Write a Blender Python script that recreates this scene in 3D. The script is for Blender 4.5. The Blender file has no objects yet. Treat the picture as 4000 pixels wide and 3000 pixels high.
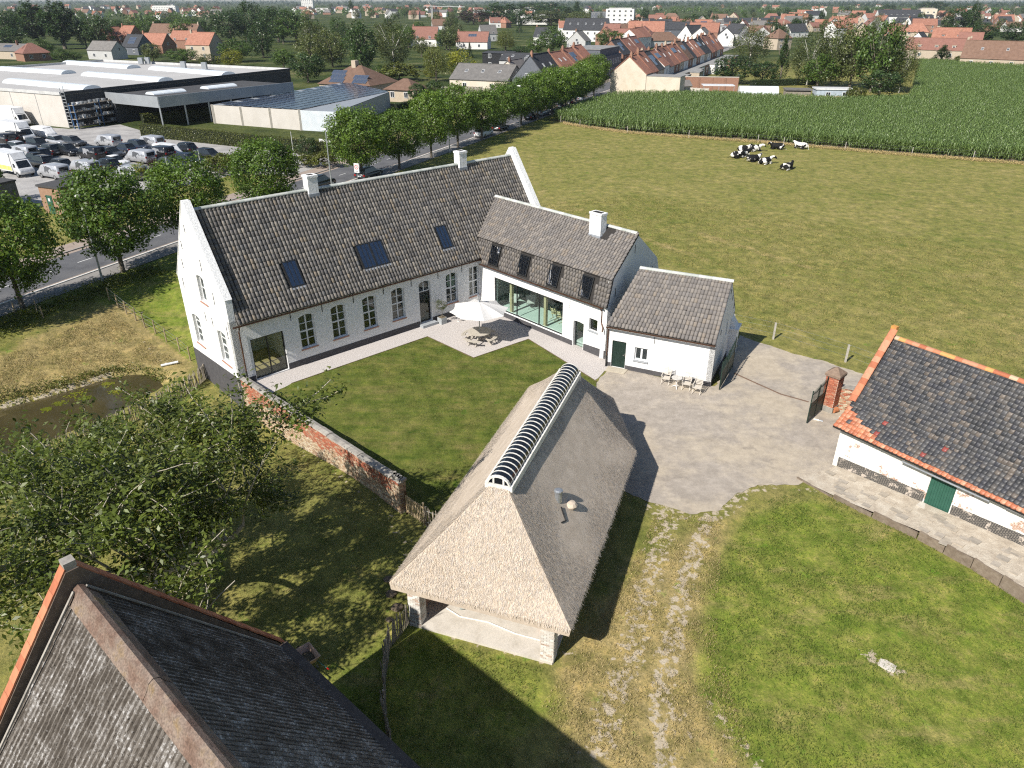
import bpy, bmesh, math, random
import numpy as np
from math import sin, cos, pi, radians, sqrt, atan2, hypot, floor
from mathutils import Vector, Matrix
random.seed(7); RNG = np.random.default_rng(7)
S = bpy.context.scene
COL = S.collection
# ------------------------------------------------------------------ camera, sky, sun, exposure
CAM_H, FPX, PITCH = 22.0, 2850.0, radians(27.8)
cd = bpy.data.cameras.new('camera'); cam = bpy.data.objects.new('camera', cd); COL.objects.link(cam)
cam.location = (0, 0, CAM_H); cam.rotation_euler = (pi/2 - PITCH, 0, 0)
cd.sensor_width = 36; cd.lens = 36*FPX/4000; cd.clip_start = .5; cd.clip_end = 12000
S.camera = cam
SUN_AZ, SUN_EL = radians(47.3), radians(42)          # azimuth shadows fall towards (from +X), elevation
w = bpy.data.worlds.new('World'); S.world = w; w.use_nodes = True
nt = w.node_tree; sky = nt.nodes.new('ShaderNodeTexSky'); sky.sky_type = 'NISHITA'; sky.sun_disc = False
sky.sun_elevation = SUN_EL
sky.sun_rotation = atan2(-cos(SUN_AZ), -sin(SUN_AZ)) % (2*pi)
sky.air_density = 1.0; sky.dust_density = .5; sky.ozone_density = 1.6
bg = nt.nodes['Background']; nt.links.new(sky.outputs[0], bg.inputs[0]); bg.inputs[1].default_value = .07
sl = bpy.data.lights.new('sun', 'SUN'); sl.energy = 4.6; sl.angle = radians(.53); sl.color = (1, .945, .865)
sun = bpy.data.objects.new('sun', sl); COL.objects.link(sun); sun.location = (-60, -60, 90)
sun.rotation_euler = Vector((cos(SUN_AZ)*cos(SUN_EL), sin(SUN_AZ)*cos(SUN_EL), -sin(SUN_EL))).to_track_quat('-Z', 'Y').to_euler()
S.view_settings.view_transform = 'Standard'; S.view_settings.look = 'None'
S.view_settings.exposure = 0.62; S.view_settings.gamma = 1
S.cycles.use_denoising = False; S.cycles.filter_width = 1.2
S.cycles.max_bounces = 6; S.cycles.diffuse_bounces = 3; S.cycles.glossy_bounces = 3
S.cycles.transparent_max_bounces = 12; S.cycles.transmission_bounces = 4; S.cycles.volume_bounces = 0
S.cycles.sample_clamp_indirect = 6; S.cycles.caustics_reflective = False; S.cycles.caustics_refractive = False
S.cycles.use_adaptive_sampling = True; S.cycles.adaptive_threshold = .015

# ------------------------------------------------------------------ survey helpers: photo ray -> point on level z
def G(px, py, z=0.0):
    f = Vector((0, cos(PITCH), -sin(PITCH))); u = Vector((0, sin(PITCH), cos(PITCH)))
    d = f*FPX + Vector((1, 0, 0))*(px-2000) + u*(1500-py)
    return Vector((0, 0, CAM_H)) + d*((z-CAM_H)/d.z)
def ss(a, b, x):
    t = min(1, max(0, (x-a)/(b-a))); return t*t*(3-2*t)
# ------------------------------------------------------------------ mesh helpers
class MB:
    def __init__(s): s.v = []; s.f = []; s.t = []; s.cur = (1, 1, 1)
    def face(s, pts):
        n = len(s.v); s.v += [tuple(p) for p in pts]; s.f.append(tuple(range(n, n+len(pts)))); s.t.append(s.cur); return s
    def box(s, c, d, rz=0, tilt=None):
        M_ = Matrix.Translation(c) @ Matrix.Rotation(rz, 4, 'Z')
        if tilt is not None: M_ = M_ @ tilt
        n = len(s.v); a, b, e = d[0]/2, d[1]/2, d[2]/2
        s.v += [tuple(M_ @ Vector(p)) for p in ((-a,-b,-e),(a,-b,-e),(a,b,-e),(-a,b,-e),(-a,-b,e),(a,-b,e),(a,b,e),(-a,b,e))]
        for q in ((0,3,2,1),(4,5,6,7),(0,1,5,4),(1,2,6,5),(2,3,7,6),(3,0,4,7)): s.f.append(tuple(n+i for i in q)); s.t.append(s.cur)
        return s
    def lo(s, x0, x1, y0, y1, z0, z1): return s.box(((x0+x1)/2, (y0+y1)/2, (z0+z1)/2), (abs(x1-x0), abs(y1-y0), abs(z1-z0)))
    def tube(s, pts, r, n=6, cap=True):
        pts = [Vector(p) for p in pts]; rs = r if isinstance(r, (list, tuple)) else [r]*len(pts); base = len(s.v)
        for i, p in enumerate(pts):
            d = (pts[min(i+1, len(pts)-1)] - pts[max(i-1, 0)]).normalized()
            a = d.cross(Vector((0, 0, 1)) if abs(d.z) < .95 else Vector((1, 0, 0))).normalized(); b = d.cross(a)
            for k in range(n):
                q = p + (a*cos(2*pi*k/n) + b*sin(2*pi*k/n))*rs[i]; s.v.append(tuple(q))
        for i in range(len(pts)-1):
            for k in range(n):
                s.f.append((base+i*n+k, base+i*n+(k+1) % n, base+(i+1)*n+(k+1) % n, base+(i+1)*n+k)); s.t.append(s.cur)
        if cap:
            s.f.append(tuple(base+k for k in reversed(range(n)))); s.t.append(s.cur)
            s.f.append(tuple(base+(len(pts)-1)*n+k for k in range(n))); s.t.append(s.cur)
        return s
    def beam(s, p, q, w, h):
        p, q = Vector(p), Vector(q); d = q-p
        return s.box((p+q)/2, (d.length, w, h), 0, d.to_track_quat('X', 'Z').to_matrix().to_4x4())
    def prism(s, poly, z0, z1):
        n = len(poly)
        s.face([(x, y, z1) for x, y in poly]); s.face([(x, y, z0) for x, y in reversed(poly)])
        for i in range(n):
            a, b = poly[i], poly[(i+1) % n]; s.face([(a[0], a[1], z0), (b[0], b[1], z0), (b[0], b[1], z1), (a[0], a[1], z1)])
        return s
    def lathe(s, prof, n=12, c=(0, 0, 0)):
        base = len(s.v)
        for r, z in prof:
            for k in range(n): s.v.append((c[0]+r*cos(2*pi*k/n), c[1]+r*sin(2*pi*k/n), c[2]+z))
        for i in range(len(prof)-1):
            for k in range(n):
                s.f.append((base+i*n+k, base+i*n+(k+1) % n, base+(i+1)*n+(k+1) % n, base+(i+1)*n+k)); s.t.append(s.cur)
        s.f.append(tuple(base+k for k in reversed(range(n)))); s.t.append(s.cur)
        s.f.append(tuple(base+(len(prof)-1)*n+k for k in range(n))); s.t.append(s.cur)
        return s
    def loft(s, rings):
        base = len(s.v); n = len(rings[0])
        for r in rings: s.v += [tuple(p) for p in r]
        for i in range(len(rings)-1):
            for k in range(n):
                s.f.append((base+i*n+k, base+i*n+(k+1) % n, base+(i+1)*n+(k+1) % n, base+(i+1)*n+k)); s.t.append(s.cur)
        s.f.append(tuple(base+k for k in reversed(range(n)))); s.t.append(s.cur)
        s.f.append(tuple(base+(len(rings)-1)*n+k for k in range(n))); s.t.append(s.cur)
        return s
    def mesh(s, name, mat, smooth=False, tint=False):
        me = bpy.data.meshes.new(name); me.from_pydata(s.v, [], s.f)
        if tint:
            at = me.attributes.new('tint', 'FLOAT_COLOR', 'FACE')
            at.data.foreach_set('color', np.array([(*c, 1) for c in s.t], dtype=np.float32).ravel())
        if mat: me.materials.append(mat)
        if smooth: me.polygons.foreach_set('use_smooth', [True]*len(me.polygons))
        me.update(); return me
    def build(s, name, mat, parent=None, smooth=False, tint=False, **k): return link(name, s.mesh(name, mat, smooth, tint), parent, **k)
def mesh_np(name, V, F, mat, tint=None, smooth=False):
    me = bpy.data.meshes.new(name); F = np.asarray(F, dtype=np.int32); m, k = F.shape
    me.vertices.add(len(V)); me.vertices.foreach_set('co', np.asarray(V, dtype=np.float32).ravel())
    me.loops.add(m*k); me.loops.foreach_set('vertex_index', F.ravel())
    me.polygons.add(m); me.polygons.foreach_set('loop_start', np.arange(0, m*k, k, dtype=np.int32))
    if smooth: me.polygons.foreach_set('use_smooth', np.ones(m, dtype=bool))
    if tint is not None:
        at = me.attributes.new('tint', 'FLOAT_COLOR', 'FACE'); c = np.ones((m, 4), dtype=np.float32); c[:, :3] = tint
        at.data.foreach_set('color', c.ravel())
    if mat: me.materials.append(mat)
    me.update(calc_edges=True); return me
def link(name, me, parent=None, loc=None, rz=None, label=None, cat=None, group=None, kind=None, mw=None):
    o = bpy.data.objects.new(name, me); COL.objects.link(o)
    if parent: o.parent = parent
    if mw is not None: o.matrix_local = mw
    if loc is not None: o.location = loc
    if rz is not None: o.rotation_euler = (0, 0, rz)
    if label: o['label'] = label
    if cat: o['category'] = cat
    if group: o['group'] = group
    if kind: o['kind'] = kind
    return o
def thing(name, label, cat, loc=(0, 0, 0), rz=0, group=None):
    return link(name, None, None, loc, rz, label, cat, group)
def dup(root, loc, rz, label=None, group=None, scale=None):
    def cp(o, par):
        c = o.copy(); COL.objects.link(c); c.parent = par
        for ch in KIDS.get(o.name, []): cp(ch, c)
        return c
    r = cp(root, None); r.location = loc; r.rotation_euler = (0, 0, rz)
    if scale: r.scale = scale if isinstance(scale, (tuple, list)) else (scale,)*3
    if label: r['label'] = label
    if group: r['group'] = group
    return r
KIDS = {}
def remember(root):
    def rec(o):
        ch = list(o.children)
        KIDS[o.name] = ch
        for q in ch: rec(q)
    rec(root); return root
# ------------------------------------------------------------------ materials
class NT:
    def __init__(s, name):
        s.m = bpy.data.materials.new(name); s.m.use_nodes = True; s.t = s.m.node_tree
        s.b = s.t.nodes['Principled BSDF']; s.out = s.t.nodes['Material Output']
    def n(s, typ, _links=None, **k):
        q = s.t.nodes.new('ShaderNode'+typ)
        for a, v in k.items():
            if hasattr(q, a): setattr(q, a, v)
        return q
    def l(s, a, b): s.t.links.new(a, b)
    def val(s, sock, v):
        if hasattr(v, 'is_output'): s.l(v, sock)
        else: sock.default_value = v
    def noise(s, scale, detail=5, vec=None, rough=.6, dist=0):
        q = s.n('TexNoise'); q.inputs['Scale'].default_value = scale; q.inputs['Detail'].default_value = detail
        q.inputs['Roughness'].default_value = rough; q.inputs['Distortion'].default_value = dist
        if vec is not None: s.l(vec, q.inputs['Vector'])
        return q.outputs['Fac']
    def ramp(s, fac, cols, lo=.3, hi=.7):
        q = s.n('ValToRGB'); s.l(fac, q.inputs[0]); e = q.color_ramp.elements
        n = len(cols)
        for i, c in enumerate(cols):
            p = lo + (hi-lo)*(i/(n-1) if n > 1 else 0)
            el = e[i] if i < 2 and i < n else e.new(p)
            el.position = p; el.color = (*c, 1) if len(c) == 3 else c
        if n == 1: e[1].color = (*cols[0], 1)
        return q.outputs[0]
    def mix(s, a, b, fac, mode='MIX'):
        q = s.n('Mix', data_type='RGBA', blend_type=mode)
        s.val(q.inputs[0], fac)
        for i, v in ((6, a), (7, b)):
            if hasattr(v, 'is_output'): s.l(v, q.inputs[i])
            else: q.inputs[i].default_value = (*v, 1)
        return q.outputs[2]
    def math(s, op, a, b=0., c=None, clamp=False):
        q = s.n('Math', operation=op, use_clamp=clamp)
        s.val(q.inputs[0], a); s.val(q.inputs[1], b)
        if c is not None: s.val(q.inputs[2], c)
        return q.outputs[0]
    def mr(s, v, a, b, c=0., d=1.):
        q = s.n('MapRange', interpolation_type='SMOOTHSTEP')
        s.l(v, q.inputs[0])
        for i, x in enumerate((a, b, c, d)): s.val(q.inputs[i+1], x)
        return q.outputs[0]
    def attr(s, name):
        q = s.n('Attribute', attribute_name=name); return q.outputs['Color']
    def pos(s): return s.n('NewGeometry').outputs['Position']
    def obj(s): return s.n('TexCoord').outputs['Object']
    def mapping(s, vec, scale=(1, 1, 1), rot=(0, 0, 0)):
        q = s.n('Mapping'); s.l(vec, q.inputs[0]); q.inputs['Scale'].default_value = scale; q.inputs['Rotation'].default_value = rot
        return q.outputs[0]
    def bump(s, h, strength=.5, dist=.02):
        q = s.n('Bump'); s.l(h, q.inputs['Height']); q.inputs['Strength'].default_value = strength; q.inputs['Distance'].default_value = dist
        s.l(q.outputs[0], s.b.inputs['Normal'])
    def fin(s, col, rough=.8, spec=.3, metal=0.):
        s.val(s.b.inputs['Base Color'], col if hasattr(col, 'is_output') else (*col, 1)); s.val(s.b.inputs['Roughness'], rough)
        s.b.inputs['Specular IOR Level'].default_value = spec; s.b.inputs['Metallic'].default_value = metal; return s.m
def M(name, cols, scale=4, rough=.8, bump=0, bscale=None, bdist=.02, tint=False, rnd=0, spec=.3, metal=0, world=False, stretch=None, lo=.3, hi=.7, detail=5, fine=0):
    t = NT(name); v = t.pos() if world else t.obj()
    if stretch: v = t.mapping(v, stretch)
    f = t.noise(scale, detail, v)
    if not isinstance(cols[0], (tuple, list)): cols = [cols]
    c = t.ramp(f, cols, lo, hi) if len(cols) > 1 else t.mix(cols[0], tuple(x*.82 for x in cols[0]), t.mr(f, .4, .65))
    if fine:
        g = t.noise(scale*14, 4, v); c = t.mix(c, t.ramp(g, [(1-fine,)*3, (1+fine,)*3], .3, .7), 1., 'MULTIPLY')
    if tint: c = t.mix(c, t.attr('tint'), 1., 'MULTIPLY')
    if rnd:
        r = t.n('ObjectInfo').outputs['Random']; c = t.mix(c, t.ramp(r, [(1-rnd, 1-rnd, 1-rnd), (1+rnd*.6, 1+rnd*.5, 1+rnd*.4)], 0, 1), 1., 'MULTIPLY')
    if bump: t.bump(t.noise(bscale or scale*6, 4, v), bump, bdist)
    return t.fin(c, rough, spec, metal)
def glassmat(name, tint=(.75, .85, .82), refl=1.0, rough=.02):
    t = NT(name); tr = t.n('BsdfTransparent'); tr.inputs[0].default_value = (*tint, 1)
    gl = t.n('BsdfGlossy'); gl.inputs['Roughness'].default_value = rough
    fr = t.n('Fresnel'); bf = t.n('NewGeometry').outputs['Backfacing']; t.l(t.math('MULTIPLY_ADD', bf, 1/1.5-1.5, 1.5), fr.inputs[0]); mx = t.n('MixShader')
    t.l(t.math('MULTIPLY', fr.outputs[0], refl, clamp=True), mx.inputs[0]); t.l(tr.outputs[0], mx.inputs[1]); t.l(gl.outputs[0], mx.inputs[2])
    t.l(mx.outputs[0], t.out.inputs[0]); return t.m
def leafmat(name, c1, c2, c3, trans=.28, rnd=.18):
    t = NT(name); f = t.noise(.9, 3, t.obj())
    c = t.mix(t.ramp(f, [c1, c2, c3], .3, .7), t.attr('tint'), 1., 'MULTIPLY')
    r = t.n('ObjectInfo').outputs['Random']; c = t.mix(c, t.ramp(r, [(1-rnd,)*3, (1+rnd, 1+rnd*.7, 1)], 0, 1), 1., 'MULTIPLY')
    t.fin(c, .42, .42); tl = t.n('BsdfTranslucent'); t.l(t.mix(c, (1.3, 1.25, .5), 1., 'MULTIPLY'), tl.inputs[0]); mx = t.n('MixShader'); mx.inputs[0].default_value = trans
    t.l(t.b.outputs[0], mx.inputs[1]); t.l(tl.outputs[0], mx.inputs[2]); t.l(mx.outputs[0], t.out.inputs[0]); return t.m
def whitewall(name, base=(.80, .80, .79), bscale=1.0, dirt=.06):
    t = NT(name); v = t.obj()
    br = t.n('TexBrick'); t.l(t.mapping(v, (1, 1, 1), (pi/2, 0, 0)), br.inputs[0]); br.inputs['Scale'].default_value = 1
    br.inputs['Mortar Size'].default_value = .012; br.inputs['Brick Width'].default_value = .22; br.inputs['Row Height'].default_value = .075
    c = t.ramp(t.noise(1.3, 8, v, .7), [tuple(x*(1-dirt*1.6) for x in base), base, base], .3, .58)
    c = t.mix(c, t.mix(c, (.86, .86, .83), 1., 'MULTIPLY'), t.mr(t.noise(2.2, 6, t.mapping(v, (3, 3, .25)), .7), .56, .68))
    h = t.math('ADD', t.math('MULTIPLY', t.noise(7*bscale, 4, v), 1.2), t.math('MULTIPLY', br.outputs['Fac'], -.35))
    t.bump(h, .8, .035); return t.fin(c, .75, .25)
# ------------------------------------------------------------------ the lie of the land
HA = radians(42.3); HO = Vector((-17.45, 41.55, 0))               # farmhouse corner and axis
HUX, HUY = cos(HA), sin(HA)
def hs(x, y): return (x-HO.x)*HUX + (y-HO.y)*HUY                  # along the farmhouse
def ht(x, y): return (x-HO.x)*HUY - (y-HO.y)*HUX                  # out from its front wall
def HP(s, t, z=0): return Vector((HO.x + s*HUX + t*HUY, HO.y + s*HUY - t*HUX, z))
WALL_L = 17.95
RD = radians(66.7); RO = Vector((-36.3, 61.9, 0))                 # road: near edge of the cycle path
def re(x, y): return (x-RO.x)*sin(RD) - (y-RO.y)*cos(RD)          # metres from the path edge, house side positive
def RP(a, e, z=0): return Vector((RO.x + a*cos(RD) + e*sin(RD), RO.y + a*sin(RD) - e*cos(RD), z))
def vs(a, b, x):
    t = np.clip((x-a)/(b-a), 0, 1); return t*t*(3-2*t)
far_bank = [(-260, 1690), (-120, 1640), (0, 1600), (81, 1578), (206, 1545), (336, 1507), (434, 1475), (542, 1461), (615, 1472)]
near_bank = [(640, 1515), (560, 1560), (470, 1612), (390, 1655), (250, 1705), (120, 1765), (0, 1815), (-200, 1900)]
WZ = -2.35
POND = [G(x, y, WZ) for x, y in far_bank+near_bank]
def poly_sd(X, Y, poly):
    d = np.full(X.shape, 1e9); ins = np.zeros(X.shape, bool); n = len(poly)
    for i in range(n):
        ax, ay = poly[i][0], poly[i][1]; bx, by = poly[(i+1) % n][0], poly[(i+1) % n][1]
        ex, ey = bx-ax, by-ay; t = np.clip(((X-ax)*ex+(Y-ay)*ey)/(ex*ex+ey*ey+1e-9), 0, 1)
        d = np.minimum(d, np.hypot(X-ax-t*ex, Y-ay-t*ey))
        c = ((ay > Y) != (by > Y)) & (X < (bx-ax)*(Y-ay)/(by-ay+1e-12)+ax); ins ^= c
    return np.where(ins, -d, d)
def hgt_np(X, Y):
    s = (X-HO.x)*HUX + (Y-HO.y)*HUY; t = (X-HO.x)*HUY - (Y-HO.y)*HUX
    k = vs(1.5, WALL_L-.5, WALL_L-t); e = (X-RO.x)*sin(RD) - (Y-RO.y)*cos(RD)
    z = -1.9*k*vs(1.5, 13, e)*(1-vs(.3, 7, s))
    sd = poly_sd(X, Y, POND)
    zp = np.where(sd < 0, WZ-.15-.5*vs(0, 1.2, -sd), WZ + .32*vs(0, .25, sd) + .1*sd)
    m = 1-vs(.3, 1.4, sd); z = z*(1-m) + np.minimum(zp, z)*m
    return z
def hz(x, y): return float(hgt_np(np.array([x], float), np.array([y], float))[0])
def GT(px, py, dz=0):
    z = 0.
    for _ in range(30):
        p = G(px, py, z+dz); z += .6*(hz(p.x, p.y)-z)
    return G(px, py, z+dz)
def axis(lo, hi, step, far, grow=1.35):
    a = list(np.arange(lo, hi+1e-6, step)); d = step
    while a[-1] < far: d *= grow; a.append(a[-1]+d)
    d = step
    while a[0] > -far: d *= grow; a.insert(0, a[0]-d)
    return np.array(a)
ax = axis(-46, 46, .42, 9000); ay = axis(8, 78, .42, 9000)
X, Y = np.meshgrid(ax, ay); Z = hgt_np(X, Y) - .03
nx, ny = len(ax), len(ay)
idx = np.arange(nx*ny).reshape(ny, nx)
F = np.stack([idx[:-1, :-1], idx[:-1, 1:], idx[1:, 1:], idx[1:, :-1]], -1).reshape(-1, 4)
# what grows where: R dryness, G lushness, B worn bare
dry = np.zeros(X.shape); lush = np.zeros(X.shape); bare = np.zeros(X.shape)
def polyline_d(pts):
    d = np.full(X.shape, 1e9)
    for a, b in zip(pts[:-1], pts[1:]):
        ex, ey = b[0]-a[0], b[1]-a[1]; t = np.clip(((X-a[0])*ex+(Y-a[1])*ey)/(ex*ex+ey*ey), 0, 1)
        d = np.minimum(d, np.hypot(X-a[0]-t*ex, Y-a[1]-t*ey))
    return d
def area(px): return poly_sd(X, Y, [GT(*p) for p in px])
S_ = (X-HO.x)*HUX + (Y-HO.y)*HUY; T_ = (X-HO.x)*HUY - (Y-HO.y)*HUX; E_ = (X-RO.x)*sin(RD) - (Y-RO.y)*cos(RD)
pad = area([(0, 1390), (440, 1200), (480, 1180), (740, 1420), (660, 1470), (540, 1430), (300, 1490), (0, 1580), (-300, 1700), (-300, 1500)])
dry += 1.0*(1-vs(-.6, 1.6, pad)); dry += .3*(1-vs(0, 1.5, area([(560, 1370), (640, 1400), (700, 1460), (660, 1480), (600, 1440)])))
lush += .75*(1-vs(-.5, 2.5, area([(330, 1130), (680, 1010), (760, 1400), (700, 1330), (480, 1190)])))*(pad > .2)
lush += .55*(1-vs(-.4, .9, np.abs(E_-1.6)-1.5))                                     # verge hedge-bottom by the road
lush += .35*(1-vs(0, 3, area([(1000, 1650), (1560, 2050), (1640, 2420), (1250, 2640), (1100, 2400), (600, 1900), (430, 1700)])))
dry += .45*(1-vs(-1.5, 2, area([(820, 1560), (1000, 1620), (1330, 1860), (1200, 1900), (950, 1720)])))
lawnS = area([(2900, 2000), (3160, 1930), (3583, 2090), (4000, 2320), (4400, 2500), (4200, 3300), (3200, 3200), (2900, 3050), (2700, 2700), (2750, 2300)])
lush += 1.0*(1-vs(-2.0, 1.2, lawnS)); 
dry += .75*(1-vs(-1.2, 1.5, area([(2430, 2200), (2900, 1990), (2760, 2250), (2740, 2600), (2950, 2900), (3250, 3150), (2300, 3150), (2150, 2640)])))
lush += .5*(1-vs(-.5, 1.2, area([(1660, 2470), (2120, 2600), (2200, 2750), (1900, 3000), (1400, 3000), (1300, 2700)])))
def track(px, wd, amt): 
    global bare; bare = np.maximum(bare, amt*(1-vs(wd*.35, wd, polyline_d([GT(*p) for p in px]))))
track([(2640, 1960), (2560, 2180), (2520, 2330), (2480, 2500), (2415, 2680), (2360, 2830), (2330, 2930)], 1.0, .68)
track([(2780, 2010), (2720, 2140), (2660, 2330), (2625, 2520), (2580, 2720), (2590, 2850), (2600, 3020)], .8, .74)
track([(2770, 2740), (2850, 2870), (2960, 2990), (3020, 3080)], .55, .68); track([(2690, 2780), (2700, 3050)], .35, .55)
track([(2570, 1990), (2650, 1985), (2800, 1990), (2900, 1900), (2960, 1890)], 1.3, .66)
track([(2930, 1900), (3150, 1905), (3360, 1990), (3600, 2085), (4000, 2310)], .28, .75)
track([(3390, 2560), (3500, 2620)], .5, .95); track([(3300, 2480), (3420, 2580)], .4, .55)
track([(965, 1618), (1200, 1778), (1400, 1915), (1550, 2022)], .4, .6); track([(1500, 2040), (1640, 2180)], .5, .6)
track([(1610, 2430), (2150, 2580), (2230, 2540)], .45, .62); track([(2890, 1312), (3037, 1362), (3164, 1400), (3358, 1460)], .35, .75)
track([(560, 1330), (620, 1400), (690, 1450)], .3, .7); track([(434, 1478), (336, 1510), (206, 1549), (0, 1604)], .5, .72)
track([(540, 1462), (640, 1478), (700, 1500)], .5, .5)
for q in ((1570, 2165), (1525, 2215), (1555, 2375), (1520, 2425)): track([q, (q[0]+6, q[1])], .35, .6)
for a, b in (((2250, 850), (2750, 1010)), ((2700, 900), (3150, 1040)), ((2080, 740), (2400, 880))): dry += .55*(1-vs(.2, 1.3, polyline_d([G(*a), G(*b)])))
me = mesh_np('ground', np.stack([X, Y, Z], -1).reshape(-1, 3), F, None, smooth=True)
at = me.attributes.new('zone', 'FLOAT_COLOR', 'POINT')
zc = np.stack([np.clip(dry, 0, 1), np.clip(lush, 0, 1), np.clip(bare, 0, 1), np.ones(X.shape)], -1).astype(np.float32)
at.data.foreach_set('color', zc.ravel())
Er = (X-RO.x)*sin(RD) - (Y-RO.y)*cos(RD)
garden = np.clip(vs(205, 235, Y)*(1-(vs(60, 80, X)*(1-vs(255, 330, Y)))) + vs(118, 140, Y)*vs(-14, -22, Er) , 0, 1)
at = me.attributes.new('garden', 'FLOAT', 'POINT'); at.data.foreach_set('value', garden.astype(np.float32).ravel())

def grassmat(name, zoned=True, base=None):
    t = NT(name); p = t.pos()
    n1 = t.noise(.09, 5, p, .65); n2 = t.noise(.55, 5, p, .65); n3 = t.noise(3.2, 4, p, .7); n4 = t.noise(16, 3, p, .75)
    # blades lie in drifts
    n5 = t.noise(9, 4, t.mapping(p, (1, .35, 1), (0, 0, .8)), .75)
    nf = t.noise(1.1, 11, t.mapping(p, (1, .8, 1), (0, 0, .5)), .82)      # tufts at every size
    ng = t.noise(.8, 8, p, .7)
    pas = t.ramp(t.math('ADD', t.math('MULTIPLY', n1, .45), t.math('MULTIPLY', n2, .55)), [(.120, .145, .032), (.190, .186, .054), (.240, .214, .074), (.315, .258, .108)], .33, .66)
    lu = t.ramp(t.math('ADD', t.math('MULTIPLY', n2, .6), t.math('MULTIPLY', n3, .4)), [(.095, .140, .020), (.145, .190, .030), (.205, .222, .048), (.285, .250, .088)], .33, .66)
    dr = t.ramp(t.math('ADD', t.math('MULTIPLY', n2, .5), t.math('MULTIPLY', n3, .5)), [(.19, .17, .055), (.32, .25, .11), (.42, .325, .16)], .32, .66)
    so = t.ramp(nf, [(.34, .285, .20), (.44, .375, .275), (.50, .435, .33)], .35, .65)
    lu = t.mix(lu, dr, t.math('MULTIPLY', t.mr(t.noise(.55, 7, t.mapping(p, (.45, 1.5, 1), (0, 0, radians(38))), .68), .50, .68), .55)) if zoned else lu
    if zoned:
        sep = t.n('SeparateColor'); t.l(t.attr('zone'), sep.inputs[0]); R, Gc, B = sep.outputs
        j = t.math('MULTIPLY', t.math('SUBTRACT', n2, .5), 1.1)
        c = t.mix(pas, dr, t.mr(t.math('ADD', R, j), .25, .75)); c = t.mix(c, lu, t.mr(t.math('ADD', Gc, j), .22, .62))
        gd_ = t.n('Attribute', attribute_name='garden').outputs['Fac']
        c = t.mix(c, t.ramp(t.noise(.05, 8, p, .75), [(.020, .032, .010), (.040, .058, .016), (.075, .090, .028), (.16, .145, .075)], .36, .66), gd_)
        nb = t.math('ADD', t.math('MULTIPLY', t.noise(3.1, 6, p, .62), 1.5), -.25)
        k = t.mr(t.math('SUBTRACT', t.math('ADD', t.math('MULTIPLY', B, .70), nb), 1.0), -.05, .07)
    else:
        c = base(t, pas, lu, dr, n1, n2, n3, p); k = None
    c = t.mix(c, t.ramp(t.math('ADD', t.math('MULTIPLY', n4, .3), t.math('MULTIPLY', nf, .7)), [(.34, .40, .34), (.95, .97, .92), (1.75, 1.62, 1.42)], .36, .66), 1., 'MULTIPLY')
    c = t.mix(c, t.mix(c, (.55, .95, .45), 1., 'MULTIPLY'), t.math('MULTIPLY', t.mr(ng, .60, .68), .8))
    if k is not None: c = t.mix(c, so, k)
    t.bump(t.math('ADD', n4, n5), .7, .05)
    return t.fin(c, .9, .12)
me.materials.append(grassmat('pasture_grass'))
link('ground', me, kind='structure')
# ------------------------------------------------------------------ sheets on the ground
def ptsz(px, z): return [(p.x, p.y, z) for p in (G(*q) for q in px)]
def fray(pts, amp, step):
    out = []
    for i in range(len(pts)):
        a, b = Vector(pts[i]), Vector(pts[(i+1) % len(pts)]); n = max(1, int((b-a).length/step)); d = (b-a).normalized(); pr = Vector((-d.y, d.x, 0))
        for k in range(n): out.append(tuple(a+(b-a)*k/n + pr*random.uniform(-amp, amp)*(0 if k == 0 else 1)))
    return out
def sheet(name, pts, mat, thick=0, **k):
    bm = bmesh.new(); vs_ = [bm.verts.new(p) for p in pts]; f = bm.faces.new(vs_)
    if f.normal.z < 0: f.normal_flip()
    bm.normal_update()
    if f.normal.z < 0: bmesh.ops.reverse_faces(bm, faces=[f])
    if thick:
        r = bmesh.ops.extrude_face_region(bm, geom=[f]); 
        for v in r['geom']:
            if isinstance(v, bmesh.types.BMVert): v.co.z -= thick
        bmesh.ops.recalc_face_normals(bm, faces=bm.faces)
    bmesh.ops.triangulate(bm, faces=[f for f in bm.faces if len(f.verts) > 4])
    me = bpy.data.meshes.new(name); bm.to_mesh(me); bm.free(); me.materials.append(mat)
    return link(name, me, kind='structure', **k)
def mk_lawn(t, pas, lu, dr, n1, n2, n3, p):
    st = t.noise(1.2, 2, t.mapping(p, (.25, 1.6, 1), (0, 0, -radians(42)+.0)))
    c = t.ramp(t.math('ADD', t.math('MULTIPLY', n2, .6), t.math('MULTIPLY', st, .4)), [(.062, .092, .015), (.098, .122, .024), (.138, .143, .038), (.200, .172, .064)], .33, .67)
    return t.mix(c, dr, t.math('MULTIPLY', t.mr(n3, .66, .74), .6))
m_lawn = grassmat('lawn_grass', False, mk_lawn)
m_gravel = M('gravel', [(.26, .235, .22), (.47, .435, .41), (.64, .60, .57)], 16, .95, .8, 42, .02, world=True, lo=.28, hi=.72, fine=.3)
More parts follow.
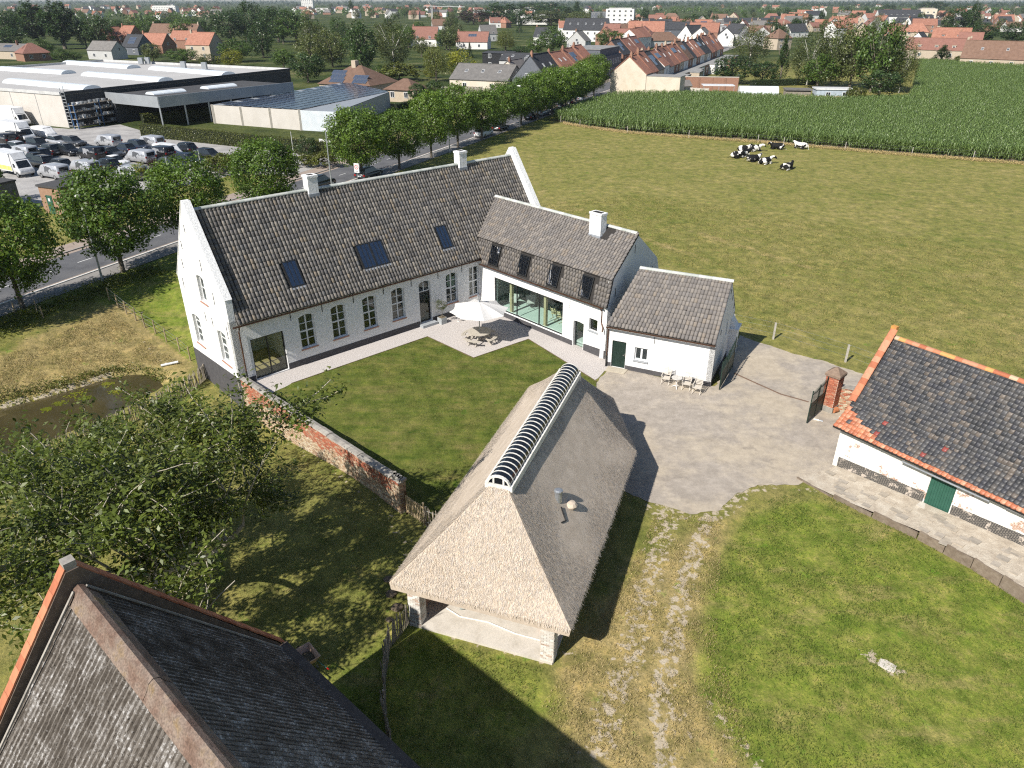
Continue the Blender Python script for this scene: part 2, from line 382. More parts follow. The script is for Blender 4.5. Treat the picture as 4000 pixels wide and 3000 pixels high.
def yardmat():
    t = NT('worn_asphalt'); p = t.pos(); n1 = t.noise(.16, 5, p, .6); n2 = t.noise(1.1, 6, p, .7); n3 = t.noise(2.5, 10, p, .8)
    a = t.ramp(n2, [(.28, .245, .205), (.34, .30, .255), (.40, .355, .305)], .3, .7)
    b = t.ramp(n2, [(.37, .315, .24), (.45, .39, .305)], .3, .7)
    c = t.mix(a, b, t.mr(t.math('ADD', t.math('MULTIPLY', n1, .7), t.math('MULTIPLY', n2, .3)), .44, .58))
    st = t.mr(t.noise(.42, 5, p, .7), .58, .70); c = t.mix(c, (.19, .165, .145), t.math('MULTIPLY', st, .5))
    c = t.mix(c, t.ramp(n3, [(.86, .86, .86), (1.12, 1.12, 1.12)], .36, .64), 1., 'MULTIPLY'); t.bump(n3, .2, .02); return t.fin(c, .9, .2)
m_yard = yardmat()
LAWN_PX = [(1070, 1523), (1138, 1498), (1670, 1315), (1850, 1398), (2064, 1325), (2190, 1402), (2330, 1490)]
lp = [tuple(G(x, y, .012)) for x, y in LAWN_PX]
q = G(2480, 1640, .012)
lawn_pts = [tuple(HP(.42, 2.45, .012))] + lp[1:] + [(q.x-2.5, q.y-.5, .012), (-1.2, 30.5, .012), (-3.0, 25.6, .012), (-3.9, 26.95, .012), tuple(HP(.42, WALL_L+.15, .012))]
sheet('lawn', fray(lawn_pts, .05, .5), m_lawn, .35)
sheet('gravel_terrace', [tuple(HP(0, .05, -.004)), tuple(HP(20.3, -.1, -.004)), (6.6, 45.75, -.004), (6.55, 44.3, -.004), tuple(G(2335, 1478, -.004)), tuple(G(2100, 1600, -.004)), tuple(HP(8, 7, -.004)), tuple(HP(.3, 6.5, -.004))], m_gravel, .3)
m_edging = M('steel_edging', (.16, .115, .075), 6, .8)
for i in range(1, 6):
    a, b = Vector(lp[i]), Vector(lp[i+1]) if i < 6 else None
    MB().beam(a+Vector((0, 0, -.03)), b+Vector((0, 0, -.03)), .04, .12).build('edging_strip', m_edging, kind='structure')
YARD = [(2340, 1484), (2372, 1444), (2390, 1436), (2790, 1508), (2880, 1330), (2890, 1309), (3037, 1359), (3164, 1397), (3358, 1456), (3500, 1500), (3420, 1640), (3290, 1800), (3230, 1850), (3120, 1893), (2960, 1893), (2870, 1930), (2815, 1992), (2700, 2008), (2560, 1965), (2400, 1900), (2250, 1700), (2310, 1520)]
sheet('yard', fray(fray(ptsz(YARD, -.012), .22, 1.1), .07, .22), m_yard)
# pond
m_water = (lambda t: (t.bump(t.noise(1.3, 3, t.pos()), .12, .02), t.fin(t.ramp(t.noise(.35, 5, t.pos()), [(.045, .038, .018), (.068, .056, .026)], .35, .65), .06, .5))[1])(NT('pond_water'))
sheet('pond_water', [(p.x, p.y, WZ) for p in POND], m_water)
# ------------------------------------------------------------------ the road beside the farm
m_asph = M('road_asphalt', [(.075, .077, .085), (.105, .107, .115), (.13, .13, .135)], .5, .9, .3, 30, .01, world=True, fine=.15)
m_path = M('cycle_path', [(.20, .19, .18), (.255, .245, .235)], .7, .9, .3, 25, .01, world=True, fine=.12)
m_pink = M('clinker_strip', [(.27, .215, .18), (.34, .28, .235)], 1.2, .9, .3, 20, .01, world=True, fine=.15)
m_paint = M('road_paint', (.72, .72, .70), 3, .7, world=True)
def strip(name, a0, a1, e0, e1, z, mat, n=1):
    v = []; 
    return sheet(name, [tuple(RP(a0, e0, z)), tuple(RP(a1, e0, z)), tuple(RP(a1, e1, z)), tuple(RP(a0, e1, z))], mat)
R0, R1 = -60, 420
strip('cycle_path', R0, R1, -2.35, 0, .006, m_path)
MB().box(RP((R0+R1)/2, -2.45, .03), (R1-R0, .16, .12), RD).build('kerb', m_paint, kind='structure')
strip('gutter_strip', R0, R1, -3.0, -2.53, -.002, m_pink)
strip('road', R0, R1, -9.2, -3.0, -.006, m_asph)
for a in np.arange(R0, 170, 4.2):
    MB().box(RP(a, -6.1, .001), (1.6, .11, .004), RD).build('lane_mark', m_paint, kind='structure')
strip('gutter_strip', R0, R1, -9.75, -9.2, -.002, m_pink)
MB().box(RP((R0+R1)/2, -9.83, .04), (R1-R0, .15, .12), RD).build('kerb', M('kerb_concrete', (.36, .35, .33), 3, .9), kind='structure')
strip('pavement', R0, R1, -12.2, -9.91, .03, m_pink)
# ------------------------------------------------------------------ building helpers
def wm(o): return Matrix.Translation(o.location) @ o.rotation_euler.to_matrix().to_4x4()
CAMP = np.array([0, 0, CAM_H])
def clip(poly, prof):
    out = poly
    for i in range(len(prof)):
        a, b = prof[i], prof[(i+1) % len(prof)]; inp = out; out = []
        side = lambda p: (b[0]-a[0])*(p[1]-a[1]) - (b[1]-a[1])*(p[0]-a[0])
        for j in range(len(inp)):
            p, q = inp[j], inp[(j+1) % len(inp)]; sp, sq = side(p), side(q)
            if sp >= -1e-9: out.append(p)
            if (sp > 1e-9 and sq < -1e-9) or (sp < -1e-9 and sq > 1e-9):
                k = sp/(sp-sq); out.append((p[0]+(q[0]-p[0])*k, p[1]+(q[1]-p[1])*k))
        if len(out) < 3: return []
    return out
class Wall:
    """a wall from p0 to p1 (local xy), its outside on the right hand; prof = outline in (along, z), counter-clockwise"""
    def __init__(s, p0, p1, prof=None, z0=0, z1=3, th=.35, holes=()):
        s.p0, s.p1 = Vector(p0), Vector(p1); s.L = (s.p1-s.p0).length; s.e = (s.p1-s.p0)/s.L; s.n = Vector((s.e.y, -s.e.x))
        s.rz = atan2(s.e.y, s.e.x); s.th = th; s.prof = prof or [(0, z0), (s.L, z0), (s.L, z1), (0, z1)]; s.holes = holes
    def P(s, a, d, z):                                  # d = distance inwards
        q = s.p0 + s.e*a - s.n*d; return (q.x, q.y, z)
    def build(s, name, mat, parent):
        mb = MB(); cs = sorted({0, s.L, *[h[0] for h in s.holes], *[h[1] for h in s.holes]})
        zs = [p[1] for p in s.prof]; cz = sorted({min(zs), max(zs), *[h[2] for h in s.holes], *[h[3] for h in s.holes]})
        for i in range(len(cs)-1):
            for j in range(len(cz)-1):
                a, b, c, d = cs[i], cs[i+1], cz[j], cz[j+1]
                if any(h[0]-1e-6 <= a and b <= h[1]+1e-6 and h[2]-1e-6 <= c and d <= h[3]+1e-6 for h in s.holes): continue
                q = clip([(a, c), (b, c), (b, d), (a, d)], s.prof)
                if len(q) < 3: continue
                mb.face([s.P(x, 0, z) for x, z in q]); mb.face([s.P(x, s.th, z) for x, z in reversed(q)])
        for h in s.holes:
            a, b, c, d = h[:4]
            for (x0, z0_), (x1, z1_) in (((a, c), (a, d)), ((a, d), (b, d)), ((b, d), (b, c)), ((b, c), (a, c))):
                mb.face([s.P(x0, 0, z0_), s.P(x1, 0, z1_), s.P(x1, s.th, z1_), s.P(x0, s.th, z0_)])
            if len(h) > 4 and h[4]:                     # segmental arch: fill the corners above the curve
                r = h[4]; N = 8; arc = [(a+(b-a)*k/N, d - r*(2*k/N-1)**2) for k in range(N+1)]
                for k in range(N):
                    (x0, y0), (x1, y1) = arc[k], arc[k+1]
                    mb.face([s.P(x0, 0, y0), s.P(x1, 0, y1), s.P(x1, 0, d), s.P(x0, 0, d)])
                    mb.face([s.P(x1, 0, y1), s.P(x0, 0, y0), s.P(x0, s.th*.6, y0), s.P(x1, s.th*.6, y1)])
        n = len(s.prof)
        for i in range(n):
            p, q = s.prof[i], s.prof[(i+1) % n]
            mb.face([s.P(p[0], 0, p[1]), s.P(p[0], s.th, p[1]), s.P(q[0], s.th, q[1]), s.P(q[0], 0, q[1])])
        return mb.build(name, mat, parent)
PANES = {}
def window(parent, W, a, b, z0, z1, inset, fm, gm, nx=2, nz=2, fw=.07, bar=.03, trans=None, sill=None, name='window', dep=.07, back=None):
    w, h = b-a, z1-z0
    o = MB()
    for x0, x1, c0, c1 in ((0, fw, 0, h), (w-fw, w, 0, h), (fw, w-fw, 0, fw), (fw, w-fw, h-fw, h)): o.lo(x0, x1, 0, dep, c0, c1)
    xs = [fw] + [fw+(w-2*fw)*k/nx for k in range(1, nx)] + [w-fw]
    zsplit = [fw] + [fw+(h-2*fw)*k/nz for k in range(1, nz)] + [h-fw]
    for x in xs[1:-1]: o.lo(x-bar, x+bar, .004, dep-.004, fw, h-fw)
    for k, z in enumerate(zsplit[1:-1]):
        t = bar*1.1 if trans is not None and k+1 == trans else bar*.45
        for i in range(nx): o.lo(xs[i]+(bar if i else 0), xs[i+1]-(bar if i < nx-1 else 0), .008, dep-.008, z-t, z+t)
    ob = o.build(name, fm, parent, loc=W.P(a, inset, z0), rz=W.rz)
    for i in range(nx):
        for k in range(nz):
            pw, ph = xs[i+1]-xs[i]-.004, zsplit[k+1]-zsplit[k]-.004; key = (round(pw, 2), round(ph, 2), gm.name)
            if key not in PANES: PANES[key] = MB().lo(0, pw, 0, .012, 0, ph).mesh('pane', gm)
            link('pane', PANES[key], ob, loc=(xs[i]+.002, dep*.5, zsplit[k]+.002))
    if sill:
        sm, pr = sill; MB().box((w/2, (-pr-inset*0+.0)-inset/2+.02, -.045), (w+.14, pr*2+inset, .085)).build('sill', sm, ob)
    return ob
def slab(mb, q, th):
    q = [Vector(p) for p in q]; n = (q[1]-q[0]).cross(q[3]-q[0]).normalized()*th
    mb.face(q); mb.face([p-n for p in reversed(q)])
    for i in range(4): a, b = q[i], q[(i+1) % 4]; mb.face([b, a, a-n, b-n])
    return mb
def tile_mesh(w, L, h, th=.018, lift=.03, roll=0):
    N = 4; xs = np.linspace(-.5, .5, N+1); V = []; F = []
    arc = h*(1-(2*xs)**2) + roll*np.exp(-((xs+.5)/.13)**2)
    for y, dz in ((0, lift), (L, 0)):
        for k in range(N+1): V.append((xs[k]*w, y + (.035*abs(2*xs[k])**4 if y == 0 else 0), arc[k]+dz))
    for k in range(N+1): V.append((xs[k]*w, .035*abs(2*xs[k])**4+.002, arc[k]+lift-th))
    V += [(-w/2, L, -th), (w/2, L, -th)]
    for k in range(N): F += [(k, k+1, N+2+k, N+1+k), (2*N+2+k, 2*N+3+k, k+1, k)]
    F += [(2*N+2, 0, N+1, 3*N+3), (N, 3*N+2, 3*N+4, 2*N+1)]
    return np.array(V), np.array(F)
def tiles(parent, root, quad, nc, nr, mat, pal, base, keep=None, skip=None, special=None, name='roof_tile', jit=.012, ramp=0):
    """tiles over the quad (eave left, eave right, top right, top left); nearest ones single objects, the rest one part"""
    q = [np.array(p, float) for p in quad]; V0, F0 = base; MW = np.array(wm(root)); cand = []
    for j in range(nr):
        for i in range(nc):
            u, v = (i+.5)/nc, j/nr
            if skip and skip(u, (j+.5)/nr): continue
            a = q[0]*(1-u)+q[1]*u; b = q[3]*(1-u)+q[2]*u; p = a*(1-v)+b*v
            ey = (b-a)/np.linalg.norm(b-a); ex = (q[1]-q[0])*(1-v)+(q[2]-q[3])*v; ex = ex/np.linalg.norm(ex); n = np.cross(ex, ey); n /= np.linalg.norm(n); ey = np.cross(n, ex)
            th = random.gauss(0, .02); e2 = ex*cos(th)+ey*sin(th); y2 = np.cross(n, e2)
            m = np.eye(4); m[:3, 0], m[:3, 1], m[:3, 2] = e2, y2, n; m[:3, 3] = p + n*(.012+abs(random.gauss(0, jit*.4))) + ey*random.gauss(0, jit)
            cand.append((np.linalg.norm((MW @ np.append(p, 1))[:3]-CAMP), m, u, v))
    cand.sort(key=lambda t: t[0])
    keep = 300 if keep is None else keep
    col = lambda c, u, v: ((special(u, v) if special else None) or random.choice(pal))
    vm = {}
    def var(c):
        if c not in vm: vm[c] = mesh_np(name, V0, F0, mat, np.array([c]*len(F0)))
        return vm[c]
    bins = {}
    for d, m, u, v in cand[:keep]:
        link(name, var(col(0, u, v)), parent, mw=Matrix(m.tolist()))
    rest = cand[keep:]
    if rest:
        nv = len(V0); VV = np.concatenate([(np.c_[V0, np.ones(nv)] @ m.T)[:, :3] for _, m, _, _ in rest])
        FF = np.concatenate([F0+nv*k for k in range(len(rest))]); TT = []
        for _, m, u, v in rest:
            c = np.array(col(0, u, v))*random.uniform(.88, 1.1); TT.append(np.tile(c, (len(F0), 1)))
        link(name+'s', mesh_np(name+'s', VV, FF, mat, np.concatenate(TT)), parent, kind='stuff')
def ridge_tiles(parent, p, q, step, r, mat, pal, squash=.8, name='ridge_tile', ang=200):
    p, q = Vector(p), Vector(q); n = max(1, int((q-p).length/step)); d = (q-p)/n; L = d.length*1.06; vm = []
    for c in pal:
        mb = MB(); mb.cur = c; a0 = radians((180-ang)/2)
        ring = lambda rr, x: [(x, rr*cos(a0+radians(ang)*k/8), rr*squash*sin(a0+radians(ang)*k/8)) for k in range(9)]
        A, B, C, D = ring(r, 0), ring(r*.93, L), ring(r*.82, 0), ring(r*.8, L)
        for k in range(8): mb.face([A[k], A[k+1], B[k+1], B[k]]); mb.face([C[k+1], C[k], D[k], D[k+1]]); mb.face([A[k+1], A[k], C[k], C[k+1]])
        vm.append(mb.mesh(name, mat, tint=True))
    rot = d.to_track_quat('X', 'Z').to_matrix().to_4x4()
    for i in range(n): link(name, random.choice(vm), parent, mw=Matrix.Translation(p+d*i) @ rot @ Matrix.Rotation(random.gauss(0, .03), 4, 'X'))
def brickwork(parent, root, P, L, z0, z1, mat, pal, bl=.21, bh=.065, keep=300, proud=.012, colf=None, top=None, name='brick', gap=.01, miss=0):
    """single bricks over the face P(a, d, z) (d inwards); top(a) cuts the upper edge"""
    MW = wm(root); cand = []; nr = int((z1-z0)/bh)
    for j in range(nr):
        z = z0+j*bh; off = (j % 2)*bl/2; n = int(L/bl)+1
        for i in range(n+1):
            a0, a1 = max(0, i*bl-off), min(L, (i+1)*bl-off)
            if a1-a0 < .05 or random.random() < miss: continue
            if top:
                zt = top((a0+a1)/2)
                if z+bh > zt[1] or z < zt[0]: continue
            pr = proud*random.uniform(.5, 1.4)
            c = [P(a0+gap/2, -pr, z+gap/2), P(a1-gap/2, -pr, z+gap/2), P(a1-gap/2, -pr, z+bh-gap/2), P(a0+gap/2, -pr, z+bh-gap/2)]
            d = [P(a0+gap/2, .02, z+gap/2), P(a1-gap/2, .02, z+gap/2), P(a1-gap/2, .02, z+bh-gap/2), P(a0+gap/2, .02, z+bh-gap/2)]
            dist = (MW @ Vector(c[0]) - Vector(CAMP)).length
            col = colf((a0+a1)/2, z) if colf else random.choice(pal); cand.append((dist, c, d, (lambda k_: tuple(x*k_ for x in col))(random.uniform(.86, 1.12))))
    cand.sort(key=lambda t: t[0])
    def put(mb, c, d, col):
        mb.cur = col; mb.face(c)
        for k in range(4): mb.face([c[(k+1) % 4], c[k], d[k], d[(k+1) % 4]])
    for _, c, d, col in cand[:keep]:
        o = Vector(c[0]); sub = lambda r: [tuple(Vector(p)-o) for p in r]
        mb = MB(); put(mb, sub(c), sub(d), col); mb.build(name, mat, parent, tint=True, loc=o)
    if len(cand) > keep:
        mb = MB()
        for _, c, d, col in cand[keep:]: put(mb, c, d, col)
        mb.build(name+'s', mat, parent, tint=True, kind='stuff')
# ------------------------------------------------------------------ shared building materials
m_white = whitewall('white_painted_brick'); m_plinth = M('charcoal_plinth', [(.060, .058, .062), (.085, .082, .086)], 2.5, .85, .5, 12, .02)
m_tile = M('clay_tile', [(.86, .86, .86), (1, 1, 1), (1.12, 1.1, 1.06)], 9, .78, .3, 60, .004, tint=True, spec=.25, fine=.12)
m_btile = M('glazed_tile', [(.7, .7, .75), (1.0, 1.0, 1.0), (1.3, 1.25, 1.2)], 7, .45, .5, 30, .006, tint=True, spec=.4, fine=.3)
m_mortar = M('ridge_mortar', [(.42, .44, .42), (.60, .61, .59)], 5, .9, .6, 30, .01, tint=True)
m_under = M('roof_underlay', (.035, .032, .03), 3, .95)
m_frame = M('white_window_paint', (.74, .75, .76), 4, .45); m_black = M('black_steel', (.018, .019, .02), 5, .4, spec=.5)
m_sill = M('brick_sill', [(.34, .17, .12), (.45, .25, .185)], 12, .85, .4, 30, .01)
m_glass = glassmat('window_glass', (.90, .95, .93), 1.3); m_sky = glassmat('skylight_glass', (.55, .66, .80), 7, .03)
m_gutter = M('copper_gutter', [(.085, .045, .03), (.13, .07, .045)], 3, .5, metal=.4)
m_floor = M('oak_floor', [(.32, .23, .11), (.42, .32, .16)], 2, .5, stretch=(8, 1, 1)); m_room = M('plaster', (.70, .69, .66), 1, .9)
m_polished = M('polished_floor', [(.50, .56, .53), (.58, .64, .61)], 1, .3)
m_oak = M('pale_oak', [(.36, .29, .18), (.47, .39, .25)], 3, .6, stretch=(1, 1, 8))
PAL = [(.150, .138, .127), (.172, .158, .144), (.125, .119, .115), (.200, .183, .165), (.142, .133, .126), (.225, .207, .186), (.160, .150, .143), (.110, .104, .101),
       (.245, .222, .195), (.178, .162, .146), (.138, .134, .133), (.205, .190, .173), (.158, .146, .135), (.225, .190, .150), (.175, .166, .160), (.185, .172, .158), (.165, .155, .148)]
RPAL = [(.82, .82, .79), (.95, .95, .92), (.74, .76, .73), (.88, .88, .85), (.66, .68, .65)]
# ------------------------------------------------------------------ the farmhouse
fh = thing('farmhouse', 'long white farmhouse with grey tiled roof, two ridge chimneys and stepped-out gables', 'house', HO, HA)
L_, D_, TH = 27.4, 7.9, .42
front_holes = [(1.1, 3.36, .05, 2.85)] + [(x, x+1.12, 1.12, 3.52, .14) for x in (4.52, 6.92, 9.4, 11.82, 16.78)] + [(14.25, 15.32, .22, 3.5, .16), (19.05, 20.07, 1.12, 3.52)]
WF = Wall((0.0, 0), (20.3, 0), z0=-.6, z1=4.35, holes=front_holes); WF.build('front_wall', m_white, fh)
Wall((20.3, 0), (L_-.3, 0), z0=-.3, z1=4.35).build('front_wall', m_white, fh)
Wall((L_-.3, D_), (.3, D_), z0=-2, z1=4.35).build('back_wall', m_white, fh)
gp = lambda lo: [(0, lo), (D_, lo), (D_, 5.75), (D_/2+.12, 11.12), (D_/2-.12, 11.12), (0, 5.45)]
gl_holes = [(D_-6.7, D_-5.3, .85, 3.05, .13), (D_-2.4, D_-1.0, .95, 3.2, .13), (D_-4.2, D_-3.1, 4.6, 6.45, .12)]
WL = Wall((0, D_), (0, -.02), gp(-2.6), th=TH, holes=gl_holes); WL.build('gable_wall', m_white, fh)
gr = [(0, -.5), (D_, -.5), (D_, 5.45), (D_/2+.12, 11.12), (D_/2-.12, 11.12), (0, 5.75)]
WR = Wall((L_, -.02), (L_, D_), gr, th=TH); WR.build('gable_wall', m_white, fh)
for W, sg in ((WL, 1), (WR, 1)):                                       # mortar coping on the gable slopes
    pr = W.prof
    for a, b in ((pr[2], pr[3]), (pr[4], pr[5])):
        p, q = Vector(W.P(a[0], TH/2, a[1]+.02)), Vector(W.P(b[0], TH/2, b[1]+.02)); MB().beam(p, q, TH+.07, .06).build('coping', m_white, fh)
pl = MB(); pl.lo(-.018, 1.06, -.02, 0, -.6, .36); 
for a, b in ((3.40, 14.2), (15.37, 20.2)): pl.lo(a, b, -.018, 0, -.6, .44)
pl.build('plinth', m_plinth, fh)
MB().loft([[WL.P(-.0, -.02, -2.6), WL.P(D_+.02, -.02, -2.6), WL.P(D_+.02, 0.0, -2.6), WL.P(0, 0.0, -2.6)], [WL.P(0, -.02, .02), WL.P(D_+.02, -.02, .42), WL.P(D_+.02, 0.0, .42), WL.P(0, 0.0, .02)]]).build('plinth', m_plinth, fh)
rf = MB(); ez, rz_, ey = 4.17, 10.52, -.32
slab(rf, [(TH, ey, ez), (L_-TH, ey, ez), (L_-TH, D_/2, rz_), (TH, D_/2, rz_)], .14)
slab(rf, [(L_-TH, D_-ey, ez), (TH, D_-ey, ez), (TH, D_/2, rz_), (L_-TH, D_/2, rz_)], .14)
roof = rf.build('roof', m_under, fh)
SK = [(4.57, 5.57), (10.1, 12.22), (16.97, 17.97)]; u_of = lambda x: (x-TH)/(L_-2*TH)
CH = [8.65, 21.7]
def skip_lh(u, v):
    x = TH+u*(L_-2*TH); z = ez+v*(rz_-ez)
    return any(a-.06 < x < b+.06 and 5.28 < z < 6.88 for a, b in SK) or any(abs(x-c) < .45 and v > .94 for c in CH)
tiles(roof, fh, [(TH, ey-.03, ez), (L_-TH, ey-.03, ez), (L_-TH, D_/2, rz_+.02), (TH, D_/2, rz_+.02)], 106, 22, m_tile, PAL, tile_mesh(.214, .385, .055), skip=skip_lh)
ridge_tiles(roof, (TH+.02, D_/2, rz_-.02), (L_-TH-.1, D_/2, rz_-.02), .42, .17, m_mortar, RPAL)
for a, b in SK:
    sl_ = Vector((0, D_/2-ey, rz_-ez)).normalized(); nn = Vector((0, -sl_.z, sl_.y)); n = 2 if b-a > 1.5 else 1; wd = (b-a)/n
    for k in range(n):
        p0 = Vector((a+k*wd, ey, ez)) + sl_*((5.33-ez)/sl_.z) + nn*.06; h = 1.5/sl_.z
        mw = Matrix([[1, sl_.x, nn.x, p0.x], [0, sl_.y, nn.y, p0.y], [0, sl_.z, nn.z, p0.z], [0, 0, 0, 1]])
        o = MB()
        for x0, x1, y0, y1 in ((0, .07, 0, h), (wd-.07, wd, 0, h), (.07, wd-.07, 0, .08), (.07, wd-.07, h-.08, h)): o.lo(x0, x1, y0, y1, -.1, .05)
        sk = o.build('skylight', m_black, roof, mw=mw)
        MB().lo(.07, wd-.07, .08, h-.08, 0, .015).build('pane', m_sky, sk)
        for q in (.36, .66): MB().lo(wd*q-.012, wd*q+.012, .08, h-.08, .02, .045).build('glazing_bar', m_black, sk)
        MB().lo(-.05, wd+.05, -.16, 0, -.03, .02).build('lead_apron', M('lead', (.30, .32, .35), 6, .6) if a == SK[0][0] else bpy.data.materials['lead'], sk)
for c in CH:
    ch = MB().lo(c-.37, c+.37, D_/2-.34, D_/2+.34, 9.6, 11.35).lo(c-.41, c+.41, D_/2-.38, D_/2+.38, 11.35, 11.5).build('chimney', m_white, roof)
    MB().lo(c-.40, c+.40, D_/2-.38, D_/2+.38, 9.75, 10.3).build('lead_flashing', bpy.data.materials['lead'], ch)
    MB().lo(c-.2, c+.2, D_/2-.16, D_/2+.16, 11.49, 11.52).build('flue_opening', m_under, ch)
g = MB()
N = 8
for x0, x1 in ((.05, 19.95),):
    ring = lambda x: [(x, ey-.07+.075*cos(pi+pi*k/N), ez-.05+.085*sin(pi+pi*k/N)) for k in range(N+1)]+[(x, ey-.07+.06*cos(2*pi-pi*k/N), ez-.05+.07*sin(2*pi-pi*k/N)) for k in range(N+1)]
    g.loft([ring(x0), ring(x1)])
g.build('gutter', m_gutter, fh)
MB().tube([(.42, -.38, 4.06), (.44, -.3, 3.85), (.46, -.09, 3.6), (.46, -.09, .9)], .05, 8).build('downpipe', m_gutter, fh)
MB().tube([(.46, -.09, .9), (.46, -.09, -.05)], .058, 8).build('downpipe', m_black, fh)
for h in front_holes[1:6]: window(fh, WF, h[0], h[1], h[2], h[3], .16, m_frame, m_glass, 2, 4, .07, .045, trans=2, sill=(m_sill, .03))
h = front_holes[7]; window(fh, WF, h[0], h[1], h[2], h[3], .16, m_frame, m_glass, 2, 4, .07, .045, trans=2, sill=(m_sill, .03))
for h in gl_holes[:2]: window(fh, WL, h[0], h[1], h[2], h[3], .2, m_frame, m_glass, 2, 4, .08, .05, trans=2, sill=(m_sill, .04))
h = gl_holes[2]; window(fh, WL, h[0], h[1], h[2], h[3], .2, m_frame, m_glass, 2, 2, .08, .05, sill=(m_sill, .04))
h = front_holes[0]; window(fh, WF, h[0], h[1], h[2], h[3], .1, m_black, m_glass, 2, 1, .08, .04, name='glazed_door')
h = front_holes[6]; window(fh, WF, h[0], h[1], 2.62, h[3], .18, m_frame, m_glass, 2, 1, .06, .03, name='fanlight')
window(fh, WF, h[0], h[1], h[2], 2.62, .18, m_black, m_glass, 1, 1, .09, .03, name='front_door')
MB().lo(h[0]-.15, h[1]+.15, -.5, 0, -.3, .2).build('doorstep', M('bluestone', (.34, .36, .38), 5, .8), fh)
for x in (4.0, 6.3, 8.72, 11.2, 13.6, 16.05, 18.35): MB().lo(x-.018, x+.018, -.025, 0, 3.35, 4.0).lo(x-.035, x+.035, -.028, -.004, 3.6, 3.66).build('wall_anchor', m_black, fh)
for a, z, l in ((1.2, 8.9, .9), (2.2, 8.0, .55), (5.0, 7.3, .8), (1.6, 6.6, .6), (6.1, 5.4, .8), (.9, 5.1, .7), (3.9, 3.55, .6), (5.0, 3.5, .6), (7.3, 3.5, .9), (3.4, 9.3, .5)):
    p = WL.P(a, -.014, z); MB().box(p, (.028, .035, l)).box((p[0]-.003, p[1], p[2]), (.03, .08, .05)).build('wall_anchor', m_black, fh)
MB().lo(.43, L_-.43, .36, D_-.36, -.12, .03).build('floor', m_floor, fh)
MB().lo(.43, L_-.43, .36, D_-.36, 3.72, 3.9).build('ceiling', m_room, fh)
for x in (3.9, 8.6, 13.7, 18.6): MB().lo(x, x+.12, .36, D_-.36, .03, 3.72).build('partition', m_room, fh)
MB().lo(.43, L_-.43, 4.3, 4.42, .034, 3.715).build('partition', m_room, fh)
# ------------------------------------------------------------------ the wing
WA = radians(-47.2); WO = HP(20.15, 0)
wg = thing('farmhouse_wing', 'white wing with gambrel tiled roof, four dark dormer windows and a wide glass wall', 'house', WO, WA)
RX = lambda y: 13.15 - (y/7.3)*1.35                       # the skewed end wall
wh = [(1.75, 9.08, .45, 2.98), (10.15, 11.12, -.1, 2.0, .05), (11.6, 12.35, 1.72, 2.6)]
WW = Wall((0, 0), (13.15, 0), z0=-.6, z1=3.9, holes=wh); WW.build('front_wall', m_white, wg)
glen = hypot(7.3, 1.35)
WG = Wall((13.15, 0), (11.8, 7.3), [(0, -.6), (glen, -.6), (glen, 4.3), (glen*.925, 5.5), (glen*.485, 7.9), (glen*.05, 5.5), (0, 3.7)], th=.4); WG.build('gable_wall', m_white, wg)
Wall((11.8, 7.3), (0, 7.3), z0=-.6, z1=3.9).build('back_wall', m_white, wg)
pg = MB(); pg.lo(0, 10.1, -.02, 0, -.6, .37); pg.loft([[(11.17, -.02, -.6), (13.17, -.02, -.6), (13.17, 0.0, -.6), (11.17, 0.0, -.6)], [(11.17, -.02, .5), (13.17, -.02, .62), (13.17, 0.0, .62), (11.17, 0.0, .5)]]).build('plinth', m_plinth, wg)
kY, kZ, rY, rZ, eY, eZ = .38, 5.62, 3.55, 8.0, -.2, 3.8
x_at = lambda z: {eZ: .30, kZ: -.75, rZ: -2.35}[z]
q1 = [(.45, eY, eZ), (RX(eY)-.02, eY, eZ), (RX(kY)+.03, kY, kZ), (-.62, kY, kZ)]; q2 = [(-.62, kY-.1, kZ-.02), (RX(kY)+.03, kY-.1, kZ-.02), (RX(rY)+.03, rY, rZ), (-2.1, rY, rZ)]
q1[1] = (RX(eY)+.03, eY, eZ)
rf = MB(); slab(rf, q1, .12); slab(rf, q2, .12)
slab(rf, [(RX(7.5)-.3, 7.55, 3.8), (.3, 7.55, 3.8), (-.7, 6.75, 5.62), (RX(6.75)-.4, 6.75, 5.62)], .12); slab(rf, [(RX(6.75)-.4, 6.8, 5.6), (-.7, 6.8, 5.6), (-2.1, rY, rZ), (RX(rY)-.42, rY, rZ)], .12)
roof = rf.build('roof', m_under, wg)
MWN = [(1.25, 2.3), (4.45, 5.48), (7.52, 8.58), (10.62, 11.66)]
sk1 = lambda u, v: any(a-.05 < .45+(-1.07*v)+u*(12.5+1.0*v) < b+.05 and .06 < v < .95 for a, b in MWN)
PALW = [tuple(.55*x+.45*.165*k_ for x, k_ in zip((p[0]*1.03, p[1], p[2]*.98), (1.06, .98, .93))) for p in PAL]
tiles(roof, wg, q1, 50, 6, m_tile, PALW, tile_mesh(.232, .36, .04), skip=sk1, keep=110)
tiles(roof, wg, q2, 54, 13, m_tile, PALW, tile_mesh(.23, .35, .045), keep=190, skip=lambda u, v: abs(-2.1*v-.62*(1-v)+u*13.6-9.2) < .62 and v > .72 and v < .99)
ridge_tiles(roof, (-2.0, rY, rZ-.02), (RX(rY)-.1, rY, rZ-.02), .42, .16, m_mortar, RPAL)
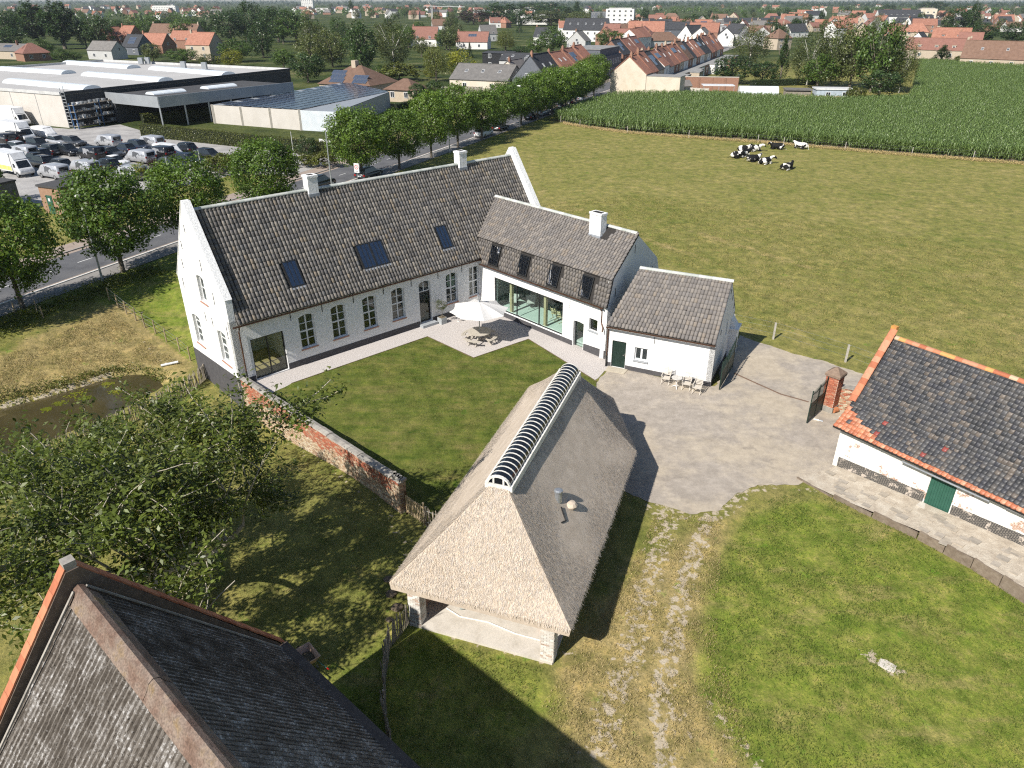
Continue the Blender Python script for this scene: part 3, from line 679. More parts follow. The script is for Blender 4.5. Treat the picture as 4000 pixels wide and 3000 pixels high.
for a, b in MWN:
    zb, zt = 3.98, 5.42; yb = eY+(zb-eZ)/(kZ-eZ)*(kY-eY); h = hypot(zt-zb, (zt-zb)*(kY-eY)/(kZ-eZ))
    sl_ = Vector((0, kY-eY, kZ-eZ)).normalized(); nn = Vector((0, -sl_.z, sl_.y)); p0 = Vector((a, yb, zb))+nn*.07; wd = b-a
    mw = Matrix([[1, sl_.x, nn.x, p0.x], [0, sl_.y, nn.y, p0.y], [0, sl_.z, nn.z, p0.z], [0, 0, 0, 1]])
    o = MB()
    for x0, x1, y0, y1 in ((0, .06, 0, h), (wd-.06, wd, 0, h), (.06, wd-.06, 0, .07), (.06, wd-.06, h-.07, h)): o.lo(x0, x1, y0, y1, -.16, .035)
    sk = o.build('dormer_window', m_black, roof, mw=mw); MB().lo(.07, wd-.07, .09, h-.09, -.03, -.015).build('pane', m_sky, sk)
    for q in (.34, .67): MB().lo(wd*q-.009, wd*q+.009, .09, h-.09, -.01, .02).build('glazing_bar', m_black, sk)
    MB().lo(.3, wd-.25, .12, .3, -.3, -.2).build('cushion', m_room, sk)
ch = MB().lo(8.9, 9.95, 2.6, 3.2, 6.6, 8.85).lo(8.86, 9.99, 2.56, 3.24, 8.85, 8.98).build('chimney', m_white, roof)
MB().lo(9.05, 9.8, 2.72, 3.07, 8.97, 9.0).build('flue_opening', m_under, ch); MB().lo(8.87, 9.98, 2.56, 3.0, 6.9, 7.45).build('lead_flashing', bpy.data.materials['lead'], ch)
MB().loft([[(x, eY-.1+.07*cos(pi+pi*k/8), eZ-.03+.08*sin(pi+pi*k/8)) for k in range(9)] for x in (.3, 13.0)]).build('gutter', m_gutter, wg)
MB().tube([(12.75, eY-.1, 3.7), (12.75, -.06, 3.4), (12.75, -.07, 2.6), (13.0, -.2, 2.3), (13.1, -.35, 2.1)], .05, 8).build('downpipe', m_gutter, wg)
h = wh[0]
o = window(wg, WW, h[0], h[1], h[2], h[3], .06, m_black, glassmat('green_glass', (.90, .965, .94), .7), 3, 1, .07, .04, name='glass_wall')
h = wh[1]; window(wg, WW, h[0], h[1], h[2], h[3], .2, m_black, m_glass, 1, 1, .07, .03, name='glazed_door')
MB().lo(h[0]-.05, h[1]+.05, -.3, 0, -.4, -.06).build('doorstep', bpy.data.materials['bluestone'], wg)
h = wh[2]; window(wg, WW, h[0], h[1], h[2], h[3], .18, m_black, m_glass, 1, 1, .06, .03, sill=(bpy.data.materials['bluestone'], .05))
for x in (3.15, 6.85): MB().lo(x, x+.22, .32, .54, .35, 3.0).build('oak_post', m_oak, wg)
MB().lo(1.2, 9.3, .32, .54, 2.98, 3.2).build('oak_beam', m_oak, wg)
MB().lo(.05, 12.4, .36, 6.9, .2, .36).build('floor', m_polished, wg); MB().lo(.05, 12.0, .5, 6.9, 3.35, 3.5).build('ceiling', m_room, wg)
MB().lo(.02, .14, .36, 6.9, .36, 3.35).build('partition', m_room, wg); MB().lo(9.5, 9.62, .36, 6.9, .36, 3.35).build('partition', m_room, wg)
MB().lo(3.6, 8.8, 4.5, 4.62, .37, 3.34).build('partition', M('dark_joinery', (.05, .05, .045), 2, .5), wg)
MB().lo(9.62, 12.4, .36, 6.9, .0, .1).build('floor', m_polished, wg)
for x, z in ((9.75, 2.75),): MB().lo(x-.015, x+.015, -.02, 0, z, z+.6).build('wall_anchor', m_black, wg)
for a, z in ((.9, 4.6), (3.3, 7.0), (6.2, 4.7)): p = WG.P(a, -.014, z); MB().box(p, (.03, .03, .6), 0).build('wall_anchor', m_black, wg)
# ------------------------------------------------------------------ the annex
AA = radians(-25.5); AO = Vector((6.42, 44.42, 0))
an = thing('annex', 'low white annex with grey tiled roof, dark green plank door and small white window', 'house', AO, AA)
ah = [(.3, 1.26, 0.0, 1.95), (1.86, 2.74, .85, 1.76)]
AW = Wall((-.1, 0), (7, 0), z0=-.4, z1=3.0, holes=[(a+.1, b+.1, c, d) for a, b, c, d in ah]); AW.build('front_wall', m_white, an)
AG = Wall((7, 0), (7, 6.3), [(0, -.4), (6.3, -.4), (6.3, 3.0), (3.15, 5.93), (0, 3.0)], holes=[(3.3, 3.75, 2.2, 3.2)]); AG.build('gable_wall', m_white, an)
Wall((7, 6.3), (2.2, 6.3), z0=-.4, z1=3.0).build('back_wall', m_white, an)
pl = MB(); pl.lo(-.1, .28, -.02, 0, -.4, .3); pl.lo(1.28, 7.02, -.02, 0, -.4, .3); pl.lo(7, 7.02, 0, 6.3, -.4, .36); pl.build('plinth', m_plinth, an)
rf = MB(); slab(rf, [(-.1, -.2, 3.02), (6.98, -.2, 3.02), (6.98, 3.15, 6.1), (.9, 3.15, 6.1)], .12); slab(rf, [(6.98, 6.5, 3.02), (2.6, 6.5, 3.02), (.9, 3.15, 6.1), (6.98, 3.15, 6.1)], .12)
roof = rf.build('roof', m_under, an)
tiles(roof, an, [(-.1, -.24, 3.0), (7.0, -.24, 3.0), (7.0, 3.15, 6.1), (.95, 3.15, 6.1)], 29, 14, m_tile, PALW, tile_mesh(.228, .36, .04))
ridge_tiles(roof, (.9, 3.15, 6.08), (7.05, 3.15, 6.08), .42, .16, m_mortar, RPAL)
MB().loft([[(x, -.32+.07*cos(pi+pi*k/8), 2.97+.08*sin(pi+pi*k/8)) for k in range(9)] for x in (-.1, 7.0)]).build('gutter', m_gutter, an)
MB().tube([(-.02, -.3, 2.9), (-.02, -.09, 2.7), (-.02, -.09, .8)], .05, 8).build('downpipe', m_gutter, an); MB().tube([(-.02, -.09, .8), (-.02, -.09, 0)], .058, 8).build('downpipe', m_black, an)
m_gdoor = M('dark_green_paint', [(.012, .026, .020), (.018, .036, .028)], 3, .5)
dr = MB().lo(.3, .36, .1, .16, 0, 1.95).lo(1.2, 1.26, .1, .16, 0, 1.95).lo(.36, 1.2, .1, .16, 1.88, 1.95).build('door', m_gdoor, an)
for k in range(7): MB().lo(.362+k*.1195, .362+k*.1195+.113, .11, .15, .01, 1.875).build('plank', m_gdoor, dr)
MB().lo(1.06, 1.17, .05, .09, .95, .98).lo(1.15, 1.17, .05, .11, .9, 1.05).build('handle', M('bright_metal', (.7, .7, .7), 4, .3, metal=.9), dr)
window(an, AW, 1.96, 2.84, .85, 1.76, .12, m_frame, m_glass, 2, 1, .07, .06, sill=(bpy.data.materials['bluestone'], .06))
MB().lo(3.1, 3.13, -.02, 0, 2.25, 2.7).build('wall_anchor', m_black, an)
for a, z in ((1.2, 3.3), (3.1, 5.4), (4.2, 4.6), (5.4, 3.6)): MB().box((7.014, a, z), (.028, .06, .35)).build('wall_anchor', m_black, an)
MB().lo(7.0, 7.5, 5.0, 6.1, -.4, 2.0).lo(6.9, 7.6, 4.9, 6.2, 1.99, 2.12).loft([[(7, 5.05, 2.1), (7.45, 5.05, 2.1), (7.45, 6.05, 2.1), (7, 6.05, 2.1)], [(7, 5.1, 2.75), (7.05, 5.1, 2.7), (7.05, 6.0, 2.7), (7, 6.0, 2.75)]]).build('gate_buttress', m_white, an)
MB().lo(-.05, 6.6, .36, 5.9, -.1, .02).build('floor', m_polished, an)
sheet('stone_doorstep', [tuple(Matrix.Translation(AO) @ Matrix.Rotation(AA, 4, 'Z') @ Vector(p)) for p in ((.15, -.02, .03), (1.5, -.02, .03), (1.45, -.75, .03), (.15, -.78, .03))], M('worn_slab', [(.40, .35, .27), (.48, .43, .34)], 3, .9), .1)
# ------------------------------------------------------------------ thatched barn
BA = radians(70.6); BO = Vector((-1.32, 20.1, 0))
bn = thing('thatched_barn', 'open barn with steep pale thatched roof and glazed barrel skylight along its ridge', 'barn', BO, BA)
m_thatch = M('thatch', [(.44, .365, .285), (.50, .42, .335), (.56, .475, .385)], 2, .95, .5, 40, .02, lo=.3, hi=.7, fine=.2)
m_straw = M('thatch_straw', [(.85, .85, .85), (1.1, 1.1, 1.1)], 6, .9, tint=True)
EV = [(0, 3.62), (0, -3.62), (12.3, -3.62), (17.35, -1.35), (17.1, 3.55)]; EZ, RZ = 2.12, 6.25
R0_, R1_ = (2.75, 0), (12.35, .1)
e3 = [Vector((x, y, EZ)) for x, y in EV]; r0, r1 = Vector((*R0_, RZ)), Vector((*R1_, RZ))
rfaces = [[e3[0], e3[1], r0], [e3[1], e3[2], r1, r0], [e3[2], e3[3], r1], [e3[3], e3[4], r1], [e3[4], e3[0], r0, r1]]
bm = bmesh.new()
low = [Vector((x*1.0, y*.985, EZ-.33)) for x, y in EV]
vmap = {}
def bv(p):
    k = tuple(round(c, 4) for c in p)
    if k not in vmap: vmap[k] = bm.verts.new(p)
    return vmap[k]
for f in rfaces: bm.faces.new([bv(p) for p in f][::-1])
for i in range(5): bm.faces.new([bv(e3[i]), bv(e3[(i+1) % 5]), bv(low[(i+1) % 5]), bv(low[i])])
bm.faces.new([bv(p) for p in low])
bmesh.ops.recalc_face_normals(bm, faces=bm.faces)
bmesh.ops.triangulate(bm, faces=bm.faces); bmesh.ops.subdivide_edges(bm, edges=[e for e in bm.edges if e.calc_length() > 1.2], cuts=6, use_grid_fill=True)
from mathutils import noise as mn
for v in bm.verts:
    w = mn.noise(v.co*.55)*.07 + mn.noise(v.co*2.1)*.015
    sag = -.10*sin(pi*min(1, max(0, (v.co.z-EZ)/(RZ-EZ)))) if v.co.z > EZ+.05 else 0
    v.co.z += w*.6+sag
me = bpy.data.meshes.new('thatch_roof'); bm.to_mesh(me); bm.free(); me.materials.append(m_thatch); me.polygons.foreach_set('use_smooth', [False]*len(me.polygons))
troof = link('roof', me, bn)
# loose straw over the thatch
pts = []; dirs = []; nrm = []
for f in rfaces:
    tris = [(f[0], f[1], f[2])] + ([(f[0], f[2], f[3])] if len(f) == 4 else [])
    for a, b, c in tris:
        n = (b-a).cross(c-a); ar = n.length/2; n.normalize(); n = n if n.z > 0 else -n; k = int(ar*620)
        uu = RNG.random((k, 2)); fl = uu.sum(1) > 1; uu[fl] = 1-uu[fl]
        P = np.array(a)+uu[:, :1]*np.array(b-a)+uu[:, 1:]*np.array(c-a); d = (Vector((0, 0, -1))-n*(-n.z)).normalized()
        pts.append(P); dirs.append(np.tile(np.array(d), (k, 1))); nrm.append(np.tile(np.array(n), (k, 1)))
P, Dn, Nn = map(np.concatenate, (pts, dirs, nrm)); k = len(P)
zrel = (P[:, 2]-EZ)/(RZ-EZ); P[:, 2] -= .10*np.sin(pi*np.clip(zrel, 0, 1))
sd = np.cross(Nn, Dn); an_ = RNG.normal(0, .42, (k, 1)); Dv = Dn*np.cos(an_)+sd*np.sin(an_)+Nn*RNG.normal(.01, .05, (k, 1)); Sv = np.cross(Nn, Dv); Sv /= np.linalg.norm(Sv, axis=1, keepdims=True)
ln = RNG.uniform(.07, .2, (k, 1)); wd = RNG.uniform(.004, .009, (k, 1)); base = P+Nn*RNG.uniform(.006, .025, (k, 1))
V = np.stack([base-Sv*wd, base+Sv*wd, base+Dv*ln+Sv*wd*.6, base+Dv*ln-Sv*wd*.6], 1).reshape(-1, 3)
pal = np.array([(.60, .515, .42), (.55, .465, .375), (.44, .38, .31), (.66, .58, .485), (.37, .33, .285), (.58, .47, .35), (.49, .445, .405)])
link('straw', mesh_np('straw', V, np.arange(4*k).reshape(-1, 4), m_straw, pal[RNG.integers(0, len(pal), k)]), troof, kind='stuff')
# barrel skylight on the ridge
m_cream = M('cream_paint', (.76, .74, .68), 4, .5); m_dglass = M('dark_roof_glass', (.012, .014, .017), 2, .08, spec=.6)
lx0, lx1, lw, lz = 2.5, 12.5, .46, RZ-.42
ln_ = MB().lo(lx0, lx1, -lw-.09, -lw, lz-.2, lz+.1).lo(lx0, lx1, lw, lw+.09, lz-.2, lz+.1).lo(lx0-.06, lx0, -lw-.09, lw+.09, lz-.14, lz+.1).lo(lx1, lx1+.06, -lw-.09, lw+.09, lz-.4, lz+.1).build('barrel_skylight', m_cream, troof)
arcp = lambda x, r, k, N=10: (x, r*cos(pi*k/N), lz+.08+r*.86*sin(pi*k/N))
NR = 31; stp = (lx1-lx0)/NR
rib = MB()
for k in range(10): 
    a, b = arcp(-.022, lw+.012, k), arcp(-.022, lw+.012, k+1); c, d = arcp(.022, lw+.012, k+1), arcp(.022, lw+.012, k); rib.face([a, b, c, d]); ai, bi, ci, di = arcp(-.022, lw-.03, k), arcp(-.022, lw-.03, k+1), arcp(.022, lw-.03, k+1), arcp(.022, lw-.03, k)
    rib.face([b, a, ai, bi]); rib.face([d, c, ci, di])
rme = rib.mesh('rib', m_cream)
gp_ = MB()
for k in range(10): gp_.face([arcp(.04, lw, k), arcp(.04, lw, k+1), arcp(stp-.04, lw, k+1), arcp(stp-.04, lw, k)])
gme = gp_.mesh('pane', m_dglass, True)
for i in range(NR+1):
    link('rib', rme, ln_, loc=(lx0+i*stp, 0, 0))
    if i < NR: link('pane', gme, ln_, loc=(lx0+i*stp, 0, 0))
en = MB()
for x in (lx0-.03, lx1+.03): en.face([arcp(x, lw-.02, k) for k in range(11)])
en.build('end_pane', m_dglass, ln_)
fr_ = MB()
for y in (-.2, .2): fr_.lo(lx0-.06, lx0-.035, y-.035, y+.035, lz+.08, lz+.42)
for k in range(10): fr_.beam(arcp(lx0-.045, lw-.03, k), arcp(lx0-.045, lw-.03, k+1), .06, .07)
fr_.build('end_frame', m_cream, ln_)
m_galv = M('galvanised', [(.30, .32, .34), (.42, .44, .46)], 5, .4, metal=.6)
def onroofR(x, y): return RZ + (y/3.62)*(RZ-EZ)-.1
fl_ = MB().tube([(4.6, -1.75, onroofR(0, -1.75)-.1), (4.6, -1.75, onroofR(0, -1.75)+.4)], .15, 14).build('flue_pipe', m_galv, troof); MB().lathe([(.17, 0), (.185, .02), (.185, .08), (.12, .12)], 14, (4.6, -1.75, onroofR(0, -1.75)+.38)).build('flue_cap', m_galv, fl_)
MB().lathe([(.0, 0), (.22, .0), (.27, .1), (.18, .22), (.02, .26)], 10, (5.0, -2.2, onroofR(0, -2.2)-.02)).build('vent_cowl', m_thatch, troof)
MB().tube([(3.75, -2.15, onroofR(0, -2.15)+.03), (4.05, -2.25, onroofR(0, -2.25)+.05), (4.4, -1.95, onroofR(0, -1.95)+.05)], .035, 6).build('cable', m_black, troof)
m_conc = M('concrete', [(.44, .40, .34), (.54, .50, .44), (.58, .54, .48)], 1.3, .9, .25, 20, .01, fine=.1)
MB().prism([(.12, -2.95), (12.2, -2.95), (15.8, -1.3), (15.8, 2.95), (.12, 2.95)], -.3, .08).build('floor', m_conc, bn)
m_wbrick = M('whitewashed_brick', [(.9, .9, .9), (1.05, 1.05, 1.05)], 8, .85, .4, 40, .01, tint=True); m_mort = M('lime_mortar', [(.40, .36, .30), (.50, .46, .39)], 6, .95, .4, 30, .01)
def pier(x, y, w=.5, h=2.3, keep=36):
    p = MB().lo(x-w/2, x+w/2, y-w/2, y+w/2, -.2, h).build('pier', m_mort, bn)
    wc = lambda a, z: random.choice([(.62, .59, .54), (.68, .66, .61), (.55, .50, .44), (.45, .34, .27) if random.random() < .5 else (.6, .57, .52)])
    for (p0, p1) in (((x-w/2, y+w/2), (x-w/2, y-w/2)), ((x-w/2, y-w/2), (x+w/2, y-w/2)), ((x-w/2, y+w/2), (x+w/2, y+w/2))):
        W = Wall(p0, p1, th=.1); 
        if p0[1] > 0 and p1[0] > p0[0] and p0[1] == y+w/2: W = Wall(p1, p0, th=.1)
        brickwork(p, bn, W.P, w, 0, h, m_wbrick, [], bl=.22, bh=.075, keep=keep, colf=wc)
pier(.42, 2.72, keep=60); pier(.42, -2.72, keep=60)
for x in (4.3, 8.2, 12.0): pier(x, -2.72, keep=0)
for x in (15.4,): pier(x, 2.6, keep=0); pier(x, -.9, keep=0, h=2.0)
Wall((16, 2.95), (.7, 2.95), z0=-.2, z1=2.2, th=.25).build('side_wall', M('old_brick', [(.26, .15, .10), (.38, .24, .17), (.45, .33, .25)], 6, .9, .6, 20, .02), bn)
for y in (-2.72, 2.72): MB().lo(.2, 12.2, y-.12, y+.12, 2.05, 2.3).build('wall_plate', m_oak, bn)
MB().lo(.3, .54, -2.9, 2.9, 2.0, 2.25).build('tie_beam', m_oak, bn)
bM = wm(bn)
bp = lambda x, y, z=0: bM @ Vector((x, y, z))
o = MB().tube([(1.35, 1.9, .1), (1.1, 1.2, .1), (1.2, 0, .1), (1.0, -1.2, .1), (1.0, -2.6, .1)], .028, 6).build('drain_pipe', m_cream, loc=BO, rz=BA, label='thin white pipe lying across the concrete floor of the thatched barn', cat='pipe')
m_terra = M('terracotta', [(.38, .14, .06), (.46, .19, .09)], 8, .8)
MB().lathe([(.10, 0), (.145, .22), (.165, .22), (.165, .27), (.13, .27), (.11, .05)], 14, (0, 0, 0)).build('plant_pot', m_terra, loc=bp(1.55, -2.15, .08), label='empty terracotta pot on the floor of the thatched barn', cat='pot')
bmx = MB(); rr = [[(x*.16-.5+.05*sin(3*x+y), y*.14-.4+.05*cos(2*x), .12+.28*abs(sin(x*1.3+y*.7))*exp_) for x in range(8)] for y, exp_ in zip(range(7), (.2, .6, 1, .9, 1, .5, .15))]
for i in range(6):
    for j in range(7): bmx.face([rr[i][j], rr[i][j+1], rr[i+1][j+1], rr[i+1][j]])
bmx.build('tarpaulin', M('grey_tarp', [(.20, .22, .20), (.30, .31, .29)], 3, .7), smooth=True, loc=bp(2.0, 1.2, .0), rz=.4, label='crumpled grey tarpaulin heaped inside the thatched barn', cat='tarpaulin')
# ------------------------------------------------------------------ garden wall of old brick
WALLP = lambda a, d, z: HP(.40-d if False else d, a, z)            # a from the house, d inwards from the outer face
gw = thing('garden_wall', 'old red brick garden wall with grey stone coping between farmhouse gable and picket gate', 'wall', HO, HA)
GA = lambda a, d, z: (d+.02, -a, z)
wt = lambda a: .42 + (a/WALL_L)*1.33
wb = lambda a: -1.95*(1-ss(.5, WALL_L-1.5, a)) - .15
core = MB(); n = 24
for i in range(n):
    a, b = WALL_L*i/n, WALL_L*(i+1)/n
    core.loft([[GA(a, .0, wb(a)), GA(a, .38, -.3), GA(a, .38, wt(a)), GA(a, .0, wt(a))], [GA(b, .0, wb(b)), GA(b, .38, -.3), GA(b, .38, wt(b)), GA(b, .0, wt(b))]])
cwall = core.build('wall_core', m_mort, gw)
m_brick = M('old_red_brick', [(.8, .8, .8), (1.15, 1.1, 1.05)], 9, .9, .5, 40, .01, tint=True)
REDB = [(.36, .115, .065), (.31, .10, .06), (.39, .15, .09), (.29, .13, .085), (.36, .21, .14), (.42, .30, .21)]; BUFF = [(.46, .38, .27), (.40, .31, .21), (.50, .43, .33), (.36, .25, .16), (.30, .19, .13)]
def wcol(a, z):
    f = (z-wb(a))/(wt(a)-wb(a)); nz = mn.noise(Vector((a*.35, z*.9, 3)))*.35 + mn.noise(Vector((a*1.6, z*2.5, 9)))*.25
    e = 1.0 if a < WALL_L-4 else 1-(a-WALL_L+4)/5
    return random.choice(REDB) if (f-.52+nz)*e > .08 and f+nz < 1.25 else random.choice(BUFF)
brickwork(cwall, gw, lambda a, d, z: GA(a, d, z+wt(a)), WALL_L, -2.72, 0, m_brick, [], bl=.215, bh=.068, keep=300, colf=lambda a, z: wcol(a, z+wt(a)), top=lambda a: (wb(a)-wt(a)-.05, .01))
Wp = Wall((.4, -WALL_L), (.02, -WALL_L)[:2], th=.1)
brickwork(cwall, gw, lambda a, d, z: (.4-a, -WALL_L+d, z), .38, -.1, 1.72, m_brick, BUFF, keep=40)
m_cop = M('coping_stone', [(.20, .19, .17), (.30, .28, .25), (.36, .35, .31)], 3, .9, .6, 18, .02, rnd=.15)
a = .05
while a < WALL_L-.9:
    l = random.uniform(.8, 1.15); b = min(a+l, WALL_L); r = random.uniform(-.015, .02)
    MB().loft([[GA(a+.02, -.05, wt(a)+r), GA(a+.02, .43, wt(a)+r), GA(a+.02, .40, wt(a)+.08+r), GA(a+.02, .2, wt(a)+.12+r), GA(a+.02, -.02, wt(a)+.08+r)], [GA(b, -.05, wt(b)+r), GA(b, .43, wt(b)+r), GA(b, .40, wt(b)+.08+r), GA(b, .2, wt(b)+.12+r), GA(b, -.02, wt(b)+.08+r)]]).build('coping_stone', m_cop, gw); a = b
for k in range(6): MB().box(GA(WALL_L-.75+k*.14, .2+random.uniform(-.1, .1), wt(WALL_L)+.07), (.3, .2, .14), random.random()).build('coping_stone', m_cop, gw)
# ------------------------------------------------------------------ pickets, gates and wire fences
m_chest = M('weathered_chestnut', [(.20, .17, .13), (.33, .29, .235), (.42, .38, .32)], 3, .9, .4, 20, .01, rnd=.25, stretch=(1, 1, .2)); m_new = M('new_oak', [(.50, .38, .22), (.62, .50, .33)], 3, .8, rnd=.12)
pk = []
for s_ in range(5):
    hgt_ = random.uniform(1.05, 1.25); x = random.uniform(-.02, .02); r = .022
    pk.append(MB().loft([[(-r, -r, -.2), (r, -r*.8, -.2), (r*.9, r, -.2), (-r, r*.8, -.2)], [(x-r, -r, hgt_-.09), (x+r, -r*.8, hgt_-.09), (x+r*.9, r, hgt_-.09), (x-r, r*.8, hgt_-.09)], [(x-.004, -.004, hgt_), (x+.004, -.004, hgt_), (x+.004, .004, hgt_), (x-.004, .004, hgt_)]]).mesh('picket', m_chest))
def picket_fence(path, label, step=.1, group=None, post=2.2):
    P0 = path[0]; t = thing('picket_fence', label, 'fence', P0, 0, group); acc = 0; up = []; dn = []
    for a, b in zip(path[:-1], path[1:]):
        L = (b-a).length; n = int(L/step); ang = atan2(b.y-a.y, b.x-a.x)
        for i in range(n):
            p = a+(b-a)*i/n-P0; link('picket', random.choice(pk), t, loc=p, rz=ang+random.gauss(0, .2)).rotation_euler = (random.gauss(0, .05), random.gauss(0, .05), ang)
            if acc % int(post/step) == 0: MB().tube([(p.x, p.y+.06, p.z-.3), (p.x, p.y+.06, p.z+1.15)], .05, 7).build('fence_post', m_chest, t)
            if i % 3 == 0: up.append(p+Vector((0, 0, .95))); dn.append(p+Vector((0, 0, .3)))
            acc += 1
    for w in (up, dn): MB().tube(w, .006, 4).build('wire', m_galv, t)
    return t
gz = lambda x, y: Vector((x, y, hz(x, y)))
fpx = [(757, 1486), (745, 1530), (690, 1558), (620, 1600), (545, 1635), (470, 1668), (430, 1690), (330, 1735), (220, 1775), (110, 1815), (0, 1860), (-150, 1925)]
fpath = [GT(*p) for p in fpx]
picket_fence([HP(-.15, -6.3, hz(*HP(-.2, -6.3).xy))]+fpath[1:], 'weathered chestnut picket fence along the pond bank below the farmhouse gable')
picket_fence([bp(.3, 3.0), bp(-1.2, 3.15), bp(-2.6, 2.6), bp(-4.4, 1.6), bp(-5.6, .6)], 'weathered chestnut picket fence in shade between thatched barn and corrugated shed')
g0 = HP(.22, WALL_L+.12); g1 = HP(.3, WALL_L+1.5)
picket_fence([g1+Vector((.12, -.1, 0)), bp(5.6, 3.3)], 'short chestnut picket fence between the new oak gate and the thatched barn', step=.085, post=9)
gt = thing('picket_gate', 'new pale oak picket gate hung at the end of the brick garden wall', 'gate', g0, atan2((g1-g0).y, (g1-g0).x)); gl_ = (g1-g0).length
for k in range(10): MB().lo(.12+k*(gl_-.3)/9-.02, .12+k*(gl_-.3)/9+.02, -.03, 0, .1, 1.12+.03*sin(k)).build('picket', m_new, gt)
for z in (.2, .62, 1.0): MB().lo(.06, gl_-.12, 0, .035, z-.045, z+.045).build('rail', m_new, gt)
for x in (0.02, gl_-.04): MB().tube([(x, .03, -.2), (x, .03, 1.3)], .055, 8).build('gate_post', M('creosoted_post', (.10, .06, .03), 3, .9) if x < .1 else m_new, gt)
m_post = M('fence_stake', [(.26, .20, .12), (.36, .29, .19)], 3, .9, stretch=(1, 1, .3), rnd=.15); m_cpost = M('concrete_post', (.46, .43, .38), 6, .9)
def wire_fence(pts, label, mat, h, r, wires=(.35, .7, 1.0), name='wire_fence', sq=False):
    t = thing(name, label, 'fence', pts[0])
    for p in pts:
        q = p-pts[0]; m = MB()
        (m.lo(q.x-r, q.x+r, q.y-r, q.y+r, q.z-.3, q.z+h) if sq else m.tube([(q.x, q.y, q.z-.3), (q.x+random.gauss(0, .03), q.y, q.z+h)], [r, r*.92], 8)).build('post', mat, t)
    for z in wires: MB().tube([p-pts[0]+Vector((0, 0, z*h)) for p in pts], .006, 3).build('wire', m_galv, t)
    return t
wire_fence([GT(*p) for p in ((427, 1172), (463, 1201), (495, 1226), (531, 1251), (567, 1278), (608, 1301), (651, 1335), (702, 1371), (744, 1408))], 'row of wooden stakes with wire between dry paddock and green strip beside the gable', m_post, 1.12, .055)
wire_fence([GT(*p) for p in ((-40, 1260), (60, 1228), (145, 1218), (170, 1243))], 'few wooden stakes with wire by the road verge under the street tree', m_post, 1.0, .05)
wire_fence([G(2860, 1290), G(3020, 1324), G(3302, 1413), G(3480, 1480)], 'concrete posts with wire along the pasture beside the yard', m_cpost, 1.28, .055, sq=True)
wire_fence([G(x, y) for x, y in ((2190, 478), (2265, 494), (2450, 520), (2690, 538), (2960, 555), (3060, 566), (3300, 585), (3560, 607), (3800, 622), (4010, 640))], 'thin stakes with wire along the near edge of the maize', m_cpost, 1.25, .04, sq=True)
# iron gate of the yard
m_ggate = M('green_iron', [(.012, .028, .022), (.022, .045, .034)], 3, .5, spec=.4)
def gate_leaf(p, q, h0, h1, label):
    d = q-p; L = d.length; t = thing('iron_gate', label, 'gate', p, atan2(d.y, d.x), 'leaves of the green iron yard gate'); n = 13
    hh = lambda x: h0+(h1-h0)*ss(.1, 1, x/L)
    MB().tube([(.02, 0, .05), (.02, 0, hh(0)+.05)], .035, 8).tube([(L-.02, 0, .05), (L-.02, 0, hh(L)+.05)], .035, 8).tube([(L*.5, 0, .05), (L*.5, 0, hh(L*.5)+.02)], .03, 8).beam((0, 0, .1), (L, 0, .1), .03, .06).beam((0, 0, 1.0), (L, 0, 1.0), .03, .06).build('frame', m_ggate, t)
    MB().tube([(L*k/10, 0, hh(L*k/10)-.22) for k in range(11)], .025, 6).build('top_rail', m_ggate, t)
    pn = MB().lo(.05, L-.05, -.008, .008, .12, 1.3).build('sheet_panel', m_ggate, t)
    for k in range(n):
        x = .08+(L-.16)*k/(n-1); MB().tube([(x, .0, 1.28), (x, 0, hh(x)-.08), (x, 0, hh(x)+.06)], [.016, .016, .002], 6).build('bar', m_ggate, t)
gate_leaf(Vector((13.18, 40.9, 0)), Vector((14.85, 44.05, 0)), 1.95, 2.25, 'green iron gate leaf standing open against the annex end wall')
gate_leaf(Vector((17.26, 36.75, 0)), Vector((18.72, 38.35, 0)), 2.1, 2.2, 'green iron gate leaf hung open on the brick gate pillar')
gpx = thing('gate_pillar', 'square red brick gate pillar with stone pyramid cap at the yard entrance', 'pillar', (19.2, 38.5, 0), radians(-47))
core = MB().lo(-.38, .38, -.38, .38, -.1, 2.3).build('shaft', m_mort, gpx)
PB = [(.36, .115, .065), (.42, .15, .085), (.30, .10, .06), (.38, .19, .12)]
for p0, p1 in (((-.38, -.38), (.38, -.38)), ((-.38, .38), (-.38, -.38)), ((.38, -.38), (.38, .38))):
    W = Wall(p0, p1, th=.1); brickwork(core, gpx, W.P, .76, .35, 2.28, m_brick, PB, keep=95, bl=.21, bh=.07)
MB().lo(-.43, .43, -.43, .43, -.1, .32).build('base', m_cop, gpx)
MB().lo(-.46, .46, -.46, .46, 2.3, 2.42).loft([[(-.47, -.47, 2.42), (.47, -.47, 2.42), (.47, .47, 2.42), (-.47, .47, 2.42)], [(-.44, -.44, 2.5), (.44, -.44, 2.5), (.44, .44, 2.5), (-.44, .44, 2.5)], [(-.05, -.05, 2.82), (.05, -.05, 2.82), (.05, .05, 2.82), (-.05, .05, 2.82)]]).build('cap', M('cap_stone', [(.17, .12, .09), (.26, .19, .14)], 5, .9, .6, 20, .02), gpx)
p, q = Vector((19.6, 38.5, 0)), Vector((21.0, 37.9, 0)); d = q-p
lw_ = thing('low_wall', 'low weathered brick wall joining gate pillar and stable gable', 'wall', p, atan2(d.y, d.x)); cw = MB().lo(0, d.length+.6, 0, .35, -.1, 1.45).build('wall_core', m_mort, lw_)
brickwork(cw, lw_, lambda a, dd, z: (a, dd, z), d.length+.6, 0, 1.44, m_brick, PB+BUFF, keep=150); MB().lo(-.02, d.length+.62, -.05, .4, 1.45, 1.53).build('coping', m_cop, lw_)
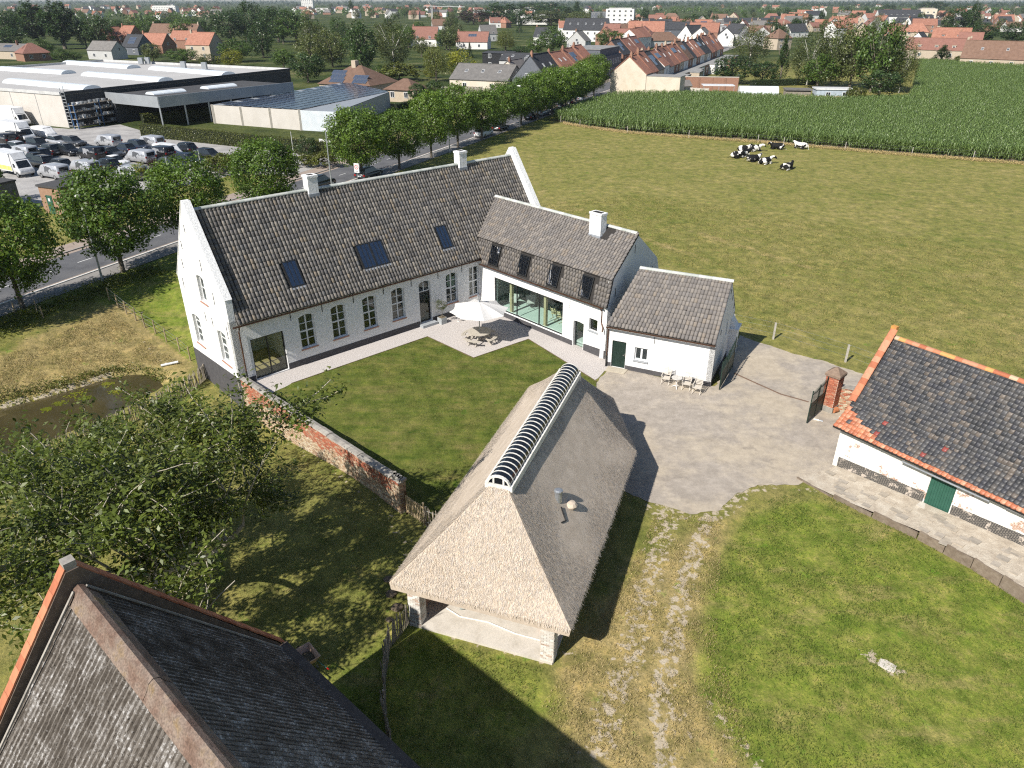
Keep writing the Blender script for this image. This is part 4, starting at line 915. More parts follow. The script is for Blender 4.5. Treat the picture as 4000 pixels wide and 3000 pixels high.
MB().tube([(0, 0, .02), (.3, 0, .02)], .05, 8).build('pipe_offcut', m_cream, loc=G(3178, 1638), rz=-.5, label='short white pipe offcut on the ground behind the open gate leaf', cat='pipe')
MB().tube([(0, 0, .02), (.35, 0, .02)], .055, 8).build('pipe_offcut', m_galv, loc=G(3190, 1640), rz=-.6, label='short grey pipe offcut on the ground behind the open gate leaf', cat='pipe')
MB().tube([(0, 0, .16), (.3, .08, .16)], .17, 12).build('clay_pipe', m_terra, loc=G(3252, 1612), rz=.2, label='short fat terracotta pipe lying beside the foot of the gate pillar', cat='pipe')
MB().box((0, 0, .15), (.85, .8, .3)).build('trough_block', m_conc, loc=G(3300, 1660), rz=-.5, label='squat concrete block against the stable corner', cat='block')
gr_ = [G(2868, 1458), G(2960, 1500), G(3050, 1540), G(3158, 1570)]
MB().tube([(p.x, p.y, .0) for p in gr_], .045, 6).build('gate_track', M('rusty_iron', [(.10, .065, .05), (.15, .10, .07)], 5, .8), kind='structure')
# ------------------------------------------------------------------ stable on the right
SA = radians(-54); SO = Vector((17.28, 32.32, 0)); sM = Matrix.Translation(SO) @ Matrix.Rotation(SA, 4, 'Z')
st = thing('stable', 'old stable with black glazed pantile roof, orange tile edges and patchy whitewashed wall', 'stable', SO, SA)
m_patch = None
def patchy():
    t = NT('patchy_whitewash'); v = t.obj(); n1 = t.noise(.75, 6, v, .65); n2 = t.noise(4.5, 5, v, .7)
    br = t.n('TexBrick'); t.l(t.mapping(v, (1, 1, 1), (pi/2, 0, 0)), br.inputs[0]); br.inputs['Scale'].default_value = 1; br.inputs['Brick Width'].default_value = .21; br.inputs['Row Height'].default_value = .068; br.inputs['Mortar Size'].default_value = .011
    br.inputs['Color1'].default_value = (.34, .16, .10, 1); br.inputs['Color2'].default_value = (.45, .27, .19, 1); br.inputs['Mortar'].default_value = (.5, .46, .4, 1)
    k = t.mr(t.math('ADD', t.math('MULTIPLY', n1, .75), t.math('MULTIPLY', n2, .3)), .565, .60)
    c = t.mix(t.ramp(n2, [(.66, .64, .58), (.80, .79, .75)], .35, .6), br.outputs['Color'], k)
    t.bump(t.math('ADD', br.outputs['Fac'], n2), .4, .015); return t.fin(c, .85, .2)
def tarred():
    t = NT('tarred_base'); v = t.obj(); n = t.noise(2.2, 6, v, .75); br = t.n('TexBrick'); t.l(t.mapping(v, (1, 1, 1), (pi/2, 0, 0)), br.inputs[0]); br.inputs['Scale'].default_value = 1; br.inputs['Brick Width'].default_value = .21; br.inputs['Row Height'].default_value = .068; br.inputs['Mortar Size'].default_value = .012
    br.inputs['Color1'].default_value = (.03, .03, .034, 1); br.inputs['Color2'].default_value = (.045, .044, .046, 1); br.inputs['Mortar'].default_value = (.22, .2, .17, 1)
    c = t.mix(br.outputs['Color'], (.48, .42, .36), t.mr(n, .54, .60)); t.bump(br.outputs['Fac'], .6, .02); return t.fin(c, .8, .3)
SL = 14.0; m_pw = patchy(); m_tar = tarred()
dz0, dz1 = 4.55, 5.72
SW = Wall((0, 0), (SL, 0), z0=-.3, z1=2.55, holes=[(dz0, dz1, .3, 2.3)]); SW.build('front_wall', m_pw, st)
MB().loft([[(0, -.012, -.3), (0, 0, -.3), (0, 0, .62), (0, -.012, .62)], [(dz0-.05, -.012, -.3), (dz0-.05, 0, -.3), (dz0-.05, 0, .95), (dz0-.05, -.012, .95)]]).build('tarred_base', m_tar, st)
MB().loft([[(dz1+.05, -.012, -.3), (dz1+.05, 0, -.3), (dz1+.05, 0, 1.0), (dz1+.05, -.012, 1.0)], [(SL, -.012, -.3), (SL, 0, -.3), (SL, 0, 1.6), (SL, -.012, 1.6)]]).build('tarred_base', m_tar, st)
Wall((-1.05, 9), (-.25, -.0), [(0, -.3), (9.03, -.3), (9.03, 2.4), (7.7, 2.95), (4.5, 5.85), (4.3, 5.85), (0, 2.8)], th=.35).build('gable_wall', m_pw, st)
Wall((SL, 9), (-1, 9), z0=-.3, z1=3).build('back_wall', m_pw, st)
rf = MB(); qa = [(-.62, 1.1, 3.15), (SL, 1.1, 3.15), (SL, 4.5, 6.05), (-.95, 4.5, 6.05)]; qb = [(-.5, -.42, 2.42), (SL, -.42, 2.42), (SL, 1.2, 3.2), (-.62, 1.2, 3.2)]
slab(rf, qa, .1); slab(rf, qb, .1); slab(rf, [(SL, 9.2, 2.6), (-1.0, 9.2, 2.6), (-.95, 4.5, 6.05), (SL, 4.5, 6.05)], .1)
sroof = rf.build('roof', m_under, st)
BP = [(.045, .046, .050), (.058, .058, .061), (.036, .037, .040), (.072, .070, .069), (.050, .052, .057), (.085, .078, .072), (.060, .059, .060), (.115, .098, .083), (.042, .043, .050), (.066, .066, .069)]
ORG = [(.40, .15, .08), (.45, .185, .10), (.36, .125, .065), (.47, .23, .14)]
def spb(u, v):
    x = u*SL
    if v < .13: return random.choice(ORG)
    if x < 2.3 and random.random() < (.95 if v < .75 - x*.3 else .12 if x < 1.9 else 0): return random.choice(ORG)
    if random.random() < .012: return (.22, .05, .04)
    return None
tiles(sroof, st, qb, 68, 7, m_btile, BP, tile_mesh(.212, .31, .012, roll=.03), special=spb, keep=170)
tiles(sroof, st, qa, 68, 18, m_btile, BP, tile_mesh(.215, .32, .012, roll=.03), keep=130, skip=lambda u, v: (abs(u*SL-4.6) < .13 and .55 < v < .6) or (abs(u*SL-7.6) < .13 and .5 < v < .55))
m_orange = M('orange_clay', [(.85, .85, .85), (1.1, 1.1, 1.1)], 6, .8, .4, 30, .01, tint=True)
ridge_tiles(sroof, (-.9, 4.5, 6.02), (SL, 4.5, 6.02), .36, .17, m_orange, ORG+[(.50, .36, .24), (.52, .28, .10)])
ridge_tiles(sroof, (-.62, 1.15, 3.35), (-.95, 4.5, 6.42), .34, .2, m_orange, ORG, squash=.35, ang=180, name='verge_tile')
MB().box((-1.0, 4.62, 6.5), (.3, .26, .2)).build('verge_cap', M('lichen_tile', [(.52, .33, .05), (.5, .2, .09)], 6, .9), sroof)
MB().tube([(3.2, -.3, 2.18), (7.2, -.3, 2.22)], .055, 8).tube([(7.9, -.3, 2.3), (SL, -.3, 2.4)], .055, 8).build('gutter', m_galv, st)
m_gd = M('green_barn_paint', [(.022, .085, .058), (.035, .11, .078)], 2, .7, .3, 20, .01)
dr = MB().lo(dz0, dz0+.06, .06, .12, .3, 2.3).lo(dz1-.06, dz1, .06, .12, .3, 2.3).build('door', m_gd, st)
for k in range(9): MB().lo(dz0+.06+k*.1165, dz0+.06+k*.1165+.108, .065+.004*(k % 2), .105, .32, 1.95).build('plank', m_gd, dr)
MB().lo(dz0-.1, dz1+.1, -.5, 0.0, .1, .42).build('doorstep', m_conc, st)
MB().lo(.25, SL-.2, .36, 8.6, -.1, .25).build('floor', m_conc, st)
for x in (1.0, 2.1, 3.3, 6.6, 7.8): MB().lo(x-.04, x+.04, -.36, 0, 2.3, 2.38).build('bracket', m_chest, st)
# raised cobbled apron before the stable, with its kerb of old sleepers
m_cob = M('cobbles', [(.33, .28, .22), (.42, .365, .29), (.50, .45, .37)], 2.2, .95, .7, 9, .03, world=True, lo=.3, hi=.68, fine=.25)
ap = [(-.6, -2.6, .0), (1.5, -2.62, .12), (3.5, -2.5, .28), (5.6, -2.3, .42), (8, -2.35, .55), (10.5, -2.75, .66), (14, -3.4, .8), (14, -.02, 1.0), (5.7, -.02, .5), (4.4, -.02, .4), (0, -.02, .04)]
o = sheet('cobbled_apron', [tuple(sM @ Vector(p)) for p in ap], m_cob)
m_sleep = M('old_sleeper', [(.15, .115, .085), (.25, .205, .16)], 4, .95, .6, 15, .02, rnd=.15)
for a, b in zip(ap[:6], ap[1:7]):
    n = max(1, int(hypot(b[0]-a[0], b[1]-a[1])/1.15))
    for k in range(n):
        p = sM @ (Vector(a)+(Vector(b)-Vector(a))*k/n); q = sM @ (Vector(a)+(Vector(b)-Vector(a))*(k+.97)/n); zt = (p.z+q.z)/2
        MB().beam((p.x, p.y, zt/2-.02), (q.x, q.y, zt/2-.05), .09, zt+.04).build('apron_kerb', m_sleep, o)
slabm = [M('paving_a', (.42, .37, .30), 3, .95, .4, 12, .01, rnd=.2), M('paving_b', (.385, .345, .29), 3, .95, .4, 12, .01, rnd=.2)]
for i in range(46):
    x = random.uniform(.2, 10.5); y = random.uniform(-2.3, -.5); z = .09*x*.8+.02 + (.035 if y > -1.2 else .0)
    z = np.interp(x, [0, 4.4, 5.7, 14], [.04, .4, .5, 1.0])*(y+2.5)/2.5 + np.interp(x, [-.6, 1.5, 3.5, 5.6, 8, 10.5, 14], [0, .12, .28, .42, .55, .66, .8])*(-y/2.5)
    MB().box((0, 0, 0), (random.uniform(.3, .55), random.uniform(.25, .4), .04)).build('paving_slab', random.choice(slabm), o, mw=sM @ Matrix.Translation((x, y, z+.012)) @ Matrix.Rotation(random.gauss(0, .06), 4, 'Z') @ Matrix.Rotation(-.06, 4, 'Y'))
# ------------------------------------------------------------------ corrugated shed in the near corner
CA = radians(-42.4); CO = Vector((-10.85, 13.7, 0))
sh = thing('corrugated_shed', 'brick shed with lichen covered corrugated roof, brown ridge capping and orange tiled verge', 'shed', CO, CA)
SRZ, SEZ, SHW, SHL = 9.25, 3.3, 4.78, 17.0
def corr():
    t = NT('lichen_corrugated'); v = t.obj(); n1 = t.noise(1.6, 6, v, .75); n2 = t.noise(11, 5, v, .8); n3 = t.noise(.5, 4, v)
    n4 = t.noise(3, 5, t.mapping(v, (4, .4, .4)), .7)
    c = t.ramp(t.math('ADD', t.math('MULTIPLY', n1, .5), t.math('MULTIPLY', n4, .5)), [(.075, .064, .054), (.155, .138, .12), (.26, .245, .23)], .38, .62)
    c = t.mix(c, (.42, .41, .40), t.mr(t.math('ADD', t.math('MULTIPLY', n2, .7), t.math('MULTIPLY', n1, .45)), .60, .69))
    c = t.mix(c, (.03, .026, .022), t.mr(t.noise(17, 4, v, .8), .56, .64))
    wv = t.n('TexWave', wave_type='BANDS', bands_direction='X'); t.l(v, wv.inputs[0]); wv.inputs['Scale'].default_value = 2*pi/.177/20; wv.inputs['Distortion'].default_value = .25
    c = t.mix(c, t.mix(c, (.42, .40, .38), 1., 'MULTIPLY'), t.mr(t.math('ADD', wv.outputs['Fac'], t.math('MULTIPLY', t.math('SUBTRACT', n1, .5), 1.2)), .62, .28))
    t.bump(n2, .8, .03); return t.fin(c, .92, .2)
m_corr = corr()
m_rcap = M('ridge_cap', [(.105, .066, .048), (.145, .095, .072), (.195, .15, .12), (.19, .125, .05)], 1.4, .85, .5, 30, .02, lo=.3, hi=.7, fine=.4, detail=9)
def corrugated(side):
    nxw = int(SHL/.177)*4; xs = np.linspace(.35, SHL, nxw); ws = np.cos(np.arange(nxw)*pi/2)*.032; V = []; rows = 6
    for j in range(rows):
        for e in (0, 1):
            f = (j+e)/rows + (-.02 if e == 0 and j else 0); y = side*(SHW+.0)*(1-f)*1.0 ; z = SEZ+(SRZ-SEZ)*f
            V += [(x, y, z+w+(.03 if e == 0 else .0)) for x, w in zip(xs, ws)]
    F = []
    for j in range(rows):
        b = 2*j*nxw
        F += [(b+i, b+i+1, b+nxw+i+1, b+nxw+i)[::(1 if side < 0 else -1)] for i in range(nxw-1)]
    link('roof_sheets', mesh_np('roof_sheets', np.array(V), np.array(F), m_corr, smooth=True), sh)
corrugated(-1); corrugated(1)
for k in range(8):
    x0 = .35+k*2.05; x1 = x0+2.1; mb = MB(); z = .02*(k % 2)
    for s_ in (-1, 1):
        N = 5; prof = [(s_*.0, SRZ+.13+z), (s_*.12, SRZ+.06+z), (s_*.18, SRZ-.08+z), (s_*.25, SRZ-.18+z), (s_*.33, SRZ-.29+z)]
        for (ya, za), (yb, zb) in zip(prof[:-1], prof[1:]):
            q = [(x0, ya, za), (x1, ya, za), (x1, yb, zb), (x0, yb, zb)]; mb.face(q if s_ < 0 else q[::-1])
    mb.build('ridge_cap', m_rcap, sh)
gprof = [(0, -.3), (2*SHW, -.3), (2*SHW, SEZ+.1), (SHW+.15, SRZ+.55), (SHW-.15, SRZ+.55), (0, SEZ+.1)]
Wall((0, SHW), (0, -SHW), gprof, th=.3).build('gable_wall', M('dark_old_brick', [(.10, .075, .06), (.17, .13, .10)], 6, .95, .5, 20, .02), sh)
for s_ in (-1, 1):
    p, q = Vector((.12, s_*(SHW+.05), SEZ+.12)), Vector((.12, s_*.12, SRZ+.58)); n = 24; d = (q-p)/n; rot = d.to_track_quat('X', 'Z').to_matrix().to_4x4()
    vm = []
    for c in ORG[:3]:
        mb = MB(); mb.cur = c; mb.box((d.length*.52, 0, .02), (d.length*1.05, .30, .045)); vm.append(mb.mesh('verge_tile', m_orange, tint=True))
    for k in range(n): link('verge_tile', random.choice(vm), sh, mw=Matrix.Translation(p+d*k+Vector((0, 0, .012*(k % 2)))) @ rot)
MB().box((.12, 0, SRZ+.66), (.3, .28, .22)).build('verge_cap', m_cop, sh)
for s_ in (-1, 1): MB().beam((.45, s_*(SHW-.1), SEZ+.16), (.45, s_*.15, SRZ+.06), .07, .04).build('cement_fillet', m_cop, sh)
for s_ in (-1, 1): Wall((.3, s_*(SHW-.25)), (SHL, s_*(SHW-.25)), z0=-.3, z1=SEZ+.25).build('side_wall', bpy.data.materials['dark_old_brick'], sh)
Wall((SHL-.2, -SHW+.3), (SHL-.2, SHW-.3), z0=-.3, z1=SEZ).build('end_wall', bpy.data.materials['dark_old_brick'], sh)
# ------------------------------------------------------------------ trees
def ztop(p, py):
    dy = cos(PITCH)*FPX + sin(PITCH)*(1500-py); dz = -sin(PITCH)*FPX + cos(PITCH)*(1500-py); return CAM_H + dz*(p.y/dy)
def ppm(p): return FPX/(p.y*cos(PITCH)+(CAM_H-p.z)*sin(PITCH))
m_bark = M('bark', [(.10, .085, .065), (.17, .145, .115)], 4, .95, .7, 14, .03, stretch=(1, 1, .3)); m_birchbark = M('birch_bark', [(.42, .40, .36), (.6, .58, .54)], 4, .9, stretch=(1, 1, 2))
LM = {'lime': leafmat('lime_leaf', (0.062, 0.121, 0.019), (0.093, 0.163, 0.025), (0.132, 0.209, 0.034)),
      'broad': leafmat('broad_leaf', (0.045, 0.091, 0.021), (0.070, 0.126, 0.026), (0.102, 0.161, 0.035)),
      'dark': leafmat('dark_leaf', (0.028, 0.060, 0.021), (0.042, 0.081, 0.025), (0.063, 0.105, 0.030)),
      'willow': leafmat('willow_leaf', (0.102, 0.132, 0.036), (0.144, 0.174, 0.050), (0.180, 0.204, 0.066)),
      'olive': leafmat('olive_leaf', (0.068, 0.093, 0.033), (0.099, 0.126, 0.045), (0.132, 0.158, 0.060)),
      'yellow': leafmat('yellow_leaf', (0.115, 0.149, 0.016), (0.184, 0.207, 0.023), (0.241, 0.241, 0.034)),
      'copper': leafmat('copper_leaf', (0.026, 0.016, 0.016), (0.039, 0.021, 0.019), (0.055, 0.029, 0.023)),
      'walnut': leafmat('walnut_leaf', (.062, .088, .016), (.092, .122, .023), (.138, .165, .036), .32, .0),
      'maize': leafmat('maize_leaf', (.125, .195, .062), (.160, .235, .080), (.205, .270, .105), .3, .1),
      'hedge': leafmat('hedge_leaf', (0.068, 0.092, 0.019), (0.101, 0.124, 0.027), (0.135, 0.149, 0.038))}
def leaves(C, Nrm, size, aspect=.55, spread=.9, droop=0.):
    k = len(C); n = Nrm + RNG.normal(0, spread, (k, 3)); n[:, 2] += .25; n /= np.linalg.norm(n, axis=1, keepdims=True)
    a = RNG.normal(0, 1, (k, 3)); a[:, 2] -= droop; a -= n*(a*n).sum(1, keepdims=True); a /= np.linalg.norm(a, axis=1, keepdims=True); b = np.cross(n, a)
    s = size*RNG.uniform(.65, 1.3, (k, 1)); w = s*aspect
    return np.stack([C-a*s*.5, C+b*w*.5-a*s*.05+n*s*.08, C+a*s*.5, C-b*w*.5-a*s*.05+n*s*.08], 1).reshape(-1, 3)
def crown_mesh(name, mat, n, rx, rz, zc, leaf, clumps, shape='ball', cr=.24, droop=0, aspect=.6, hollow=.45):
    """leaves gathered in clumps through an ellipsoid, cone or dome"""
    C = []
    while len(C) < clumps:
        p = RNG.normal(0, 1, 3); p /= np.linalg.norm(p); r = (hollow + (1-hollow)*RNG.random()**.5)
        p = p*r
        if shape == 'cone':
            z = RNG.random()**1.4; a = RNG.random()*2*pi; q = (1-z)*(.45+.55*RNG.random()**.5); p = np.array([cos(a)*q, sin(a)*q, z*2-1])
        elif shape == 'flat' and p[2] < -.55: continue
        elif shape == 'column': p = np.array([p[0]*(1-.25*abs(p[2])), p[1]*(1-.25*abs(p[2])), p[2]])
        elif shape == 'barrel':
            z = RNG.uniform(-1, 1); a = RNG.random()*2*pi; q = sqrt(max(0, 1-abs(z)**3))*(hollow+(1-hollow)*RNG.random()**.5); p = np.array([cos(a)*q, sin(a)*q, z])
        C.append(p)
    C = np.array(C); C *= RNG.uniform(.86, 1.1, (clumps, 1)); sc = np.array([rx, rx, rz]); per = n//clumps
    cs = RNG.uniform(.7, 1.3, clumps)*cr
    off = RNG.normal(0, 1, (clumps, per, 3)); off /= np.linalg.norm(off, axis=2, keepdims=True); off *= (RNG.random((clumps, per, 1))**.45)*cs[:, None, None]
    if droop: off[:, :, 2] *= 1.8; off[:, :, 2] -= .15
    P = (C[:, None]+off)*sc; nr = (off/cs[:, None, None]*.8+C[:, None]*.6).reshape(-1, 3)
    P = P.reshape(-1, 3); P[:, 2] += zc
    V = leaves(P, nr, leaf, aspect, .75, droop)
    t = np.repeat(RNG.uniform(.72, 1.28, (clumps, 1)), per, 0)*RNG.uniform(.85, 1.18, (clumps*per, 1)); T = np.c_[t*RNG.uniform(.94, 1.1, (len(t), 1)), t, t*.95]
    return mesh_np(name, V, np.arange(len(V)).reshape(-1, 4), mat, T)
def trunk_mesh(name, mat, h, r, limbs, spread, top, n=7):
    mb = MB().tube([(0, 0, -.3), (0, 0, .2), (.04*h*.1, 0, h*.5), (.05, .03, h)], [r*1.35, r*1.05, r*.85, r*.7], n)
    for i in range(limbs):
        a = 2*pi*i/limbs+random.random(); l = spread*random.uniform(.7, 1.1); z0 = h*random.uniform(.75, 1)
        mb.tube([(0, 0, z0), (cos(a)*l*.45, sin(a)*l*.45, z0+(top-z0)*.45), (cos(a)*l, sin(a)*l, z0+(top-z0)*random.uniform(.7, 1))], [r*.5, r*.3, r*.08], 5)
    return mb.mesh(name, mat, True)
KIND = {}
def kind(key, label, mat, H, W, n, leaf, clumps, shape='ball', trunk=.25, bark=None, variants=2, low=.12, **k):
    v = []
    for i in range(variants):
        rz_ = H*(1-low)/2
        v.append((crown_mesh('crown', LM[mat], n, W/2*.9, rz_*.93, H-rz_, leaf, clumps, shape, **k), trunk_mesh('trunk', bark or m_bark, H*max(low+.25, .35), trunk, 6, W*.33, H*.85)))
    KIND[key] = (v, H, W, label)
kind('street', 'street tree', 'lime', 8.9, 8.2, 14000, .27, 210, 'barrel', .2, variants=4, low=.22, cr=.25, hollow=.5)
kind('broad', 'rounded green broadleaf tree', 'broad', 12, 10, 3600, .50, 110, 'ball', .3, low=.1, variants=3)
kind('dark', 'dense dark green tree', 'dark', 13, 10, 3600, .52, 110, 'ball', .3, low=.06, variants=3)
kind('poplar', 'tall dark poplar', 'dark', 22, 8, 4500, .62, 130, 'column', .4, low=.1, cr=.2, variants=2)
kind('willow', 'pale drooping willow', 'willow', 11, 9, 4200, .62, 90, 'flat', .35, low=.05, droop=2.2, aspect=.22, cr=.28)
kind('birch', 'loose olive green birch', 'olive', 16, 9, 4600, .48, 110, 'column', .16, bark=m_birchbark, low=.08, droop=1.3, aspect=.35, cr=.24, hollow=.35, variants=3)
kind('olivebroad', 'olive green bushy tree', 'olive', 12, 10, 3600, .5, 100, 'ball', .3, low=.05, variants=2)
kind('yellow', 'yellow green leafy tree', 'yellow', 9, 9, 3200, .42, 90, 'ball', .22, low=.04, variants=1)
kind('conifer', 'dark pointed conifer', 'dark', 14, 6, 3600, .42, 150, 'cone', .22, low=.02, cr=.16, droop=1, aspect=.4)
kind('copper', 'dark purple copper beech', 'copper', 14, 14, 3000, .6, 90, 'ball', .35, low=.06, variants=1)
kind('clipped', 'clipped dark round-headed tree', 'dark', 5.2, 4.2, 3000, .24, 90, 'ball', .14, low=.28, cr=.22, variants=1, hollow=.7)
kind('shrub', 'bushy green shrub', 'hedge', 3, 4, 2200, .26, 60, 'flat', .08, low=.0, variants=2)
kind('globe', 'clipped globe shrub', 'dark', 3.6, 3.4, 3200, .16, 110, 'ball', .1, low=.02, cr=.16, variants=1, hollow=.8)
def tree(key, p, h, wd, label=None, group=None, name=None):
    v, H, W, lb = KIND[key]; c, t = random.choice(v)
    o = thing(name or {'street': 'street_tree', 'conifer': 'conifer', 'shrub': 'shrub', 'globe': 'globe_shrub'}.get(key, key.replace('broad', '')+'_tree' if key not in ('broad', 'olivebroad') else 'broadleaf_tree'), label or lb, 'shrub' if key in ('shrub', 'globe') else 'tree', p, random.random()*6.28, group)
    o.scale = (wd/W, wd/W, h/H); link('trunk', t, o); link('crown', c, o); return o
def tree_px(key, x, by, ty, wpx, where, group=None):
    p = G(x, by); h = max(1.5, ztop(p, ty)); return tree(key, p, h, wpx/ppm(p), KIND[key][3]+' '+where, group)
st_px = [(90, 1205), (470, 1080), (770, 960), (1060, 840), (1416, 698), (1561, 658), (1685, 615), (1789, 576), (1882, 545), (1963, 511), (2036, 488), (2100, 466), (2156, 445), (2208, 429), (2249, 409), (2287, 393), (2319, 377)]
ORD = ['first', 'second', 'third', 'fourth', 'fifth', 'sixth', 'seventh', 'eighth', 'ninth', 'tenth', 'eleventh', 'twelfth']
stl = ['street tree at the paddock corner by wooden stakes', 'street tree beside the lamp post and lone wooden stakes', 'street tree between the brick kiosk and the farmhouse gable', 'street tree before the car park entrance behind the farmhouse roof', 'street tree by the speed sign behind the farmhouse ridge']
for i, q in enumerate(st_px):
    p = G(*q) if i != 1 else G(482, 1062); tree('street', p, random.uniform(8.6, 9.2) if i < 2 else random.uniform(8.0, 9.9), random.uniform(7.6, 8.8), stl[i] if i < 5 else f'leafy street tree, {ORD[i-5]} in the row after the speed sign tree', 'street trees along the road')
tree('street', G(-190, 1290), 8.8, 8.2, 'street tree past the paddock corner', 'street trees along the road')
TL = [
 ('dark', 30, 190, 25, 150, 'beside the distant playing field'), ('poplar', 150, 178, -4, 150, 'standing with its twin over the warehouse'), ('poplar', 255, 192, -4, 140, 'standing with its twin over the warehouse'), ('dark', 40, 205, 105, 150, 'low by the left houses'),
 ('broad', 180, 228, 150, 95, 'behind the warehouse parapet'), ('broad', 245, 240, 190, 85, 'behind the warehouse parapet'), ('broad', 300, 238, 203, 55, 'behind the warehouse parapet'),
 ('broad', 340, 188, 85, 90, 'before the distant wood'), ('dark', 395, 190, 52, 130, 'before the distant wood'), ('dark', 475, 165, 75, 110, 'behind the orange brick houses'), ('broad', 590, 160, 60, 130, 'behind the orange brick houses'), ('dark', 655, 158, 70, 100, 'behind the orange brick houses'),
 ('broad', 725, 165, 65, 120, 'behind the orange brick houses'), ('dark', 790, 160, 70, 100, 'behind the brown roofs'), ('dark', 905, 165, 35, 165, 'above the brown roofs'), ('dark', 985, 150, 0, 120, 'above the brown roofs'), ('broad', 930, 242, 150, 150, 'beside the orange house by the warehouse'),
 ('yellow', 905, 262, 192, 115, 'behind the warehouse roof'), ('olivebroad', 600, 240, 165, 85, 'between house with solar panels and warehouse'), ('broad', 720, 245, 185, 140, 'behind the warehouse roof edge'), ('olivebroad', 820, 262, 210, 110, 'behind the warehouse roof edge'),
 ('dark', 1030, 225, 80, 120, 'behind the warehouse end'), ('broad', 1160, 175, 40, 185, 'in the wood behind the hipped house'), ('dark', 1090, 165, 18, 150, 'in the wood behind the hipped house'), ('broad', 1110, 268, 185, 100, 'by the warehouse end'), ('dark', 1205, 322, 200, 150, 'beside the hipped brown roof'),
 ('olivebroad', 1225, 280, 125, 130, 'above the hipped brown roof'), ('olivebroad', 1300, 262, 115, 130, 'above the hipped brown roof'), ('dark', 1415, 280, 75, 150, 'beside the big willow'), ('birch', 1540, 268, 62, 170, 'hanging over the gardens behind the hipped house'), ('broad', 1490, 300, 250, 75, 'in the garden by the hipped house'),
 ('willow', 1705, 318, 160, 105, 'in the garden near the white gable house'), ('yellow', 1800, 308, 190, 135, 'beside the pale willow'), ('yellow', 1685, 305, 262, 70, 'low in the garden by the timber fence'), ('conifer', 1835, 225, 163, 40, 'by the black garden house'), ('broad', 1745, 195, 110, 95, 'between the white and the orange house'),
 ('willow', 1975, 200, 112, 90, 'behind the black garden house'), ('clipped', 1630, 410, 325, 74, 'before the timber garden fence'), ('clipped', 1702, 404, 310, 74, 'before the timber garden fence'), ('copper', 1850, 95, 35, 150, 'in the distant park'), ('dark', 1950, 92, 8, 185, 'in the distant park'), ('shrub', 1560, 315, 245, 190, 'filling the garden behind the hipped house'),
 ('dark', 2110, 72, 6, 230, 'in the park wood'), ('dark', 2180, 85, 20, 200, 'in the park wood'), ('olivebroad', 2150, 100, 38, 200, 'before the park wood'), ('olivebroad', 2270, 102, 42, 150, 'before the park wood'), ('olivebroad', 2345, 104, 55, 95, 'before the park wood'), ('dark', 2035, 100, 40, 140, 'before the park wood'),
 ('broad', 2160, 212, 100, 115, 'behind the black roofed house'), ('broad', 2095, 218, 140, 90, 'behind the black roofed house'), ('dark', 2035, 222, 178, 85, 'behind the black roofed house'), ('broad', 2380, 196, 110, 120, 'between the town roofs'), ('dark', 2480, 100, 62, 58, 'by the white apartment block'), ('broad', 2570, 110, 72, 60, 'between the town roofs'), ('dark', 2715, 112, 50, 100, 'tall between the town roofs'),
 ('birch', 2925, 260, 85, 185, 'beyond the garden wall of the terrace'), ('dark', 2860, 325, 215, 190, 'beyond the long brick garden wall'), ('dark', 2975, 325, 232, 105, 'beyond the allotment hedge'), ('conifer', 3045, 325, 125, 100, 'at the end of the allotment hedge'),
 ('birch', 3150, 332, 100, 185, 'in the grove by the white cabin'), ('birch', 3240, 338, 42, 190, 'tallest in the grove by the white cabin'), ('olivebroad', 3317, 345, 85, 165, 'in the grove by the white cabin'), ('broad', 3400, 358, 65, 195, 'in the grove by the maize'), ('birch', 3460, 358, 80, 165, 'in the grove by the maize'), ('birch', 3510, 362, 150, 125, 'at the corner of the maize'), ('dark', 3430, 384, 268, 165, 'low at the corner of the maize'), ('shrub', 3335, 405, 335, 80, 'beside the white cabin'), ('broad', 3190, 345, 210, 150, 'under the grove by the white cabin'),
 ('conifer', 3673, 250, 172, 125, 'by the terrace beyond the maize'), ('shrub', 3768, 255, 215, 105, 'by the brown roofed bungalow'), ('dark', 3728, 140, 18, 110, 'tall between distant roofs'), ('olivebroad', 3795, 125, 45, 70, 'tall between distant roofs'), ('dark', 3830, 165, 86, 140, 'behind the brown roofed bungalow'), ('dark', 3963, 172, 84, 150, 'behind the brown roofed bungalow'),
 ('copper', 3660, 92, 45, 62, 'beside the white balcony house'), ('dark', 3640, 52, 2, 120, 'on the far ridge'), ('dark', 3465, 50, 15, 70, 'on the far ridge'), ('dark', 3070, 95, 48, 120, 'among the far roofs'), ('dark', 3130, 92, 50, 90, 'among the far roofs'),
]
for k, x, by, ty, w_, wh_ in TL: tree_px(k, x, by, ty, w_, wh_, 'trees around the town')
# roadside shrubs
for k, x, by, ty, w_, wh_ in (('globe', 1203, 612, 528, 90, 'on the grass by the white sign board'), ('shrub', 1270, 655, 590, 110, 'low by the white sign board'), ('shrub', 1190, 650, 600, 120, 'dark under the globe shrub'), ('shrub', 870, 680, 600, 150, 'by the flag poles'), ('yellow', 850, 668, 612, 110, 'by the flag poles'), ('shrub', 950, 670, 590, 130, 'by the car park'), ('copper', 612, 690, 612, 75, 'between the silver vans and the street'), ('yellow', 555, 705, 635, 90, 'between the silver vans and the street'), ('broad', 640, 730, 640, 110, 'between the silver vans and the street'), ('broad', -10, 790, 640, 110, 'behind the brick kiosk'), ('shrub', 1690, 395, 345, 90, 'by the corner hedge')):
    tree_px(k, x, by, ty, w_, wh_, 'roadside shrubs')
